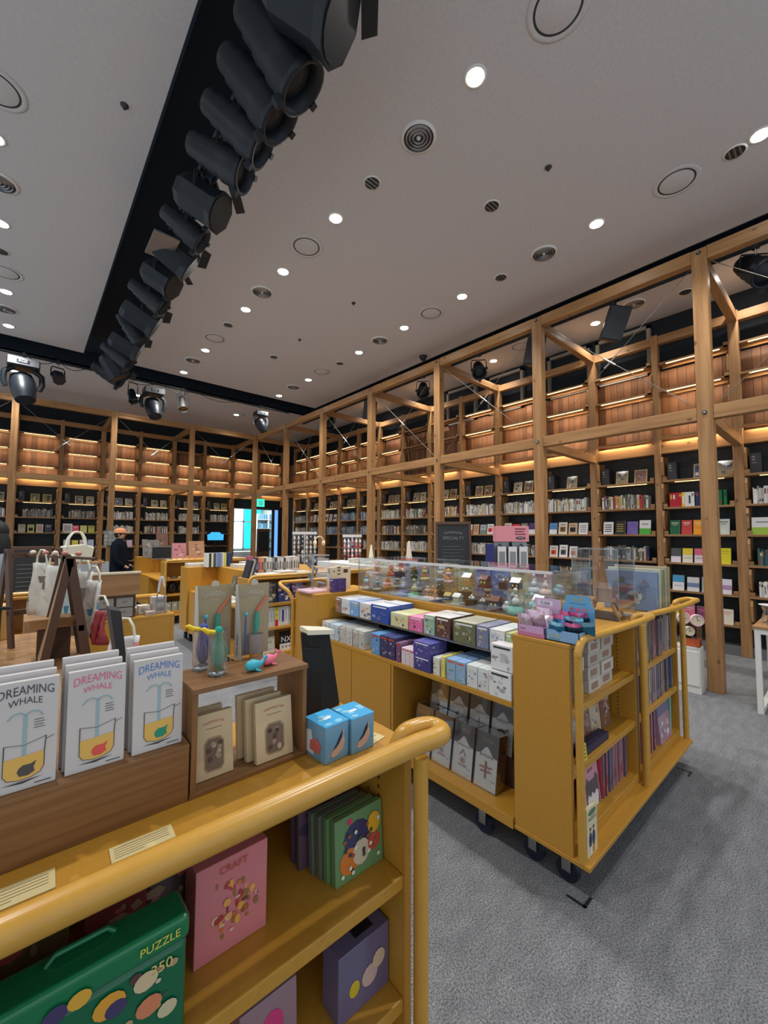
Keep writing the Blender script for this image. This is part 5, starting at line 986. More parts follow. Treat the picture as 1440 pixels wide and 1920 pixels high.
for i, c in enumerate(ROWB):
    w_ = random.uniform(.022, .042); h = random.uniform(.18, .205) if i else .22; mb = MB(); mb.box(0, w_-.002, 0, .15, 0, h, 'ink', L(*c)); mb.box(w_*.25, w_*.75, -.0008, 0, h*.3, h*.75, 'ink', L(*[min(255, int(v*.5+(110 if v < 100 else 0))) for v in c]))
    lone(mb, 'book', '%s book standing in the row on the second island cart, %s from left' % (cname(c), ORD[i]), 'book', (x, 4.60, 1.052), 'books standing on the second island', 0); x += w_
for i in range(3):
    mb = MB(); mb.T = Matrix.Rotation(.28, 4, 'Y'); mb.box(0, .02, 0, .15, 0, .2, 'ink', L(*[(40,42,50),(180,176,166),(70,76,90)][i])); lone(mb, 'book', '%s leaning book at the left corner of the second island cart' % ['black', 'cream', 'slate'][i], 'book', (1.82+.024*i, 4.32, 1.0515), None, 0)
# side ledge magazines and upright display
stack(1.80, 4.75, .7265, .24, .3, 2, [(180,190,150),(210,208,200)], 'open magazine lying on the side ledge of second island, %s from bottom', 'magazines on the side ledge', (.004, .007))
stack(1.80, 5.08, .7265, .24, .3, 2, [(200,196,186),(170,150,140)], 'magazine lying further along the side ledge of second island, %s from bottom', 'magazines on the side ledge', (.004, .007))
for i, (y, c) in enumerate(((4.95, (206,208,210)), (5.1, (170,180,190)), (5.25, (90,92,84)), (5.4, (110,106,90)))):
    mb = MB(); mb.T = Matrix.Rotation(.2, 4, 'Y'); mb.box(0, .02, -.07, .07, 0, .26, 'gloss_ink', L(*c)); p = mb; art(p, .13, .24, c, [(230,230,230),(60,60,60),(150,130,110)], 5, (0, .065, .01), (0, -1, 0), (0, 0, 1), (-1, 0, 0)); lone(mb, 'magazine', '%s magazine leaning on the riser of second island, %s from the near end' % (cname(c), ORD[i]), 'magazine', (2.06, y, .7265), 'leaning magazines', 0)
# on top of second island, further back
y = 4.9
for j in range(4): stack(2.24+.26*(j % 2), 4.98+.33*j, 1.0515, .22, .28, 3+j % 2, WH+[(190,200,206)], 'white paperback in pile %s on second island top, %%s from bottom' % 'abcd'[j], 'piled paperbacks on the second island', (.01, .02))
y = 5.4; 
for i, c in enumerate([(214,214,206),(40,60,50),(214,212,200),(60,80,60),(130,150,190),(110,130,180),(120,140,190),(206,206,180),(190,200,90),(40,50,90),(50,60,100),(46,50,80)]):
    mb = MB(); mb.box(0, .028, 0, .14, 0, .2, 'ink', L(*c)); lone(mb, 'book', '%s book in the far row of second island, %s from left' % (cname(c), ORD[i]), 'book', (1.98+.031*i, 6.12, 1.052), 'books in the far row of second island', 0)
stack(1.80, 6.34, 1.0515, .28, .2, 3, WH, 'white book in the pile on the far cart of second island, %s from bottom', 'white magazine piles')
stack(2.10, 6.36, 1.0515, .24, .2, 4, WH, 'white book in the higher pile on the far cart of second island, %s from bottom', 'white magazine piles')
# third island goods: grey round bags, bottles
for i, (dx, z, c) in enumerate(((.1, .5005, (60,62,66)), (.26, .5005, (70,70,74)), (.42, .5005, (54,56,60)), (.58, .5005, (66,66,70)))):
    mb = MB(); mb.T = Matrix.Rotation(.25, 4, 'Y'); mb.lathe([(.0001, 0), (.06, 0), (.075, .03), (.07, .12), (.05, .17), (.02, .19), (.0001, .19)], (0, 0, 0), 'foil', 14, L(*c), 1, .6); lone(mb, 'cushion_pack', 'dark grey film wrapped cushion, %s from left on the third island cart' % ORD[i], 'cushion', (1.84+dx, 7.85, z+.018), 'dark cushions on the third island')
for i in range(4): mb = MB(); mb.box(0, .09, 0, .12, 0, .15, 'ink', L(150, 150, 130)); mb.box(.03, .06, -.001, 0, .08, .11, 'ink', L(220, 220, 216)); lone(mb, 'storage_tin', 'grey tin with a white label, %s from left on the third island cart' % ORD[i], 'tin', (1.84+.1*i, 7.72, .2155), 'grey tins on the third island', .002)
for i in range(5): mb = MB(); mb.lathe([(.0001, 0), (.03, 0), (.035, .012), (.02, .03), (.0001, .032)], (0, 0, 0), 'ink', 12, L(*[(180,150,120),(90,90,96),(200,170,140),(120,110,110),(206,190,170)][i])); lone(mb, 'small_dish', '%s small dish, upper shelf of third island cart, %s from left' % (['tan', 'grey', 'cream', 'brown', 'pale'][i], ORD[i]), 'dish', (1.87+.09*i, 7.74, .7605))
for i, (x, c) in enumerate(((1.86,(120,140,120)),(1.96,(200,170,130)),(2.05,(206,190,160)),(2.15,(180,150,130)),(2.25,(214,120,90)),(2.36,(220,130,100)),(2.48,(206,200,190)))):
    mb = MB(); mb.lathe([(.0001, 0), (.035, 0), (.045, .02), (.03, .045), (.0001, .05)], (0, 0, 0), 'ink', 12, L(*c)); lone(mb, 'small_bowl', '%s small bowl on top of the third island cart, %s from left' % (cname(c), ORD[i]), 'bowl', (x, 7.76, 1.0515))
for i, (x, y, w_, h, c) in enumerate(((2.35, 8.9, .26, .30, (190,130,140)), (2.65, 8.8, .3, .34, (170,130,100)), (1.95, 9.4, .3, .36, (120,116,110)), (2.2, 9.6, .22, .5, (110,80,70)))):
    mb = MB(); mb.T = Matrix.Rotation(-.2, 4, 'X'); mb.box(-w_/2, w_/2, 0, .02, 0, h, 'ink', L(*c)); art(mb, w_, h, c, [tuple(int(v*.7) for v in c), (200,180,160)], 5, (-w_/2, 0, 0), (1, 0, 0), (0, 0, 1), (0, -1, 0)); lone(mb, 'framed_print', '%s framed print propped on the third island, %s size' % (['pink', 'brown', 'grey', 'dark reddish'][i], ['small', 'large', 'medium', 'tall narrow'][i]), 'picture', (x, y, 1.0515), 'prints propped on the third island')
mb = MB(); mb.box(-.18, .18, 0, .012, 0, .24, 'grey_metal'); mb.box(-.165, .165, -.001, 0, .015, .225, 'black_plastic'); lone(mb, 'tablet_screen', 'dark tablet screen with silver frame on the third island', 'screen', (1.98, 8.7, 1.0515))
lp = empty('laptop', (.58, 4.55, 1.052), 'open silver laptop behind the tan cardboard board', 'laptop')
b = MB(); b.box(-.17, .17, 0, .23, 0, .014, 'grey_metal'); child(b, 'keyboard_base', lp, .003); b = MB(); b.T = Matrix.Translation((0, .23, .014)) @ Matrix.Rotation(-.2, 4, 'X'); b.box(-.17, .17, -.008, 0, 0, .21, 'grey_metal'); b.text('hello', 1, (0, -.009, .09), (1, 0, 0), (0, 0, 1), 'ink', L(110, 110, 120), width=.06); child(b, 'screen_lid', lp, .003)
lp.location = (.42, 4.22, 1.052)

# ---------------- foreground cart goods ----------------
t = empty('low_wooden_box', (-.30, .80, 1.0505), 'low brown wooden box carrying the whale teapot cards', 'wooden box'); bw = 'box_wood_x'
b = MB(); b.box(0, .538, 0, .12, .092, .099, bw); child(b, 'top_board', t, .001)
b = MB(); b.box(0, .538, .001, .012, 0, .092, bw); child(b, 'front_board', t, .001)
for x_ in (0, .526): b = MB(); b.box(x_, x_+.012, .012, .12, 0, .092, 'box_wood_y'); child(b, 'side_board', t, .001)
t = empty('open_wooden_box', (.240, .80, 1.0505), 'open fronted brown wooden box under the bird glasses', 'wooden box')
b = MB(); b.box(0, .238, -.004, .125, .184, .194, bw); child(b, 'top_board', t, .001)
b = MB(); b.box(0, .238, 0, .12, 0, .008, bw); child(b, 'bottom_board', t, .001)
for x_ in (0.001, .227): b = MB(); b.box(x_, x_+.010, 0, .12, .008, .184, 'box_wood_z'); child(b, 'side_board', t, .001)
# whale tea cards
def whale_card(x, y, z, w_, h, tc, leaf, label, tilt=-.04):
    t = empty('tea_card', (x, y, z), label, 'gift card', 'boxed whale tea infuser cards'); T = Matrix.Rotation(tilt, 4, 'X')
    b = MB(); b.T = T; b.box(0, w_, 0, .011, 0, h, 'ink', L(202, 195, 190)); child(b, 'card_box', t, .0008)
    if tc is None: return t
    b = MB(); b.T = T; Y = -.0006
    b.text('DREAMING', 1, (w_*.5, Y, h*.845), (1, 0, 0), (0, 0, 1), 'ink', L(*tc), arc=h*.03, width=w_*.84, squash=1.4); b.text('WHALE', 1, (w_*.5, Y, h*.765), (1, 0, 0), (0, 0, 1), 'ink', L(*tc), arc=h*.022, width=w_*.5, squash=1.2)
    g = L(150, 176, 180); b.box(w_*.48, w_*.54, Y, 0, h*.30, h*.69, 'ink', g)
    for s_ in (-1, 1): b.tube([(w_*.51, Y, h*.685), (w_*(.51+.09*s_), Y, h*.71), (w_*(.51+.19*s_), Y, h*.70), (w_*(.51+.26*s_), Y, h*.655)], .0009, 'ink', 5, g)
    for k in range(4): b.box(w_*.64, w_*(.80-.02*(k % 2)), Y, 0, h*(.545+.024*k), h*(.551+.024*k), 'ink', L(90, 90, 90))
    P = [(w_*.22, Y, h*.30), (w_*.22, Y, h*.16), (w_*.28, Y, h*.115), (w_*.45, Y, h*.095), (w_*.62, Y, h*.10), (w_*.76, Y, h*.13), (w_*.81, Y, h*.18), (w_*.81, Y, h*.32)]
    b.poly([(p[0], Y*1.4, p[2]) for p in P], 'ink', L(222, 178, 90)); b.tube([(w_*.22, Y, h*.43), P[0], P[1], P[2], P[3], P[4], P[5], P[6], P[7], (w_*.83, Y, h*.45)], .0006, 'ink', 5, L(70, 60, 60))
    b.tube([(w_*.22, Y, h*.43), (w_*.5, Y, h*.405), (w_*.83, Y, h*.45)], .0004, 'ink', 5, L(90, 90, 90)); b.tube([(w_*.83, Y, h*.42), (w_*.95, Y, h*.44)], .0004, 'ink', 5, L(90, 90, 90))
    b.poly([(w_*x_, Y*2, h*z_) for x_, z_ in ((.42, .17), (.46, .13), (.58, .125), (.68, .15), (.66, .19), (.70, .245), (.62, .225), (.5, .225), (.44, .2))], 'ink', L(*leaf))
    b.poly([(w_*.2, Y*.9, h*.075), (w_*.5, Y*.9, h*.06), (w_*.8, Y*.9, h*.09), (w_*.5, Y*.9, h*.082)], 'ink', L(70, 66, 66)); b.box(w_*.68, w_*.93, Y, 0, h*.035, h*.042, 'ink', L(60, 60, 60)); child(b, 'printed_artwork', t)
    return t
CR = [(-.028, (70,70,76), (80,76,70), 'grey'), (.061, (222,110,140), (222,84,76), 'pink'), (.151, (90,130,196), (40,140,110), 'blue')]
for x, tc, lf, nm in CR:
    for j in range(3):
        whale_card(x-.003*j+(.0 if j else 0), .818+.017*j, 1.1500, .078, .155+.0085*j if j else .156, tc if j == 0 else None, lf, 'white whale tea card with %s lettering' % nm if j == 0 else 'plain white card %s behind the %s lettered whale card' % (['', 'directly', 'two places'][j], nm))
# bird glasses
def glass(x, y, z, r, h, label):
    b = MB(); b.lathe([(.0001, 0), (r*.9, 0), (r*.96, .002), (r, h), (r*.955, h), (r*.9, .010), (.0001, .009)], (0, 0, 0), 'glass', 24); t = lone(b, 'drinking_glass', label, 'glass', (x, y, z), None)
    b = MB(); b.lathe([(.0001, .0008), (r*.82, .0008), (r*.86, .005), (r*.7, .008), (.0001, .0082)], (0, 0, 0), 'acrylic_edge', 20); child(b, 'thick_base', t); return t
glass(.302, .853, 1.2447, .0195, .088, 'clear tall glass holding the green bird tea infuser'); glass(.286, .905, 1.2447, .0175, .085, 'clear tall glass holding the blue bird tea infuser')
def bird(x, y, z, col, label, h=.085, yl=.036, mouth=False):
    t = empty('bird_infuser', (x, y, z), label, 'tea infuser', None)
    b = MB(); b.lathe([(.0001, .0), (.005, .002), (.0105, .012), (.0138, .03), (.0125, .048), (.0088, .06), (.0078, .068), (.0085, .075), (.006, .082), (.0001, .084)], (0, 0, 0), col, 16, None, 1, .9); child(b, 'body', t)
    for s_ in (-1, 1): b = MB(); b.tube([(s_*.008, -.006, .054), (s_*.0125, -.008, .036), (s_*.0105, -.007, .014)], [.0025, .004, .001], col, 8); child(b, 'wing', t)
    b = MB(); b.tube([(.003, 0, .004), (.008, 0, -.002), (.012, 0, -.0035)], [.0025, .003, .001], col, 8); child(b, 'tail', t)
    b = MB(); b.tube([(-.003, 0, .074), (-.012, -.001, .0725), (-.022, -.001, .076), (-.03, -.001, .082), (-.036, -.001, .083)], [.003, .0056, .005, .0042, .0018], 'silicone_yellow', 10); child(b, 'beak', t)
    return t
bird(.303, .853, 1.2565, 'silicone_green', 'green bird shaped tea infuser with yellow beak hooked on the front glass'); bd = bird(.290, .905, 1.2555, 'silicone_blue', 'blue bird shaped tea infuser with yellow beak hooked on the rear glass')
def whale(x, y, z, mat, label, rz, s=1.):
    t = empty('whale_infuser', (x, y, z), label, 'tea infuser', None, rz)
    N = [(-.021, .010, .0, 8), (-.0205, .011, .004, 8)]
    pts = [(-.0225, 0, .0105), (-.021, 0, .0105), (-.016, 0, .0115), (-.006, 0, .0125), (.005, 0, .0115), (.013, 0, .012), (.019, 0, .0165), (.0225, 0, .0215)]; rad = [.001, .006, .0098, .0115, .009, .0052, .0032, .002]
    b = MB(); b.T = Matrix.Scale(s, 4); b.tube(pts, rad, mat, 14); child(b, 'body', t)
    for s_ in (-1, 1): b = MB(); b.T = Matrix.Scale(s, 4); b.tube([(.021, 0, .0205), (.0235, s_*.004, .0235), (.024, s_*.0085, .026)], [.002, .0026, .0008], mat, 8); child(b, 'tail_fluke', t)
    for s_ in (-1, 1): b = MB(); b.T = Matrix.Scale(s, 4); b.tube([(-.004, s_*.008, .005), (.001, s_*.0125, .002), (.006, s_*.015, .0012)], [.003, .0026, .0008], mat, 8); child(b, 'fin', t)
    return t
whale(.371, .828, 1.2447, 'silicone_cyan', 'small turquoise whale tea infuser on the wooden box', .15); whale(.412, .845, 1.2447, 'silicone_pink', 'small pink whale tea infuser beside the turquoise one', .35)
# clear fronted packs behind
def viva(x, y, label):
    w_, h = .082, .165; t = empty('infuser_pack', (x, y, 1.2447), label, 'gift pack', 'clear fronted infuser packs'); 
    b = MB(); b.box(0, w_, .04, .0412, 0, h, 'ink', L(172, 152, 112)); child(b, 'back_card', t)
    b = MB(); b.prism([(0, 0, 0), (0, .04, 0), (0, .04, h), (0, .026, h)], (.0012, 0, 0), 'ink', L(196, 192, 184)); b.text('TEA BIRD', 1, (-.0006, .02, .03), (0, 0, 1), (0, 1, 0), 'ink', L(80, 80, 80), width=.05); child(b, 'side_card', t)
    b = MB(); b.text('VIVAGOO', 1, (w_*.52, .0385, h*.82), (1, 0, 0), (0, 0, 1), 'ink', L(214, 206, 196), arc=.006, width=w_*.62, squash=1.2); b.box(w_*.36, w_*.66, .0395, .04, h*.79, h*.793, 'ink', L(206, 200, 190))
    b.lathe([(.016, 0), (.018, .045)], (.045, .027, .004), 'ink', 16, L(150, 136, 126), 1, .5); child(b, 'printed_artwork', t)
    b = MB(); b.tube([(.02, .03, .005), (.021, .03, .09)], .002, 'silicone_blue', 6); b.ball((.021, .028, .096), .005, 'silicone_cyan', n=8, h=6); child(b, 'blue_stirrer', t)
    b = MB(); b.tube([(.045, .03, .05), (.047, .03, .07), (.048, .03, .1)], [.004, .007, .004], 'silicone_green', 8); child(b, 'green_bird', t)
    b = MB(); b.tube([(.05, .034, .1), (.06, .034, .115), (.075, .034, .135)], [.004, .0035, .002], 'orange', 8); child(b, 'orange_beak', t)
    b = MB(); b.add([(0, 0, 0), (w_, 0, 0), (w_, .026, h), (0, .026, h)], [(0, 1, 2, 3)], 'film'); b.add([(w_, 0, 0), (w_, .04, 0), (w_, .04, h), (w_, .026, h)], [(0, 1, 2, 3)], 'film'); child(b, 'clear_window', t)
    b = MB(); b.prism([(w_*.5+.009*math.cos(a*PI/6), .03, h+.002+.009*math.sin(a*PI/6)) for a in range(-1, 8)], (0, .0015, 0), 'ink', L(196, 184, 160)); child(b, 'hang_tab', t)
viva(.292, .935, 'clear fronted bird infuser pack on the left, above the wooden box'); viva(.372, .905, 'clear fronted bird infuser pack on the right with round hang tab')
# parchment framed boxes inside the open box
def parch(x, y, w_, h, label, pic, tilt=.12):
    t = empty('framed_gift_box', (x, y, 1.0595), label, 'gift box', 'parchment coloured gift boxes'); T = Matrix.Rotation(-tilt, 4, 'X')
    b = MB(); b.T = T; b.box(0, w_, 0, .014, 0, h, 'ink', L(206, 184, 146)); child(b, 'box', t, .001)
    if pic:
        b = MB(); b.T = T; Y = -.0006; b.text('HANDMADE TREE', 1, (w_/2, Y, h*.82), (1, 0, 0), (0, 0, 1), 'ink', L(180, 96, 70), arc=.003, width=w_*.56, squash=1.2); b.box(w_*.3, w_*.7, Y, 0, h*.755, h*.765, 'ink', L(150, 110, 90))
        o8 = [(.24, .16), (.24, .54), (.34, .62), (.66, .62), (.76, .54), (.76, .16), (.68, .10), (.32, .10)]
        b.poly([(w_*a, Y, h*c) for a, c in o8], 'ink', L(166, 140, 104)); b.poly([(w_*(.5+(a-.5)*.88), Y*1.8, h*(.36+(c-.36)*.9)) for a, c in o8], 'ink', L(120, 100, 84))
        for k in range(10): bx_, bz_ = random.uniform(.34, .66), random.uniform(.18, .54); b.poly([(w_*bx_+.005*math.cos(q), Y*2.4-.0001*k, h*bz_+.005*math.sin(q)) for q in [PI*a/3 for a in range(6)]], 'ink', L(*random.choice([(90,70,60),(160,140,120),(70,56,50),(190,170,150)])))
        child(b, 'printed_artwork', t)
    return t
parch(.257, .828, .073, .118, 'parchment coloured box with an oval picture, left inside the open wooden box', True)
parch(.371, .812, .082, .118, 'parchment coloured box with a dark framed picture, right inside the open wooden box', True)
parch(.36, .834, .08, .122, 'parchment box directly behind the right framed box', False); parch(.352, .858, .085, .125, 'parchment box two places behind the right framed box', False); parch(.262, .862, .06, .118, 'olive parchment box behind the left framed box', False)
# blue whale boxes
for i, (x, y) in enumerate(((.497, .748), (.562, .745))):
    mb = MB(); w_ = .062; h = .075
    mb.box(0, w_, 0, .075, 0, h, 'gloss_ink', L(110, 160, 190)); o = lone(mb, 'blue_gift_box', 'sky blue box with a whale picture, %s of the pair by the wooden box' % ('left' if i == 0 else 'right'), 'gift box', (x-.012, y-.012+.0, 1.0505), 'pair of blue whale boxes', .001, .06 if i == 0 else .0)
    p = MB(); p.box(-.0005, w_+.0005, -.0005, .0755, h*.97, h+.0006, 'gloss_ink', L(80, 176, 226)); 
    for k in range(7): cx, cy = random.uniform(.1, .9)*w_, random.uniform(.1, .9)*.075; p.poly([(cx+.007*math.cos(a*PI/4)*1.3, cy+.006*math.sin(a*PI/4), h+.0008+.00005*k) for a in range(8)], 'gloss_ink', L(150, 210, 236))
    p.box(w_*.3, w_*.62, .03, .04, h+.0012, h+.0014, 'ink', L(226, 236, 240))
    Y = -.0008; p.poly([(w_*a, Y, h*c) for a, c in ((.22, .18), (.3, .32), (.45, .45), (.6, .66), (.72, .78), (.8, .8), (.74, .66), (.82, .46), (.72, .26), (.5, .14), (.32, .12))], 'gloss_ink', L(206, 170, 150)); p.poly([(w_*a, Y*1.4, h*c) for a, c in ((.3, .32), (.45, .45), (.6, .66), (.72, .78), (.7, .6), (.56, .44), (.44, .36))], 'gloss_ink', L(40, 50, 66))
    p.poly([(-.0008, .055, h*.2), (-.0008, .02, h*.2), (-.0008, .015, h*.45), (-.0008, .03, h*.6), (-.0008, .055, h*.45)], 'gloss_ink', L(206, 110, 110)); p.poly([(-.0006, .072, h*.1), (-.0006, .04, h*.1), (-.0006, .05, h*.75), (-.0006, .072, h*.7)], 'gloss_ink', L(226, 230, 230)); child(p, 'printed_artwork', o)
# description cards
def info(x, y, w_, d, rz, label):
    mb = MB(); mb.box(0, w_, 0, d, 0, .0012, 'ink', L(214, 194, 140)); o = lone(mb, 'description_card', label, 'card', (x, y, 1.0505), 'description cards on the cart top', 0, rz)
    p = MB(); 
    for k in range(5): p.box(w_*.06, w_*(.92 if k else .5), d*(.2+.15*k), d*(.225+.15*k), .0013, .0015, 'ink', L(120, 100, 70))
    child(p, 'printed_text', o)
info(.113, .722, .085, .036, -.03, 'small cream description card with fine print, middle of the cart top'); info(-.04, .728, .09, .042, -.03, 'small cream description card with fine print at the left picture edge'); info(.60, .735, .06, .06, .2, 'small cream description card at the right corner of the cart top')
# big black open book display
t = empty('black_folder', (.56, .95, 1.0505), 'large black open folder with cream pages standing behind the blue boxes', 'folder')
b = MB(); b.prism([(0, 0, 0), (.045, -.01, 0), (.045, -.01, .175), (.0, .0, .18)], (.0, .012, 0), 'blackbook'); child(b, 'spine_cover', t, .001)
b = MB(); b.prism([(.03, 0, 0), (.125, .02, 0), (.085, .015, .205), (.01, .005, .215)], (-.005, .03, 0), 'blackbook'); child(b, 'front_cover', t, .001)
b = MB(); b.prism([(.008, .0, .213), (.09, .0, .203), (.09, .05, .203), (.02, .065, .213)], (0, 0, .012), 'ink', L(230, 222, 196)); child(b, 'pages', t)
# goods on the foreground cart shelves
def pinkart(p, w, h): 
    for k in range(46): blob(p, random.triangular(.12, .9, .55)*w, random.triangular(.1, .85, .4)*h, w*random.uniform(.015, .06), h*random.uniform(.015, .055), random.choice([(206,110,60),(230,160,80),(190,80,60),(110,60,70),(226,180,150),(150,110,60),(170,60,60)]), -.0008-.00004*k, 6)
    p.text('CRAFT', 1, (w*.5, -.003, h*.86), (1, 0, 0), (0, 0, 1), 'ink', L(190, 80, 60), width=w*.4)
faceout(.252, .79, .7605, .135, .165, (206,122,124), 'pink craft box with orange animals on the upper shelf', pinkart, tilt=0, t=.06, nm='pink_craft_box', cat='box')  # pink darkened to take on the shade inside the shelf
for i in range(4):
    def ga(p, w, h): 
        blob(p, w*.45, h*.62, w*.28, h*.25, (60,60,96)); blob(p, w*.28, h*.3, w*.2, h*.2, (210,120,50), -.0012); blob(p, w*.52, h*.35, w*.18, h*.2, (206,190,160), -.0016); blob(p, w*.8, h*.4, w*.14, h*.14, (190,80,70), -.002); blob(p, w*.8, h*.7, w*.14, h*.17, (222,170,50), -.0024); blob(p, w*.3, h*.9, w*.06, h*.05, (200,60,90)); [blob(p, w*random.uniform(.1, .9), h*random.uniform(.08, .75), w*.035, h*.035, random.choice([(60,90,60),(226,220,200),(80,60,70),(160,90,50)]), -.0028-.00003*q, 6) for q in range(26)]
    faceout(.535-.006*i, .765+.022*i, .7605, .135, .135-.002*i, (104,140,92) if i < 2 else (100,108,92), 'green boxed puzzle with round fruit shapes, %s on the upper shelf' % ['frontmost', 'second in the row', 'third in the row', 'rearmost'][i], ga, tilt=.06, t=.016, nm='green_puzzle_box', cat='puzzle box')
for i in range(2): faceout(.50, .86+.03*i, .7605, .15, .16, (96,76,90), 'dark purple puzzle box behind the green ones, %s' % ['nearer', 'further back'][i], lambda p, w, h: art(p, w, h, (0,0,0), [(150,130,140),(70,60,80),(120,100,110)], 6, (0, 0, 0), (1, 0, 0), (0, 0, 1), (0, -1, 0)), tilt=.06, nm='purple_puzzle_box', cat='puzzle box')
t = empty('green_case', (-.045, .712, .7606), 'large green lidded suitcase box with dog and fox stickers', 'box')
b = MB(); b.box(0, .262, 0, .06, 0, .135, 'gloss_ink', L(16, 100, 64)); child(b, 'case_body', t, .008, 3); b = MB(); b.box(-.003, .265, -.003, .063, .135, .172, 'gloss_ink', L(20, 112, 68)); child(b, 'lid', t, .009, 4)  # greens lowered, shelf shade put into the colour
b = MB(); Y = -.0006
for cx, cz, r, c in [(random.uniform(.02, .25), random.uniform(.03, .28), random.uniform(.006, .014), random.choice([(190,150,110),(60,90,70),(90,60,60),(206,190,160)])) for _ in range(40)]+[(.06, .30, .03, (226,220,210)), (.1, .32, .022, (70,60,100)), (.125, .325, .022, (226,170,60)), (.16, .245, .032, (226,160,50)), (.168, .225, .022, (70,60,100)), (.205, .25, .026, (214,190,150)), (.21, .165, .028, (214,130,90)), (.1, .18, .03, (120,60,50)), (.05, .2, .035, (206,190,170)), (.235, .12, .022, (206,190,150)), (.14, .1, .03, (230,180,90)), (.05, .08, .03, (190,90,80))]: b.poly([(cx+r*.62*math.cos(a*PI/6), Y-(.0035 if cz > .29 else 0), cz*.44+r*.5*math.sin(a*PI/6)) for a in range(12)], 'gloss_ink', L(*c)); Y -= .00005
b.text('PUZZLE', 1, (.222, -.0065, .15), (1, 0, 0), (0, 0, 1), 'ink', L(226, 210, 80), width=.055); b.text('350', 1, (.225, -.004, .112), (1, 0, 0), (0, 0, 1), 'ink', L(226, 200, 120), width=.03); child(b, 'printed_artwork', t)
b = MB(); b.tube([(.09, .04, .172), (.1, .04, .182), (.16, .04, .182), (.17, .04, .172)], .004, 'gloss_ink', 8, L(20, 110, 70)); child(b, 'handle', t)
def vi(p, w, h): blob(p, w*.3, h*.38, w*.1, h*.12, (206,180,40)); blob(p, w*.6, h*.4, w*.16, h*.16, (200,170,160), -.0012); blob(p, w*.78, h*.55, w*.13, h*.14, (206,180,150), -.0016)
faceout(.53, .745, .5006, .14, .135, (104,94,122), 'violet box with a cut out top on the lower shelf', vi, tilt=0, t=.06, nm='violet_toy_box', cat='box'); mb = MB(); mb.box(0, .05, 0, .03, 0, .001, 'blackbook'); lone(mb, 'box_opening', 'dark cut out opening in the top of the violet box', 'panel', (.585, .76, .6362))  # violet base colour darkened for the shade inside the shelf
faceout(.34, .79, .5006, .12, .115, (150,120,130), 'mauve box with a magenta patch on the lower shelf', lambda p, w, h: (blob(p, w*.55, h*.5, w*.2, h*.25, (206,60,120)), blob(p, w*.7, h*.25, w*.15, h*.15, (220,216,210), -.0012)), tilt=.05, t=.04, nm='mauve_toy_box', cat='box')
faceout(.46, .93, .5006, .1, .16, (120,80,40), 'brown box deep inside the lower shelf', vi, tilt=0, t=.04, nm='brown_toy_box', cat='box')
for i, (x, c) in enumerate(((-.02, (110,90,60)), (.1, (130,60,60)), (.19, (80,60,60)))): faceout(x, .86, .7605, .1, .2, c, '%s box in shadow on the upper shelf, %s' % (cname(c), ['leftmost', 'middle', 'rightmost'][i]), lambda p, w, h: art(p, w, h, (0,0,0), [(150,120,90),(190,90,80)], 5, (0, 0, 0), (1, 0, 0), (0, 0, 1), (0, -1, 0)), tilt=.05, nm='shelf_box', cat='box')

# ---------------- middle left: wooden tables, stands and bags ----------------
t = empty('wooden_table', (-1.1, 1.12, 0), 'light wooden display table behind the foreground cart', 'table')
b = MB(); b.box(0, 1.32, 0, 1.5, 1.02, 1.05, 'shelf_wood_y'); child(b, 'table_top', t, .003)
for x_, y_ in ((.03, .03), (1.23, .03), (.03, 1.41), (1.23, 1.41)): b = MB(); b.box(x_, x_+.06, y_, y_+.06, 0, 1.02, 'shelf_wood_z'); child(b, 'leg', t)
def easel(x, y, z, h, label, w_=.16, rz=0, mat='walnut'):
    t = empty('wooden_stand', (x, y, z), label, 'display stand', None, rz)
    for s_ in (-1, 1):
        b = MB(); b.prism([(-.075, s_*w_/2, 0), (-.05, s_*w_/2, 0), (.012, s_*w_/2, h), (-.012, s_*w_/2, h)], (0, .012, 0), mat); child(b, 'rear_leg', t)
        b = MB(); b.prism([(.05, s_*w_/2, 0), (.08, s_*w_/2, 0), (.015, s_*w_/2, h*1.02), (-.012, s_*w_/2, h*1.02)], (0, .012, 0), mat); child(b, 'front_leg', t)
    for zz in (.35, .95): b = MB(); xo = .065-.065*zz; b.box(xo-.008, xo+.008, -w_/2, w_/2, h*zz-.01, h*zz+.01, mat); child(b, 'rung', t)
    return t
e1 = easel(.125, 1.95, 1.051, .385, 'dark wooden A frame stand nearest to the whale cards', .2)
b = MB(); b.prism([(-.072, -.09, .012), (-.06, -.09, .012), (.008, -.09, .37), (-.004, -.09, .37)], (0, .18, 0), 'shelf_wood_z'); child(b, 'panel', e1)
e2 = easel(.03, 2.42, 1.051, .40, 'brown wooden ladder stand hung with printed cloth bags', .2, -1.1)
def clothbag(x, y, z, w_, h, c, label, rz, art_c):
    vs = []; fs = []; N, K = 6, 8
    for j in range(K+1):
        for i in range(N+1): u, v = i/N, j/K; vs.append(((u-.5)*w_*(1+.12*math.sin(v*3)), .012*math.sin(u*9+v*5)+random.uniform(-.002, .002), -v*h))
    for j in range(K):
        for i in range(N): a = j*(N+1)+i; fs.append((a, a+1, a+N+2, a+N+1))
    b = MB(); b.add(vs, fs, 'ink', [L(*(art_c if random.random() < .18 and 8 < q < 40 else jit(c, 6))) for q in range(len(fs))], True); o = lone(b, 'cloth_bag', label, 'bag', (x, y, z), 'hanging cloth bags', 0, rz); m_ = o.modifiers.new('s', 'SOLIDIFY'); m_.thickness = .012
    b = MB(); 
    b.tube([(-.03, 0, 0), (-.025, 0, .03), (-.01, 0, .055), (.01, 0, .055), (.025, 0, .03), (.03, 0, 0)], .004, 'canvas', 6); child(b, 'strap', o)
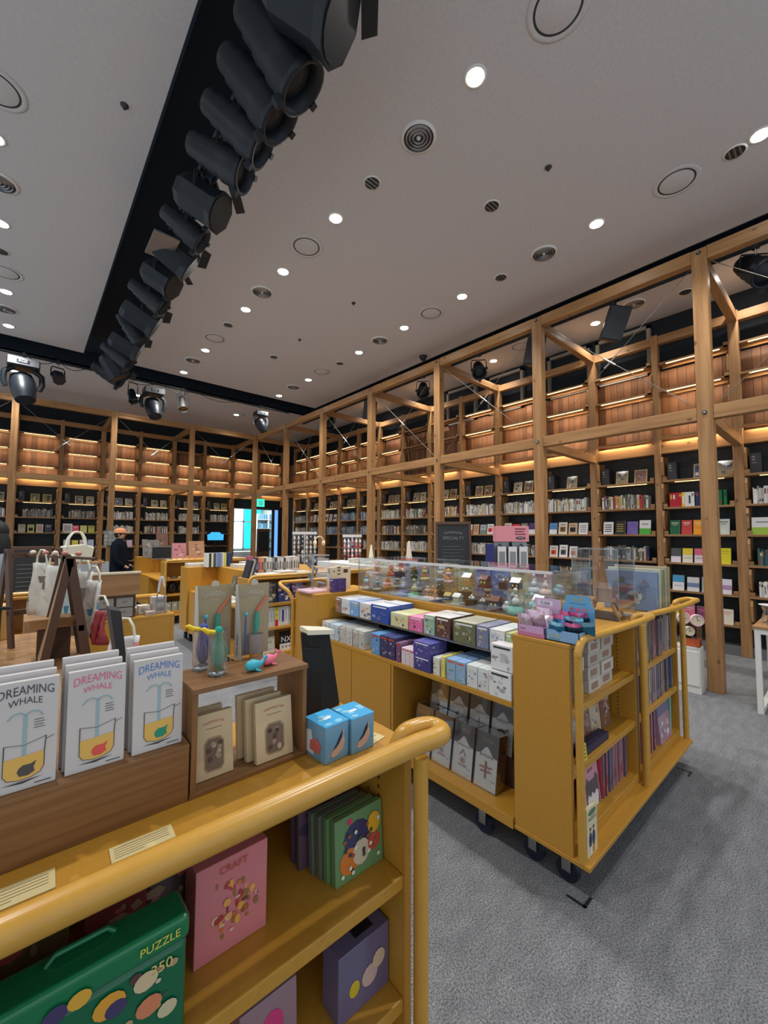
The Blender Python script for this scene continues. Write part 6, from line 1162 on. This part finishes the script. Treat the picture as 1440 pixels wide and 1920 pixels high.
for i, (x, y, z, w_, h, c, ac) in enumerate(((.06, 2.30, 1.40, .09, .22, (216,210,196), (120,110,100)), (.10, 2.24, 1.39, .09, .24, (222,218,206), (130,120,110)), (.15, 2.18, 1.38, .10, .25, (206,222,220), (80,140,160)), (.19, 2.10, 1.37, .09, .26, (226,224,216), (150,150,150)), (.215, 2.0, 1.34, .07, .22, (224,222,216), (90,140,170)))):
    clothbag(x, y, z, w_, h, c, 'pale printed cloth bag on the ladder stand, %s from the left' % ORD[i], -1.0, ac)
mb = MB(); mb.tube([(-.01, 2.44, 1.43), (.22, 2.02, 1.425)], .006, 'walnut', 8); tag(mb.build('hanging_rail'), 'thin wooden rail carrying the cloth bags', 'rail')
for i, (x, y) in enumerate(((.03, 2.36), (.07, 2.29), (.10, 2.23), (.13, 2.18), (.17, 2.11))): mb = MB(); mb.ball((0, 0, .012), .012, 'ink', 1, 1.3, .8, 8, 6, L(*random.choice([(226,214,206),(190,130,110),(222,200,180)]))); lone(mb, 'felt_trinket', 'small felt trinket on the rail above the cloth bags, %s from left' % ORD[i], 'trinket', (x, y, 1.432), 'felt trinkets on the rail')
mb = MB(); mb.box(-.075, .075, -.05, .05, 0, .035, 'shelf_wood_x'); mb.ball((0, 0, .035), .02, 'ink', 1, 1, .5, 10, 6, L(216, 190, 150)); lone(mb, 'wooden_soap_box', 'light wooden box with a round piece on top below the cloth bags', 'box', (.10, 2.05, 1.17)); mb = MB(); mb.box(-.05, .05, -.04, .04, 0, .118, 'walnut'); lone(mb, 'dark_pedestal', 'dark wooden pedestal under the light wooden box', 'pedestal', (.10, 2.06, 1.051))
# tote bag on a wooden shelf rack
t = empty('tote_bag', (.27, 3.52, 1.329), 'white leather tote bag with long looped handles', 'bag', None, .1)
b = MB(); b.prism([(-.105, -.03, 0), (.105, -.03, 0), (.125, -.035, .13), (.04, -.045, .155), (-.11, -.035, .14)], (0, .06, 0), 'canvas'); child(b, 'body', t, .012, 3)
for s_ in (-1, 1): b = MB(); b.tube(smooth([(-.07, s_*.035, .12), (-.06, s_*.036, .2), (-.03, s_*.02, .25), (0, s_*.015, .262), (.03, s_*.02, .25), (.055, s_*.036, .2), (.065, s_*.035, .12)]), .007, 'canvas', 8); child(b, 'handle', t)
t = empty('wooden_rack', (.265, 3.55, 1.0515), 'slim wooden rack carrying the white tote bag', 'rack')
for x_ in (-.15, .14): b = MB(); b.box(x_, x_+.012, -.05, .07, 0, .255, 'shelf_wood_z'); child(b, 'side', t)
b = MB(); b.box(-.16, .17, -.06, .08, .235, .247, 'shelf_wood_x'); child(b, 'shelf', t)
b = MB(); b.box(-.16, .17, -.06, .08, -.10, .0, 'shelf_wood_x'); child(b, 'base', t); t.location.z = 1.0815
mb = MB(); mb.box(-.25, .25, -.15, .15, 0, .981, 'shelf_wood_z'); lone(mb, 'plinth', 'pale wooden plinth under the tote bag rack', 'plinth', (.265, 3.56, 0), None, .004)
for o_ in bpy.data.objects:
    if o_.name == 'tote_bag': o_.scale = (.8, .8, .8)
# chalkboard sign at left
t = empty('chalkboard_sign', (-.02, 4.45, 0), 'leaning chalkboard in a dark wooden frame beside the person at left', 'chalkboard', None, .0); T = Matrix.Rotation(-.06, 4, 'X')
b = MB(); b.T = T; b.box(-.06, .2, 0, .02, .93, 1.42, 'walnut'); child(b, 'frame', t, .004); b = MB(); b.T = T; b.box(-.04, .18, -.003, 0, .96, 1.39, 'chalkboard'); 
for k in range(8): b.box(-.02, .10+.05*random.random(), -.0045, -.003, 1.02+.035*k, 1.028+.035*k, 'ink', L(90, 90, 92))
child(b, 'board', t); b = MB(); b.box(-.05, -.02, .02, .05, 0, .95, 'walnut'); b.box(.15, .18, .02, .05, 0, .95, 'walnut'); child(b, 'legs', t)
# board with grey drawers, little boxes
mb = MB(); mb.box(0, .245, 0, .018, 0, .118, 'shelf_wood_x'); mb.box(-.002, .247, -.004, .026, .118, .13, 'cream'); t = lone(mb, 'cardboard_sign', 'wide tan board with a pale top edge standing on the cart', 'board', (.27, 2.735, 1.18), None, .001)
t = empty('drawer_rack', (.305, 2.745, 1.0515), 'dark low rack holding four grey drawers under the tan board', 'rack')
b = MB(); b.box(-.008, .19, -.01, .1, .118, .126, 'walnut'); b.box(-.008, 0, -.01, .1, 0, .118, 'walnut'); b.box(.182, .19, -.01, .1, 0, .118, 'walnut'); b.box(.088, .094, -.01, .1, 0, .118, 'walnut'); child(b, 'shell', t)
for x_ in (.003, .097):
    for z_ in (.003, .061): b = MB(); b.box(x_, x_+.082, -.006, .09, z_, z_+.053, 'ink', L(150, 144, 136)); b.box(x_+.03, x_+.05, -.008, -.006, z_+.03, z_+.034, 'ink', L(110, 106, 100)); child(b, 'drawer', t)
for i, (x, y, z, w_, h, c) in enumerate(((.52, 2.78, 0, .06, .05, (206,196,180)), (.59, 2.76, 0, .08, .05, (170,166,160)), (.59, 2.77, .051, .075, .045, (176,172,168)), (.50, 2.86, 0, .07, .03, (216,200,170)), (.55, 2.73, 0, .05, .02, (196,176,160)))):
    mb = MB(); mb.box(0, w_, 0, .07, 0, h, 'ink', L(*c)); mb.box(w_*.2, w_*.8, -.0008, 0, h*.3, h*.7, 'ink', L(*[int(v*.8) for v in c])); lone(mb, 'small_gift_box', '%s little gift box right of the drawer rack, %s in line' % (cname(c), ORD[i]), 'gift box', (x, y, 1.0515+z), 'little gift boxes by the drawer rack', .001)
mb = MB(); mb.tube(smooth([(0, 0, 0), (.005, 0, .12), (.015, 0, .2), (.03, 0, .22), (.04, 0, .15), (.05, 0, 0)]), .0035, 'steel', 6); mb.tube(smooth([(.01, 0, .13), (.018, 0, .2), (.03, 0, .215), (.04, 0, .16)]), .006, 'white_plastic', 6); lone(mb, 'wire_stand', 'looped wire stand with white grip beside the little gift boxes', 'stand', (.60, 2.73, 1.052))
# grey slab, red bag and clear bag between cards and cart
mb = MB(); mb.T = Matrix.Rotation(-.12, 4, 'Y'); mb.prism([(0, 0, 0), (.014, 0, 0), (.012, 0, .29), (-.01, 0, .30)], (0, .07, 0), 'dark_grey'); lone(mb, 'grey_slab', 'dark grey upright slab behind the blue lettered whale card', 'panel', (.205, 1.17, 1.051), None, .002)
clothbag(.225, 1.85, 1.24, .045, .12, (150,56,60), 'crimson soft bag behind the dark wooden stand', -.9, (150, 40, 50)); clothbag(.255, 1.55, 1.20, .09, .15, (214,210,210), 'crumpled clear bag with pink print beside the dark stand', -.7, (226, 150, 150))
for i, (x, y, h, c) in enumerate(((-.10, 2.5, .16, (200,160,90)), (-.13, 2.45, .2, (226,222,206)), (-.07, 2.52, .15, (210,170,100)), (-.16, 2.4, .15, (190,196,190)))):
    mb = MB(); mb.box(0, .03, 0, .11, 0, h, 'ink', L(*c)); lone(mb, 'notebook', '%s notebook standing at the left picture edge, %s' % (cname(c), ORD[i]), 'notebook', (x, y, 1.051), 'notebooks at the left edge', .001)
mb = MB(); mb.tube([(0, 0, 0), (0, 0, .2)], .006, 'black_metal', 8); mb.box(-.03, .03, -.01, .01, .19, .2, 'black_metal'); lone(mb, 'thin_post', 'thin black metal post of a small stand at the left edge', 'stand', (-.06, 2.1, 1.051))

# ---------------- signs, racks, people and the right corner ----------------
t = empty('chalkboard_easel', (4.45, 3.62, 0), 'black menu chalkboard in a brown frame behind the glass case', 'chalkboard', None, -.75); T = Matrix.Rotation(-.08, 4, 'X')
b = MB(); b.T = T
for a in ((-.25, .25, 1.68, 1.72), (-.25, .25, .98, 1.02), (-.25, -.215, 1.02, 1.68), (.215, .25, 1.02, 1.68)): b.box(a[0], a[1], -.01, .02, a[2], a[3], 'walnut')
child(b, 'frame', t, .003); b = MB(); b.T = T; b.box(-.215, .215, 0, .012, 1.02, 1.68, 'chalkboard'); b.text('HOMEMADE', 1, (0, -.001, 1.54), (1, 0, 0), (0, 0, 1), 'ink', L(120, 122, 122), width=.26, arc=.015); b.text('SPECIALTY', 1, (0, -.001, 1.47), (1, 0, 0), (0, 0, 1), 'ink', L(120, 122, 122), width=.3)
for k in range(7): b.box(-.15, .1+.05*(k % 2), -.001, 0, 1.1+.045*k, 1.108+.045*k, 'ink', L(84, 86, 88))
child(b, 'board', t)
for s_ in (-.2, .18): b = MB(); b.box(s_, s_+.03, .02, .05, 0, 1.0, 'walnut'); child(b, 'leg', t)
t = empty('accessory_display', (4.55, 2.82, 0), 'pink header display stand with hanging white phone pouches', 'display stand', None, -.75)
b = MB(); b.box(-.2, .2, -.1, .06, 1.45, 1.64, 'ink', L(216, 140, 150)); child(b, 'header_box', t, .003); b = MB()
for k in range(3): b.box(.03, .16-.02*(k % 2), -.102, -.1, 1.60-.032*k, 1.612-.032*k, 'ink', L(110, 50, 66))
b.poly([(.1+.06*math.cos(a*PI/8), -.102, 1.495+.018*math.sin(a*PI/8)) for a in range(16)], 'ink', L(30, 30, 34)); b.text('MARKS', 1, (.1, -.104, 1.488), (1, 0, 0), (0, 0, 1), 'ink', L(226, 220, 220), width=.07); child(b, 'header_print', t)
b = MB(); b.box(-.02, .02, 0, .03, .2, 1.45, 'black_metal'); b.box(-.2, .2, -.2, .2, 0, .02, 'black_metal'); b.box(-.2, .2, .0, .01, .9, 1.45, 'grey_metal'); child(b, 'stand_frame', t)
for r in range(2):
    for k in range(3):
        b = MB(); x_ = -.13+.13*k; z_ = 1.14-.3*r; b.box(x_-.05, x_+.05, -.11, -.09, z_, z_+.25, 'white_plastic'); b.box(x_-.035, x_+.035, -.112, -.11, z_+.02, z_+.19, 'grey_metal'); b.cyl((x_, -.1, z_+.25), (x_, 0, z_+.28), .006, .006, 'black_metal', 6); child(b, 'hanging_pouch', t)
b = MB(); b.box(-.31, -.22, -.09, 0, 1.12, 1.42, 'ink', L(44, 50, 110)); child(b, 'navy_pouches', t)
def wire_rack(x, y, h, label, cols, nm='spinner_rack', w_=.3, grid=(4, 5)):
    t = empty(nm, (x, y, 0), label, 'display rack', None, -.4)
    b = MB(); b.cyl((0, 0, 0), (0, 0, h), .012, .012, 'white_plastic', 8); b.lathe([(.0001, 0), (.2, 0), (.2, .02), (.0001, .03)], (0, 0, 0), 'white_plastic', 20); child(b, 'pole', t)
    b = MB(); b.box(-w_/2, w_/2, -.01, 0, h-.6, h, 'film'); b.box(-w_/2, w_/2, -.012, .002, h-.05, h-.0, 'white_plastic'); child(b, 'panel', t)
    for i in range(grid[0]):
        for j in range(grid[1]):
            b = MB(); x_ = -w_/2+w_*(i+.5)/grid[0]; z_ = h-.08-.52*j/grid[1]; c = random.choice(cols)
            b.ball((x_, -.03, z_-.05), .028, 'ink', .9, .5, 1.1, 8, 6, L(*c)); b.box(x_-.012, x_+.012, -.02, -.012, z_-.02, z_+.005, 'white_plastic'); child(b, 'hanging_charm', t)
wire_rack(4.02, 6.9, 1.58, 'clear spinner rack hung with grey and silver charms', [(170,172,170),(120,122,124),(206,206,206),(190,186,180),(60,60,62)], w_=.46, grid=(6, 6)); wire_rack(4.55, 6.1, 1.53, 'white spinner rack crowded with pink plush charms', [(226,130,140),(206,90,100),(236,200,196),(120,60,66),(222,216,210)], w_=.36, grid=(5, 6))
t = empty('headphones', (3.15, 5.0, 1.36), 'cream over ear headphones on a slim acrylic stand', 'headphones'); b = MB(); b.tube([(.07*math.cos(a*PI/10), 0, .07+.07*math.sin(a*PI/10)) for a in range(0, 11)], .009, 'cream', 8); child(b, 'headband', t)
for s_ in (-1, 1): b = MB(); b.lathe([(.0001, -.02), (.03, -.02), (.036, 0), (.03, .02), (.0001, .02)], (s_*.07, 0, .045), 'cream', 14, None, .5, 1, 1.7); child(b, 'ear_cup', t)
b = MB(); b.box(-.06, .06, -.05, .05, -.31, -.30, 'acrylic_edge'); b.box(-.02, .02, -.003, .003, -.3, .13, 'acrylic'); child(b, 'stand', t)
mb = MB(); mb.box(0, .5, 0, 2.3, 0, 1.08, 'white_paint'); lone(mb, 'display_plinth', 'white display plinth behind the glass case with boxes on top', 'plinth', (3.75, 3.7, 0), None, .004)
for i, (y, w_, h, c) in enumerate(((3.86, .1, .12, (200,60,50)), (3.98, .1, .12, (196,54,46)), (4.15, .14, .05, (226,220,200)), (4.33, .16, .06, (214,206,180)), (4.52, .14, .09, (222,190,170)), (4.7, .16, .05, (206,206,190)), (4.9, .16, .06, (190,186,176)), (5.1, .14, .08, (206,200,190)))):
    mb = MB(); mb.box(0, .14, 0, w_, 0, h, 'ink', L(*c)); mb.box(-.001, 0, w_*.2, w_*.8, h*.3, h*.6, 'ink', L(*[int(v*.8) for v in c])); lone(mb, 'gift_box', '%s gift box on the white plinth, %s from the chalkboard' % (cname(c), ORD[i]), 'gift box', (3.84, y, 1.081), 'gift boxes on the white plinth', .002)
for i, (x, y) in enumerate(((4.0, 4.05), (4.35, 5.3))): mb = MB(); mb.prism([(-.06, 0, 0), (.06, 0, 0), (.012, 0, .36), (-.012, 0, .36)], (0, .05, 0), 'canvas'); lone(mb, 'cloth_tree', 'white pointed cloth ornament, %s' % ('beside the menu chalkboard' if i == 0 else 'beside the fourth nearest post'), 'ornament', (x, y, 1.081 if i == 0 else 1.0), 'pointed cloth ornaments', .01, -.7)
# small rack of cards on a far post, laptop screen, screen on the far wall
t = empty('card_rack', (XF-3.6, YB-.02, 1.24), 'grey wall rack of small cards on the far timber post', 'card rack')
b = MB(); b.box(-.13, .13, -.02, 0, 0, .36, 'grey_metal'); child(b, 'backing', t)
for i in range(3):
    for j in range(4): b = MB(); b.box(-.12+.083*i, -.05+.083*i, -.03, -.02, .015+.087*j, .085+.087*j, 'ink', L(*jit((170, 168, 160), 20))); child(b, 'card', t)
t = empty('wall_screen', (4.55, 13.3, 1.34), 'bright blue screen on the dark far wall left of the doorway', 'screen')
b = MB(); b.prism([(-.24, 0, 0), (.24, 0, 0), (.25, 0, .18), (.16, 0, .2), (.12, 0, .25), (-.13, 0, .25), (-.17, 0, .2), (-.25, 0, .17)], (0, .02, 0), 'screen_glow'); child(b, 'screen_panel', t)  # bumpy outline is the blown-out glare put into the panel's shape
b = MB(); b.box(-.26, .26, .02, .05, -.02, .27, 'black_plastic'); b.cyl((0, .04, -.25), (0, .04, 0), .02, .02, 'black_metal', 8); child(b, 'housing', t)
t = empty('exit_sign', (6.02, 13.28, 2.47), 'small green illuminated exit sign hanging before the doorway', 'exit sign'); b = MB(); b.box(-.13, .13, 0, .04, 0, .26, 'exit_glow'); child(b, 'lit_panel', t); b = MB(); b.box(-.05, -.02, -.004, 0, .05, .2, 'white_paint'); b.box(-.02, .05, -.004, 0, .05, .07, 'white_paint'); b.box(.02, .05, -.004, 0, .07, .2, 'white_paint'); child(b, 'door_symbol', t); b = MB(); b.cyl((0, .02, .26), (0, .02, .4), .01, .01, 'black_metal', 6); child(b, 'hanger', t)
t = empty('info_kiosk', (6.15, 13.3, 0), 'dark brown standing information kiosk in the doorway', 'kiosk'); b = MB(); b.box(-.22, .22, 0, .08, .3, 1.72, 'walnut'); child(b, 'body', t, .006); b = MB(); b.box(-.18, .18, -.004, 0, .95, 1.62, 'black_plastic'); child(b, 'display', t); b = MB(); b.box(-.25, .25, -.15, .2, 0, .03, 'black_metal'); b.box(-.06, .06, .02, .06, .03, .3, 'black_metal'); child(b, 'foot', t)
for i, (x, y) in enumerate(((6.85, 15.4), (7.33, 15.4))):
    t = empty('white_shelf_unit', (x, y, 0), 'white bookshelf unit seen through the doorway, %s one' % ('left' if i == 0 else 'right'), 'bookshelf', 'white shelves beyond the doorway')
    b = MB(); b.box(0, .48, .28, .3, 0, 2.3, 'blue_glow' if 0 else 'white_paint'); child(b, 'back_panel', t)
    for x_ in (0, .46): b = MB(); b.box(x_, x_+.02, 0, .28, 0, 2.3, 'white_paint'); child(b, 'side_panel', t)
    for k in range(6):
        b = MB(); b.box(.02, .46, 0, .28, .3+.36*k, .32+.36*k, 'white_paint'); child(b, 'shelf', t)
        b = MB(); 
        for q in range(9): b.box(.03+.045*q, .07+.045*q, .05, .2, .32+.36*k, .32+.36*k+random.uniform(.18, .24), 'ink', L(*jit((120, 160, 190), 30)))
        o = child(b, 'row_of_books', t); o['kind'] = 'stuff'
ld = bpy.data.lights.new('room_light', 'AREA'); ld.shape = 'RECTANGLE'; ld.size = 1.8; ld.size_y = 1.8; ld.energy = 90; ld.color = (.75, .95, 1); o = bpy.data.objects.new('room_light', ld); C.objects.link(o); o.location = (6.2, 15.3, 2.9)
mb = MB(); mb.box(0, 1.4, 0, .5, 0, .9, 'white_paint'); lone(mb, 'counter_desk', 'white desk beyond the doorway in front of the bright window', 'desk', (5.2, 14.6, 0), None, .004)

def person(x, y, rz, label, top, legs, hair, cap=None, jacket=None, H=1.6):
    t = empty('person', (x, y, 0), label, 'person', None, rz); k = H/1.7
    V = [(0, 0, .93), (0, 0, 1.10), (0, .0, 1.32), (0, .01, 1.42), (0, -.01, 1.50), (.19, 0, 1.37), (.235, .03, 1.1), (.2, -.1, .92), (.17, -.17, .9), (-.19, 0, 1.37), (-.235, .03, 1.1), (-.2, -.1, .92), (-.17, -.17, .9), (.1, 0, .86), (.11, -.01, .48), (.11, .03, .09), (.12, -.1, .04), (-.1, 0, .86), (-.11, -.01, .48), (-.11, .03, .09), (-.12, -.1, .04)]
    E_ = [(0, 1), (1, 2), (2, 3), (3, 4), (2, 5), (5, 6), (6, 7), (7, 8), (2, 9), (9, 10), (10, 11), (11, 12), (0, 13), (13, 14), (14, 15), (15, 16), (0, 17), (17, 18), (18, 19), (19, 20)]
    Rr = [.15, .14, .16, .09, .055, .075, .055, .042, .03, .075, .055, .042, .03, .1, .07, .05, .04, .1, .07, .05, .04]
    me = bpy.data.meshes.new('body'); me.from_pydata([tuple(Vector(v)*k) for v in V], E_, []); o = bpy.data.objects.new('body', me); C.objects.link(o); o.parent = t; me.materials.append(M[legs])
    md = o.modifiers.new('skin', 'SKIN'); md.use_smooth_shade = True; me.skin_vertices[0].data[0].use_root = True
    for i, r in enumerate(Rr): me.skin_vertices[0].data[i].radius = (r*k*1.15, r*k*(.8 if i < 3 else 1))
    sb = o.modifiers.new('sub', 'SUBSURF'); sb.levels = sb.render_levels = 2
    b = MB(); b.T = Matrix.Scale(k, 4); b.ball((0, -.01, 1.60), .1, 'skin', .78, .95, 1.15, 16, 12); b.tube([(0, -.1, 1.61), (0, -.122, 1.585)], [.012, .014], 'skin', 8); b.ball((.08, 0, 1.6), .02, 'skin', .5, 1, 1.4, 8, 6); b.ball((-.08, 0, 1.6), .02, 'skin', .5, 1, 1.4, 8, 6); child(b, 'head', t)
    b = MB(); b.T = Matrix.Scale(k, 4)
    for s_ in (-1, 1): b.ball((s_*.032, -.098, 1.615), .01, 'black_plastic', n=8, h=6)
    b.tube([(-.025, -.1, 1.55), (0, -.106, 1.546), (.025, -.1, 1.55)], .005, 'orange', 6); child(b, 'face_features', t)
    b = MB(); b.T = Matrix.Scale(k, 4); b.ball((0, .012, 1.63), .108, hair, .85, 1, 1.1, 16, 12)
    if not cap: b.lathe([(.1, 1.62), (.125, 1.55), (.135, 1.45), (.12, 1.36), (.0001, 1.34)], (0, .03, 0), hair, 16, None, 1, .8)
    child(b, 'hair', t)
    if cap:
        b = MB(); b.T = Matrix.Scale(k, 4); b.lathe([(.112, 1.64), (.11, 1.68), (.09, 1.725), (.05, 1.75), (.0001, 1.755)], (0, .0, 0), cap, 18, None, .95, 1.08); b.prism([(-.075, -.09, 1.645), (.075, -.09, 1.645), (.055, -.185, 1.635), (-.055, -.185, 1.635)], (0, 0, .008), cap); child(b, 'cap', t)
        b = MB(); b.T = Matrix.Scale(k, 4); b.lathe([(.235, .5), (.23, .8), (.22, 1.1), (.225, 1.3), (.19, 1.42), (.09, 1.5), (.06, 1.52)], (0, .01, 0), top, 22, None, 1, .72); child(b, 'long_coat', t)
        for s_ in (-1, 1): b = MB(); b.T = Matrix.Scale(k, 4); b.tube([(s_*.18, 0, 1.38), (s_*.25, .02, 1.2), (s_*.26, .0, 1.05), (s_*.22, -.1, .95)], [.085, .075, .065, .055], top, 12); child(b, 'sleeve', t)
    else:
        b = MB(); b.T = Matrix.Scale(k, 4); b.lathe([(.2, .98), (.215, 1.1), (.22, 1.28), (.19, 1.40), (.09, 1.48), (.06, 1.5)], (0, .01, 0), top, 22, None, 1, .72); child(b, 'jacket', t)
        for s_ in (-1, 1): b = MB(); b.T = Matrix.Scale(k, 4); b.tube([(s_*.17, 0, 1.38), (s_*.24, .02, 1.2), (s_*.25, .0, 1.05), (s_*.21, -.1, .95)], [.08, .07, .06, .05], top, 12); child(b, 'sleeve', t)
    for s_ in (-1, 1):
        b = MB(); b.T = Matrix.Scale(k, 4); b.ball((s_*.175, -.165, .9), .035, 'skin', .6, 1, .9, 10, 6)
        for q in range(4): b.tube([(s_*(.16+.012*q), -.19, .905-.006*q), (s_*(.158+.012*q), -.225+.004*abs(q-1), .895-.006*q), (s_*(.156+.012*q), -.24+.004*abs(q-1), .875-.006*q)], [.008, .0075, .006], 'skin', 6)
        b.tube([(s_*.15, -.165, .91), (s_*.135, -.19, .905), (s_*.132, -.21, .895)], [.009, .008, .006], 'skin', 6); child(b, 'hand', t)
    return t
person(1.52, 10.25, 1.15, 'person in a peach cap and long black coat facing right by the far shelves', 'fabric_black', 'fabric_black', 'blackbook', 'peach', H=1.60)
person(-.19, 5.1, 2.6, 'person with black hair and grey jacket seen from behind at the left edge', 'fabric_grey', 'fabric_black', 'blackbook', H=1.60)
# right corner: white cabinet with clocks and basket, white table with glassware
t = empty('white_drawer_cabinet', (4.98, 1.03, 0), 'low white cabinet beside the foot of the nearest timber post', 'cabinet')
b = MB(); b.box(.0, .14, 0, 1.5, .05, .44, 'white_paint'); child(b, 'body', t, .003); b = MB(); b.box(-.012, 0, .01, .75, .07, .40, 'white_paint'); child(b, 'door', t, .002); b = MB(); b.box(-.012, 0, .76, 1.49, .07, .40, 'white_paint'); child(b, 'door', t, .002); b = MB(); b.box(-.006, .13, .0, 1.5, 0, .05, 'white_paint'); child(b, 'plinth', t)
t = empty('orange_basket', (5.03, 1.035, .4405), 'orange plastic basket with small goods on the low white cabinet', 'basket'); 
for bx_ in ((-.04, -.034, 0, .16, 0, .075), (.054, .06, 0, .16, 0, .075), (-.034, .054, 0, .006, 0, .075), (-.034, .054, .154, .16, 0, .075), (-.04, .06, 0, .16, 0, .005)): b = MB(); b.box(*bx_, 'orange'); child(b, 'side' if bx_[5] > .01 else 'bottom', t, .001)
for i in range(4): b = MB(); b.T = Matrix.Rotation(.3*i-.5, 4, 'X'); b.box(-.02, .03, .02, .08, .02, .11, 'ink', L(*[(226,224,220),(60,60,62),(206,206,210),(190,160,150)][i])); b.T = Matrix.Identity(4); o = lone(b, 'packet', '%s packet standing in the orange basket' % ['white', 'black', 'silver', 'tan'][i], 'packet', (5.03, 1.045+.022*i, .4505), 'packets in the orange basket', 0)
mb = MB(); mb.box(0, .1, 0, .5, 0, .16, 'ink', L(200, 176, 140)); lone(mb, 'cardboard_box', 'tan cardboard box behind the orange basket', 'box', (5.0, 1.30, .4405), None, .002)
for i, (x, y, z, r, c) in enumerate(((4.98, 1.155, .712, .055, 'white_plastic'), (4.98, 1.045, .705, .055, 'pinkplast'), (4.93, 1.10, .60, .043, 'cream'))):
    t = empty('alarm_clock', (x, y, z), '%s round clock %s' % (['white rimmed', 'pink rimmed', 'cream rimmed'][i], ['upper left in the clock display', 'upper right in the clock display', 'lower centre in the clock display']   [i]), 'clock', 'round clocks by the nearest post', -PI/2+.6)
    b = MB(); orient(b, (0, 0, 0), (0, -1, 0)); b.lathe([(.0001, -.03), (r, -.03), (r*1.05, 0), (r*1.05, .012), (r*.9, .014), (r*.88, .006), (.0001, .006)], (0, 0, 0), c, 24); child(b, 'case', t)
    b = MB(); orient(b, (0, 0, 0), (0, -1, 0)); b.lathe([(r*.86, .007), (.0001, .0075)], (0, 0, 0), 'cream', 24); child(b, 'dial', t)
    b = MB(); b.box(-.002, .002, -.0095, -.008, 0, r*.7, 'black_plastic'); b.box(0, r*.45, -.0095, -.008, -.002, .002, 'black_plastic'); child(b, 'hands', t)
t = empty('clock_shelf', (5.0, 1.035, .4405), 'clear stepped acrylic shelf carrying the round clocks', 'shelf'); b = MB(); b.box(-.08, .12, .0, .45, .20, .206, 'acrylic'); b.box(-.08, .12, 0, .006, 0, .2, 'acrylic'); b.box(-.08, .12, .444, .45, 0, .2, 'acrylic'); child(b, 'riser', t)
b = MB(); b.box(-.1, -.094, 0, .4, .1, .104, 'acrylic_edge'); child(b, 'ledge', t)
for i, c in enumerate(((226,90,70), (226,222,60), (236,150,60), (120,180,206))): mb = MB(); mb.lathe([(.0001, 0), (.035, 0), (.038, .04), (.03, .07), (.0001, .075)], (0, 0, 0), 'ink', 14, L(*c)); lone(mb, 'small_pot', '%s small lidded pot behind the round clocks' % cname(c), 'pot', (5.07, 1.08+.09*i, .6475), 'small pots behind the clocks')
t = empty('white_table', (4.83, -.35, 0), 'white framed table with a wooden top at the right edge', 'table')
b = MB(); b.box(-.01, .75, -.3, .97, .725, .745, 'shelf_wood_y'); child(b, 'table_top', t, .002)
b = MB(); b.box(0, .74, -.29, .96, .68, .725, 'white_paint'); child(b, 'apron', t)
for x_ in (0, .70):
    b = MB(); b.box(x_, x_+.04, .92, .96, 0, .68, 'white_paint'); child(b, 'leg', t, .002)
    b = MB(); b.box(x_, x_+.04, -.29, -.25, 0, .68, 'white_paint'); child(b, 'leg', t, .002)
b = MB(); b.box(.04, .70, .92, .96, 0, .04, 'white_paint'); child(b, 'foot_bar', t)
mb = MB(); mb.box(0, .35, 0, .5, 0, .34, 'white_paint'); mb.box(-.01, .36, -.01, .51, .34, .37, 'cream'); lone(mb, 'storage_bin', 'white lidded storage box under the white table', 'box', (5.05, -.1, 0), None, .01)
for i, (x, y, r, h, m_) in enumerate(((4.95, .50, .035, .12, 'acrylic_edge'), (5.1, .54, .045, .14, 'glass'), (5.0, .38, .03, .1, 'box_wood_z'))):
    mb = MB(); mb.lathe([(.0001, 0), (r, 0), (r*1.1, h*.3), (r*.8, h*.7), (r*1.1, h), (r, h), (r*.7, h*.7), (r, h*.3), (r*.9, .006), (.0001, .006)], (0, 0, 0), m_, 18); lone(mb, 'vase', '%s small vase on the white table' % ['smoky glass', 'clear glass', 'brown wooden'][i], 'vase', (x, y, .7455), 'vases on the white table')
mb = MB(); mb.lathe([(.0001, 0), (.03, 0), (.07, .02), (.065, .022), (.0001, .004)], (0, 0, 0), 'white_plastic', 20); lone(mb, 'white_dish', 'shallow white dish on top of the clear glass vase', 'dish', (5.1, .54, .888))
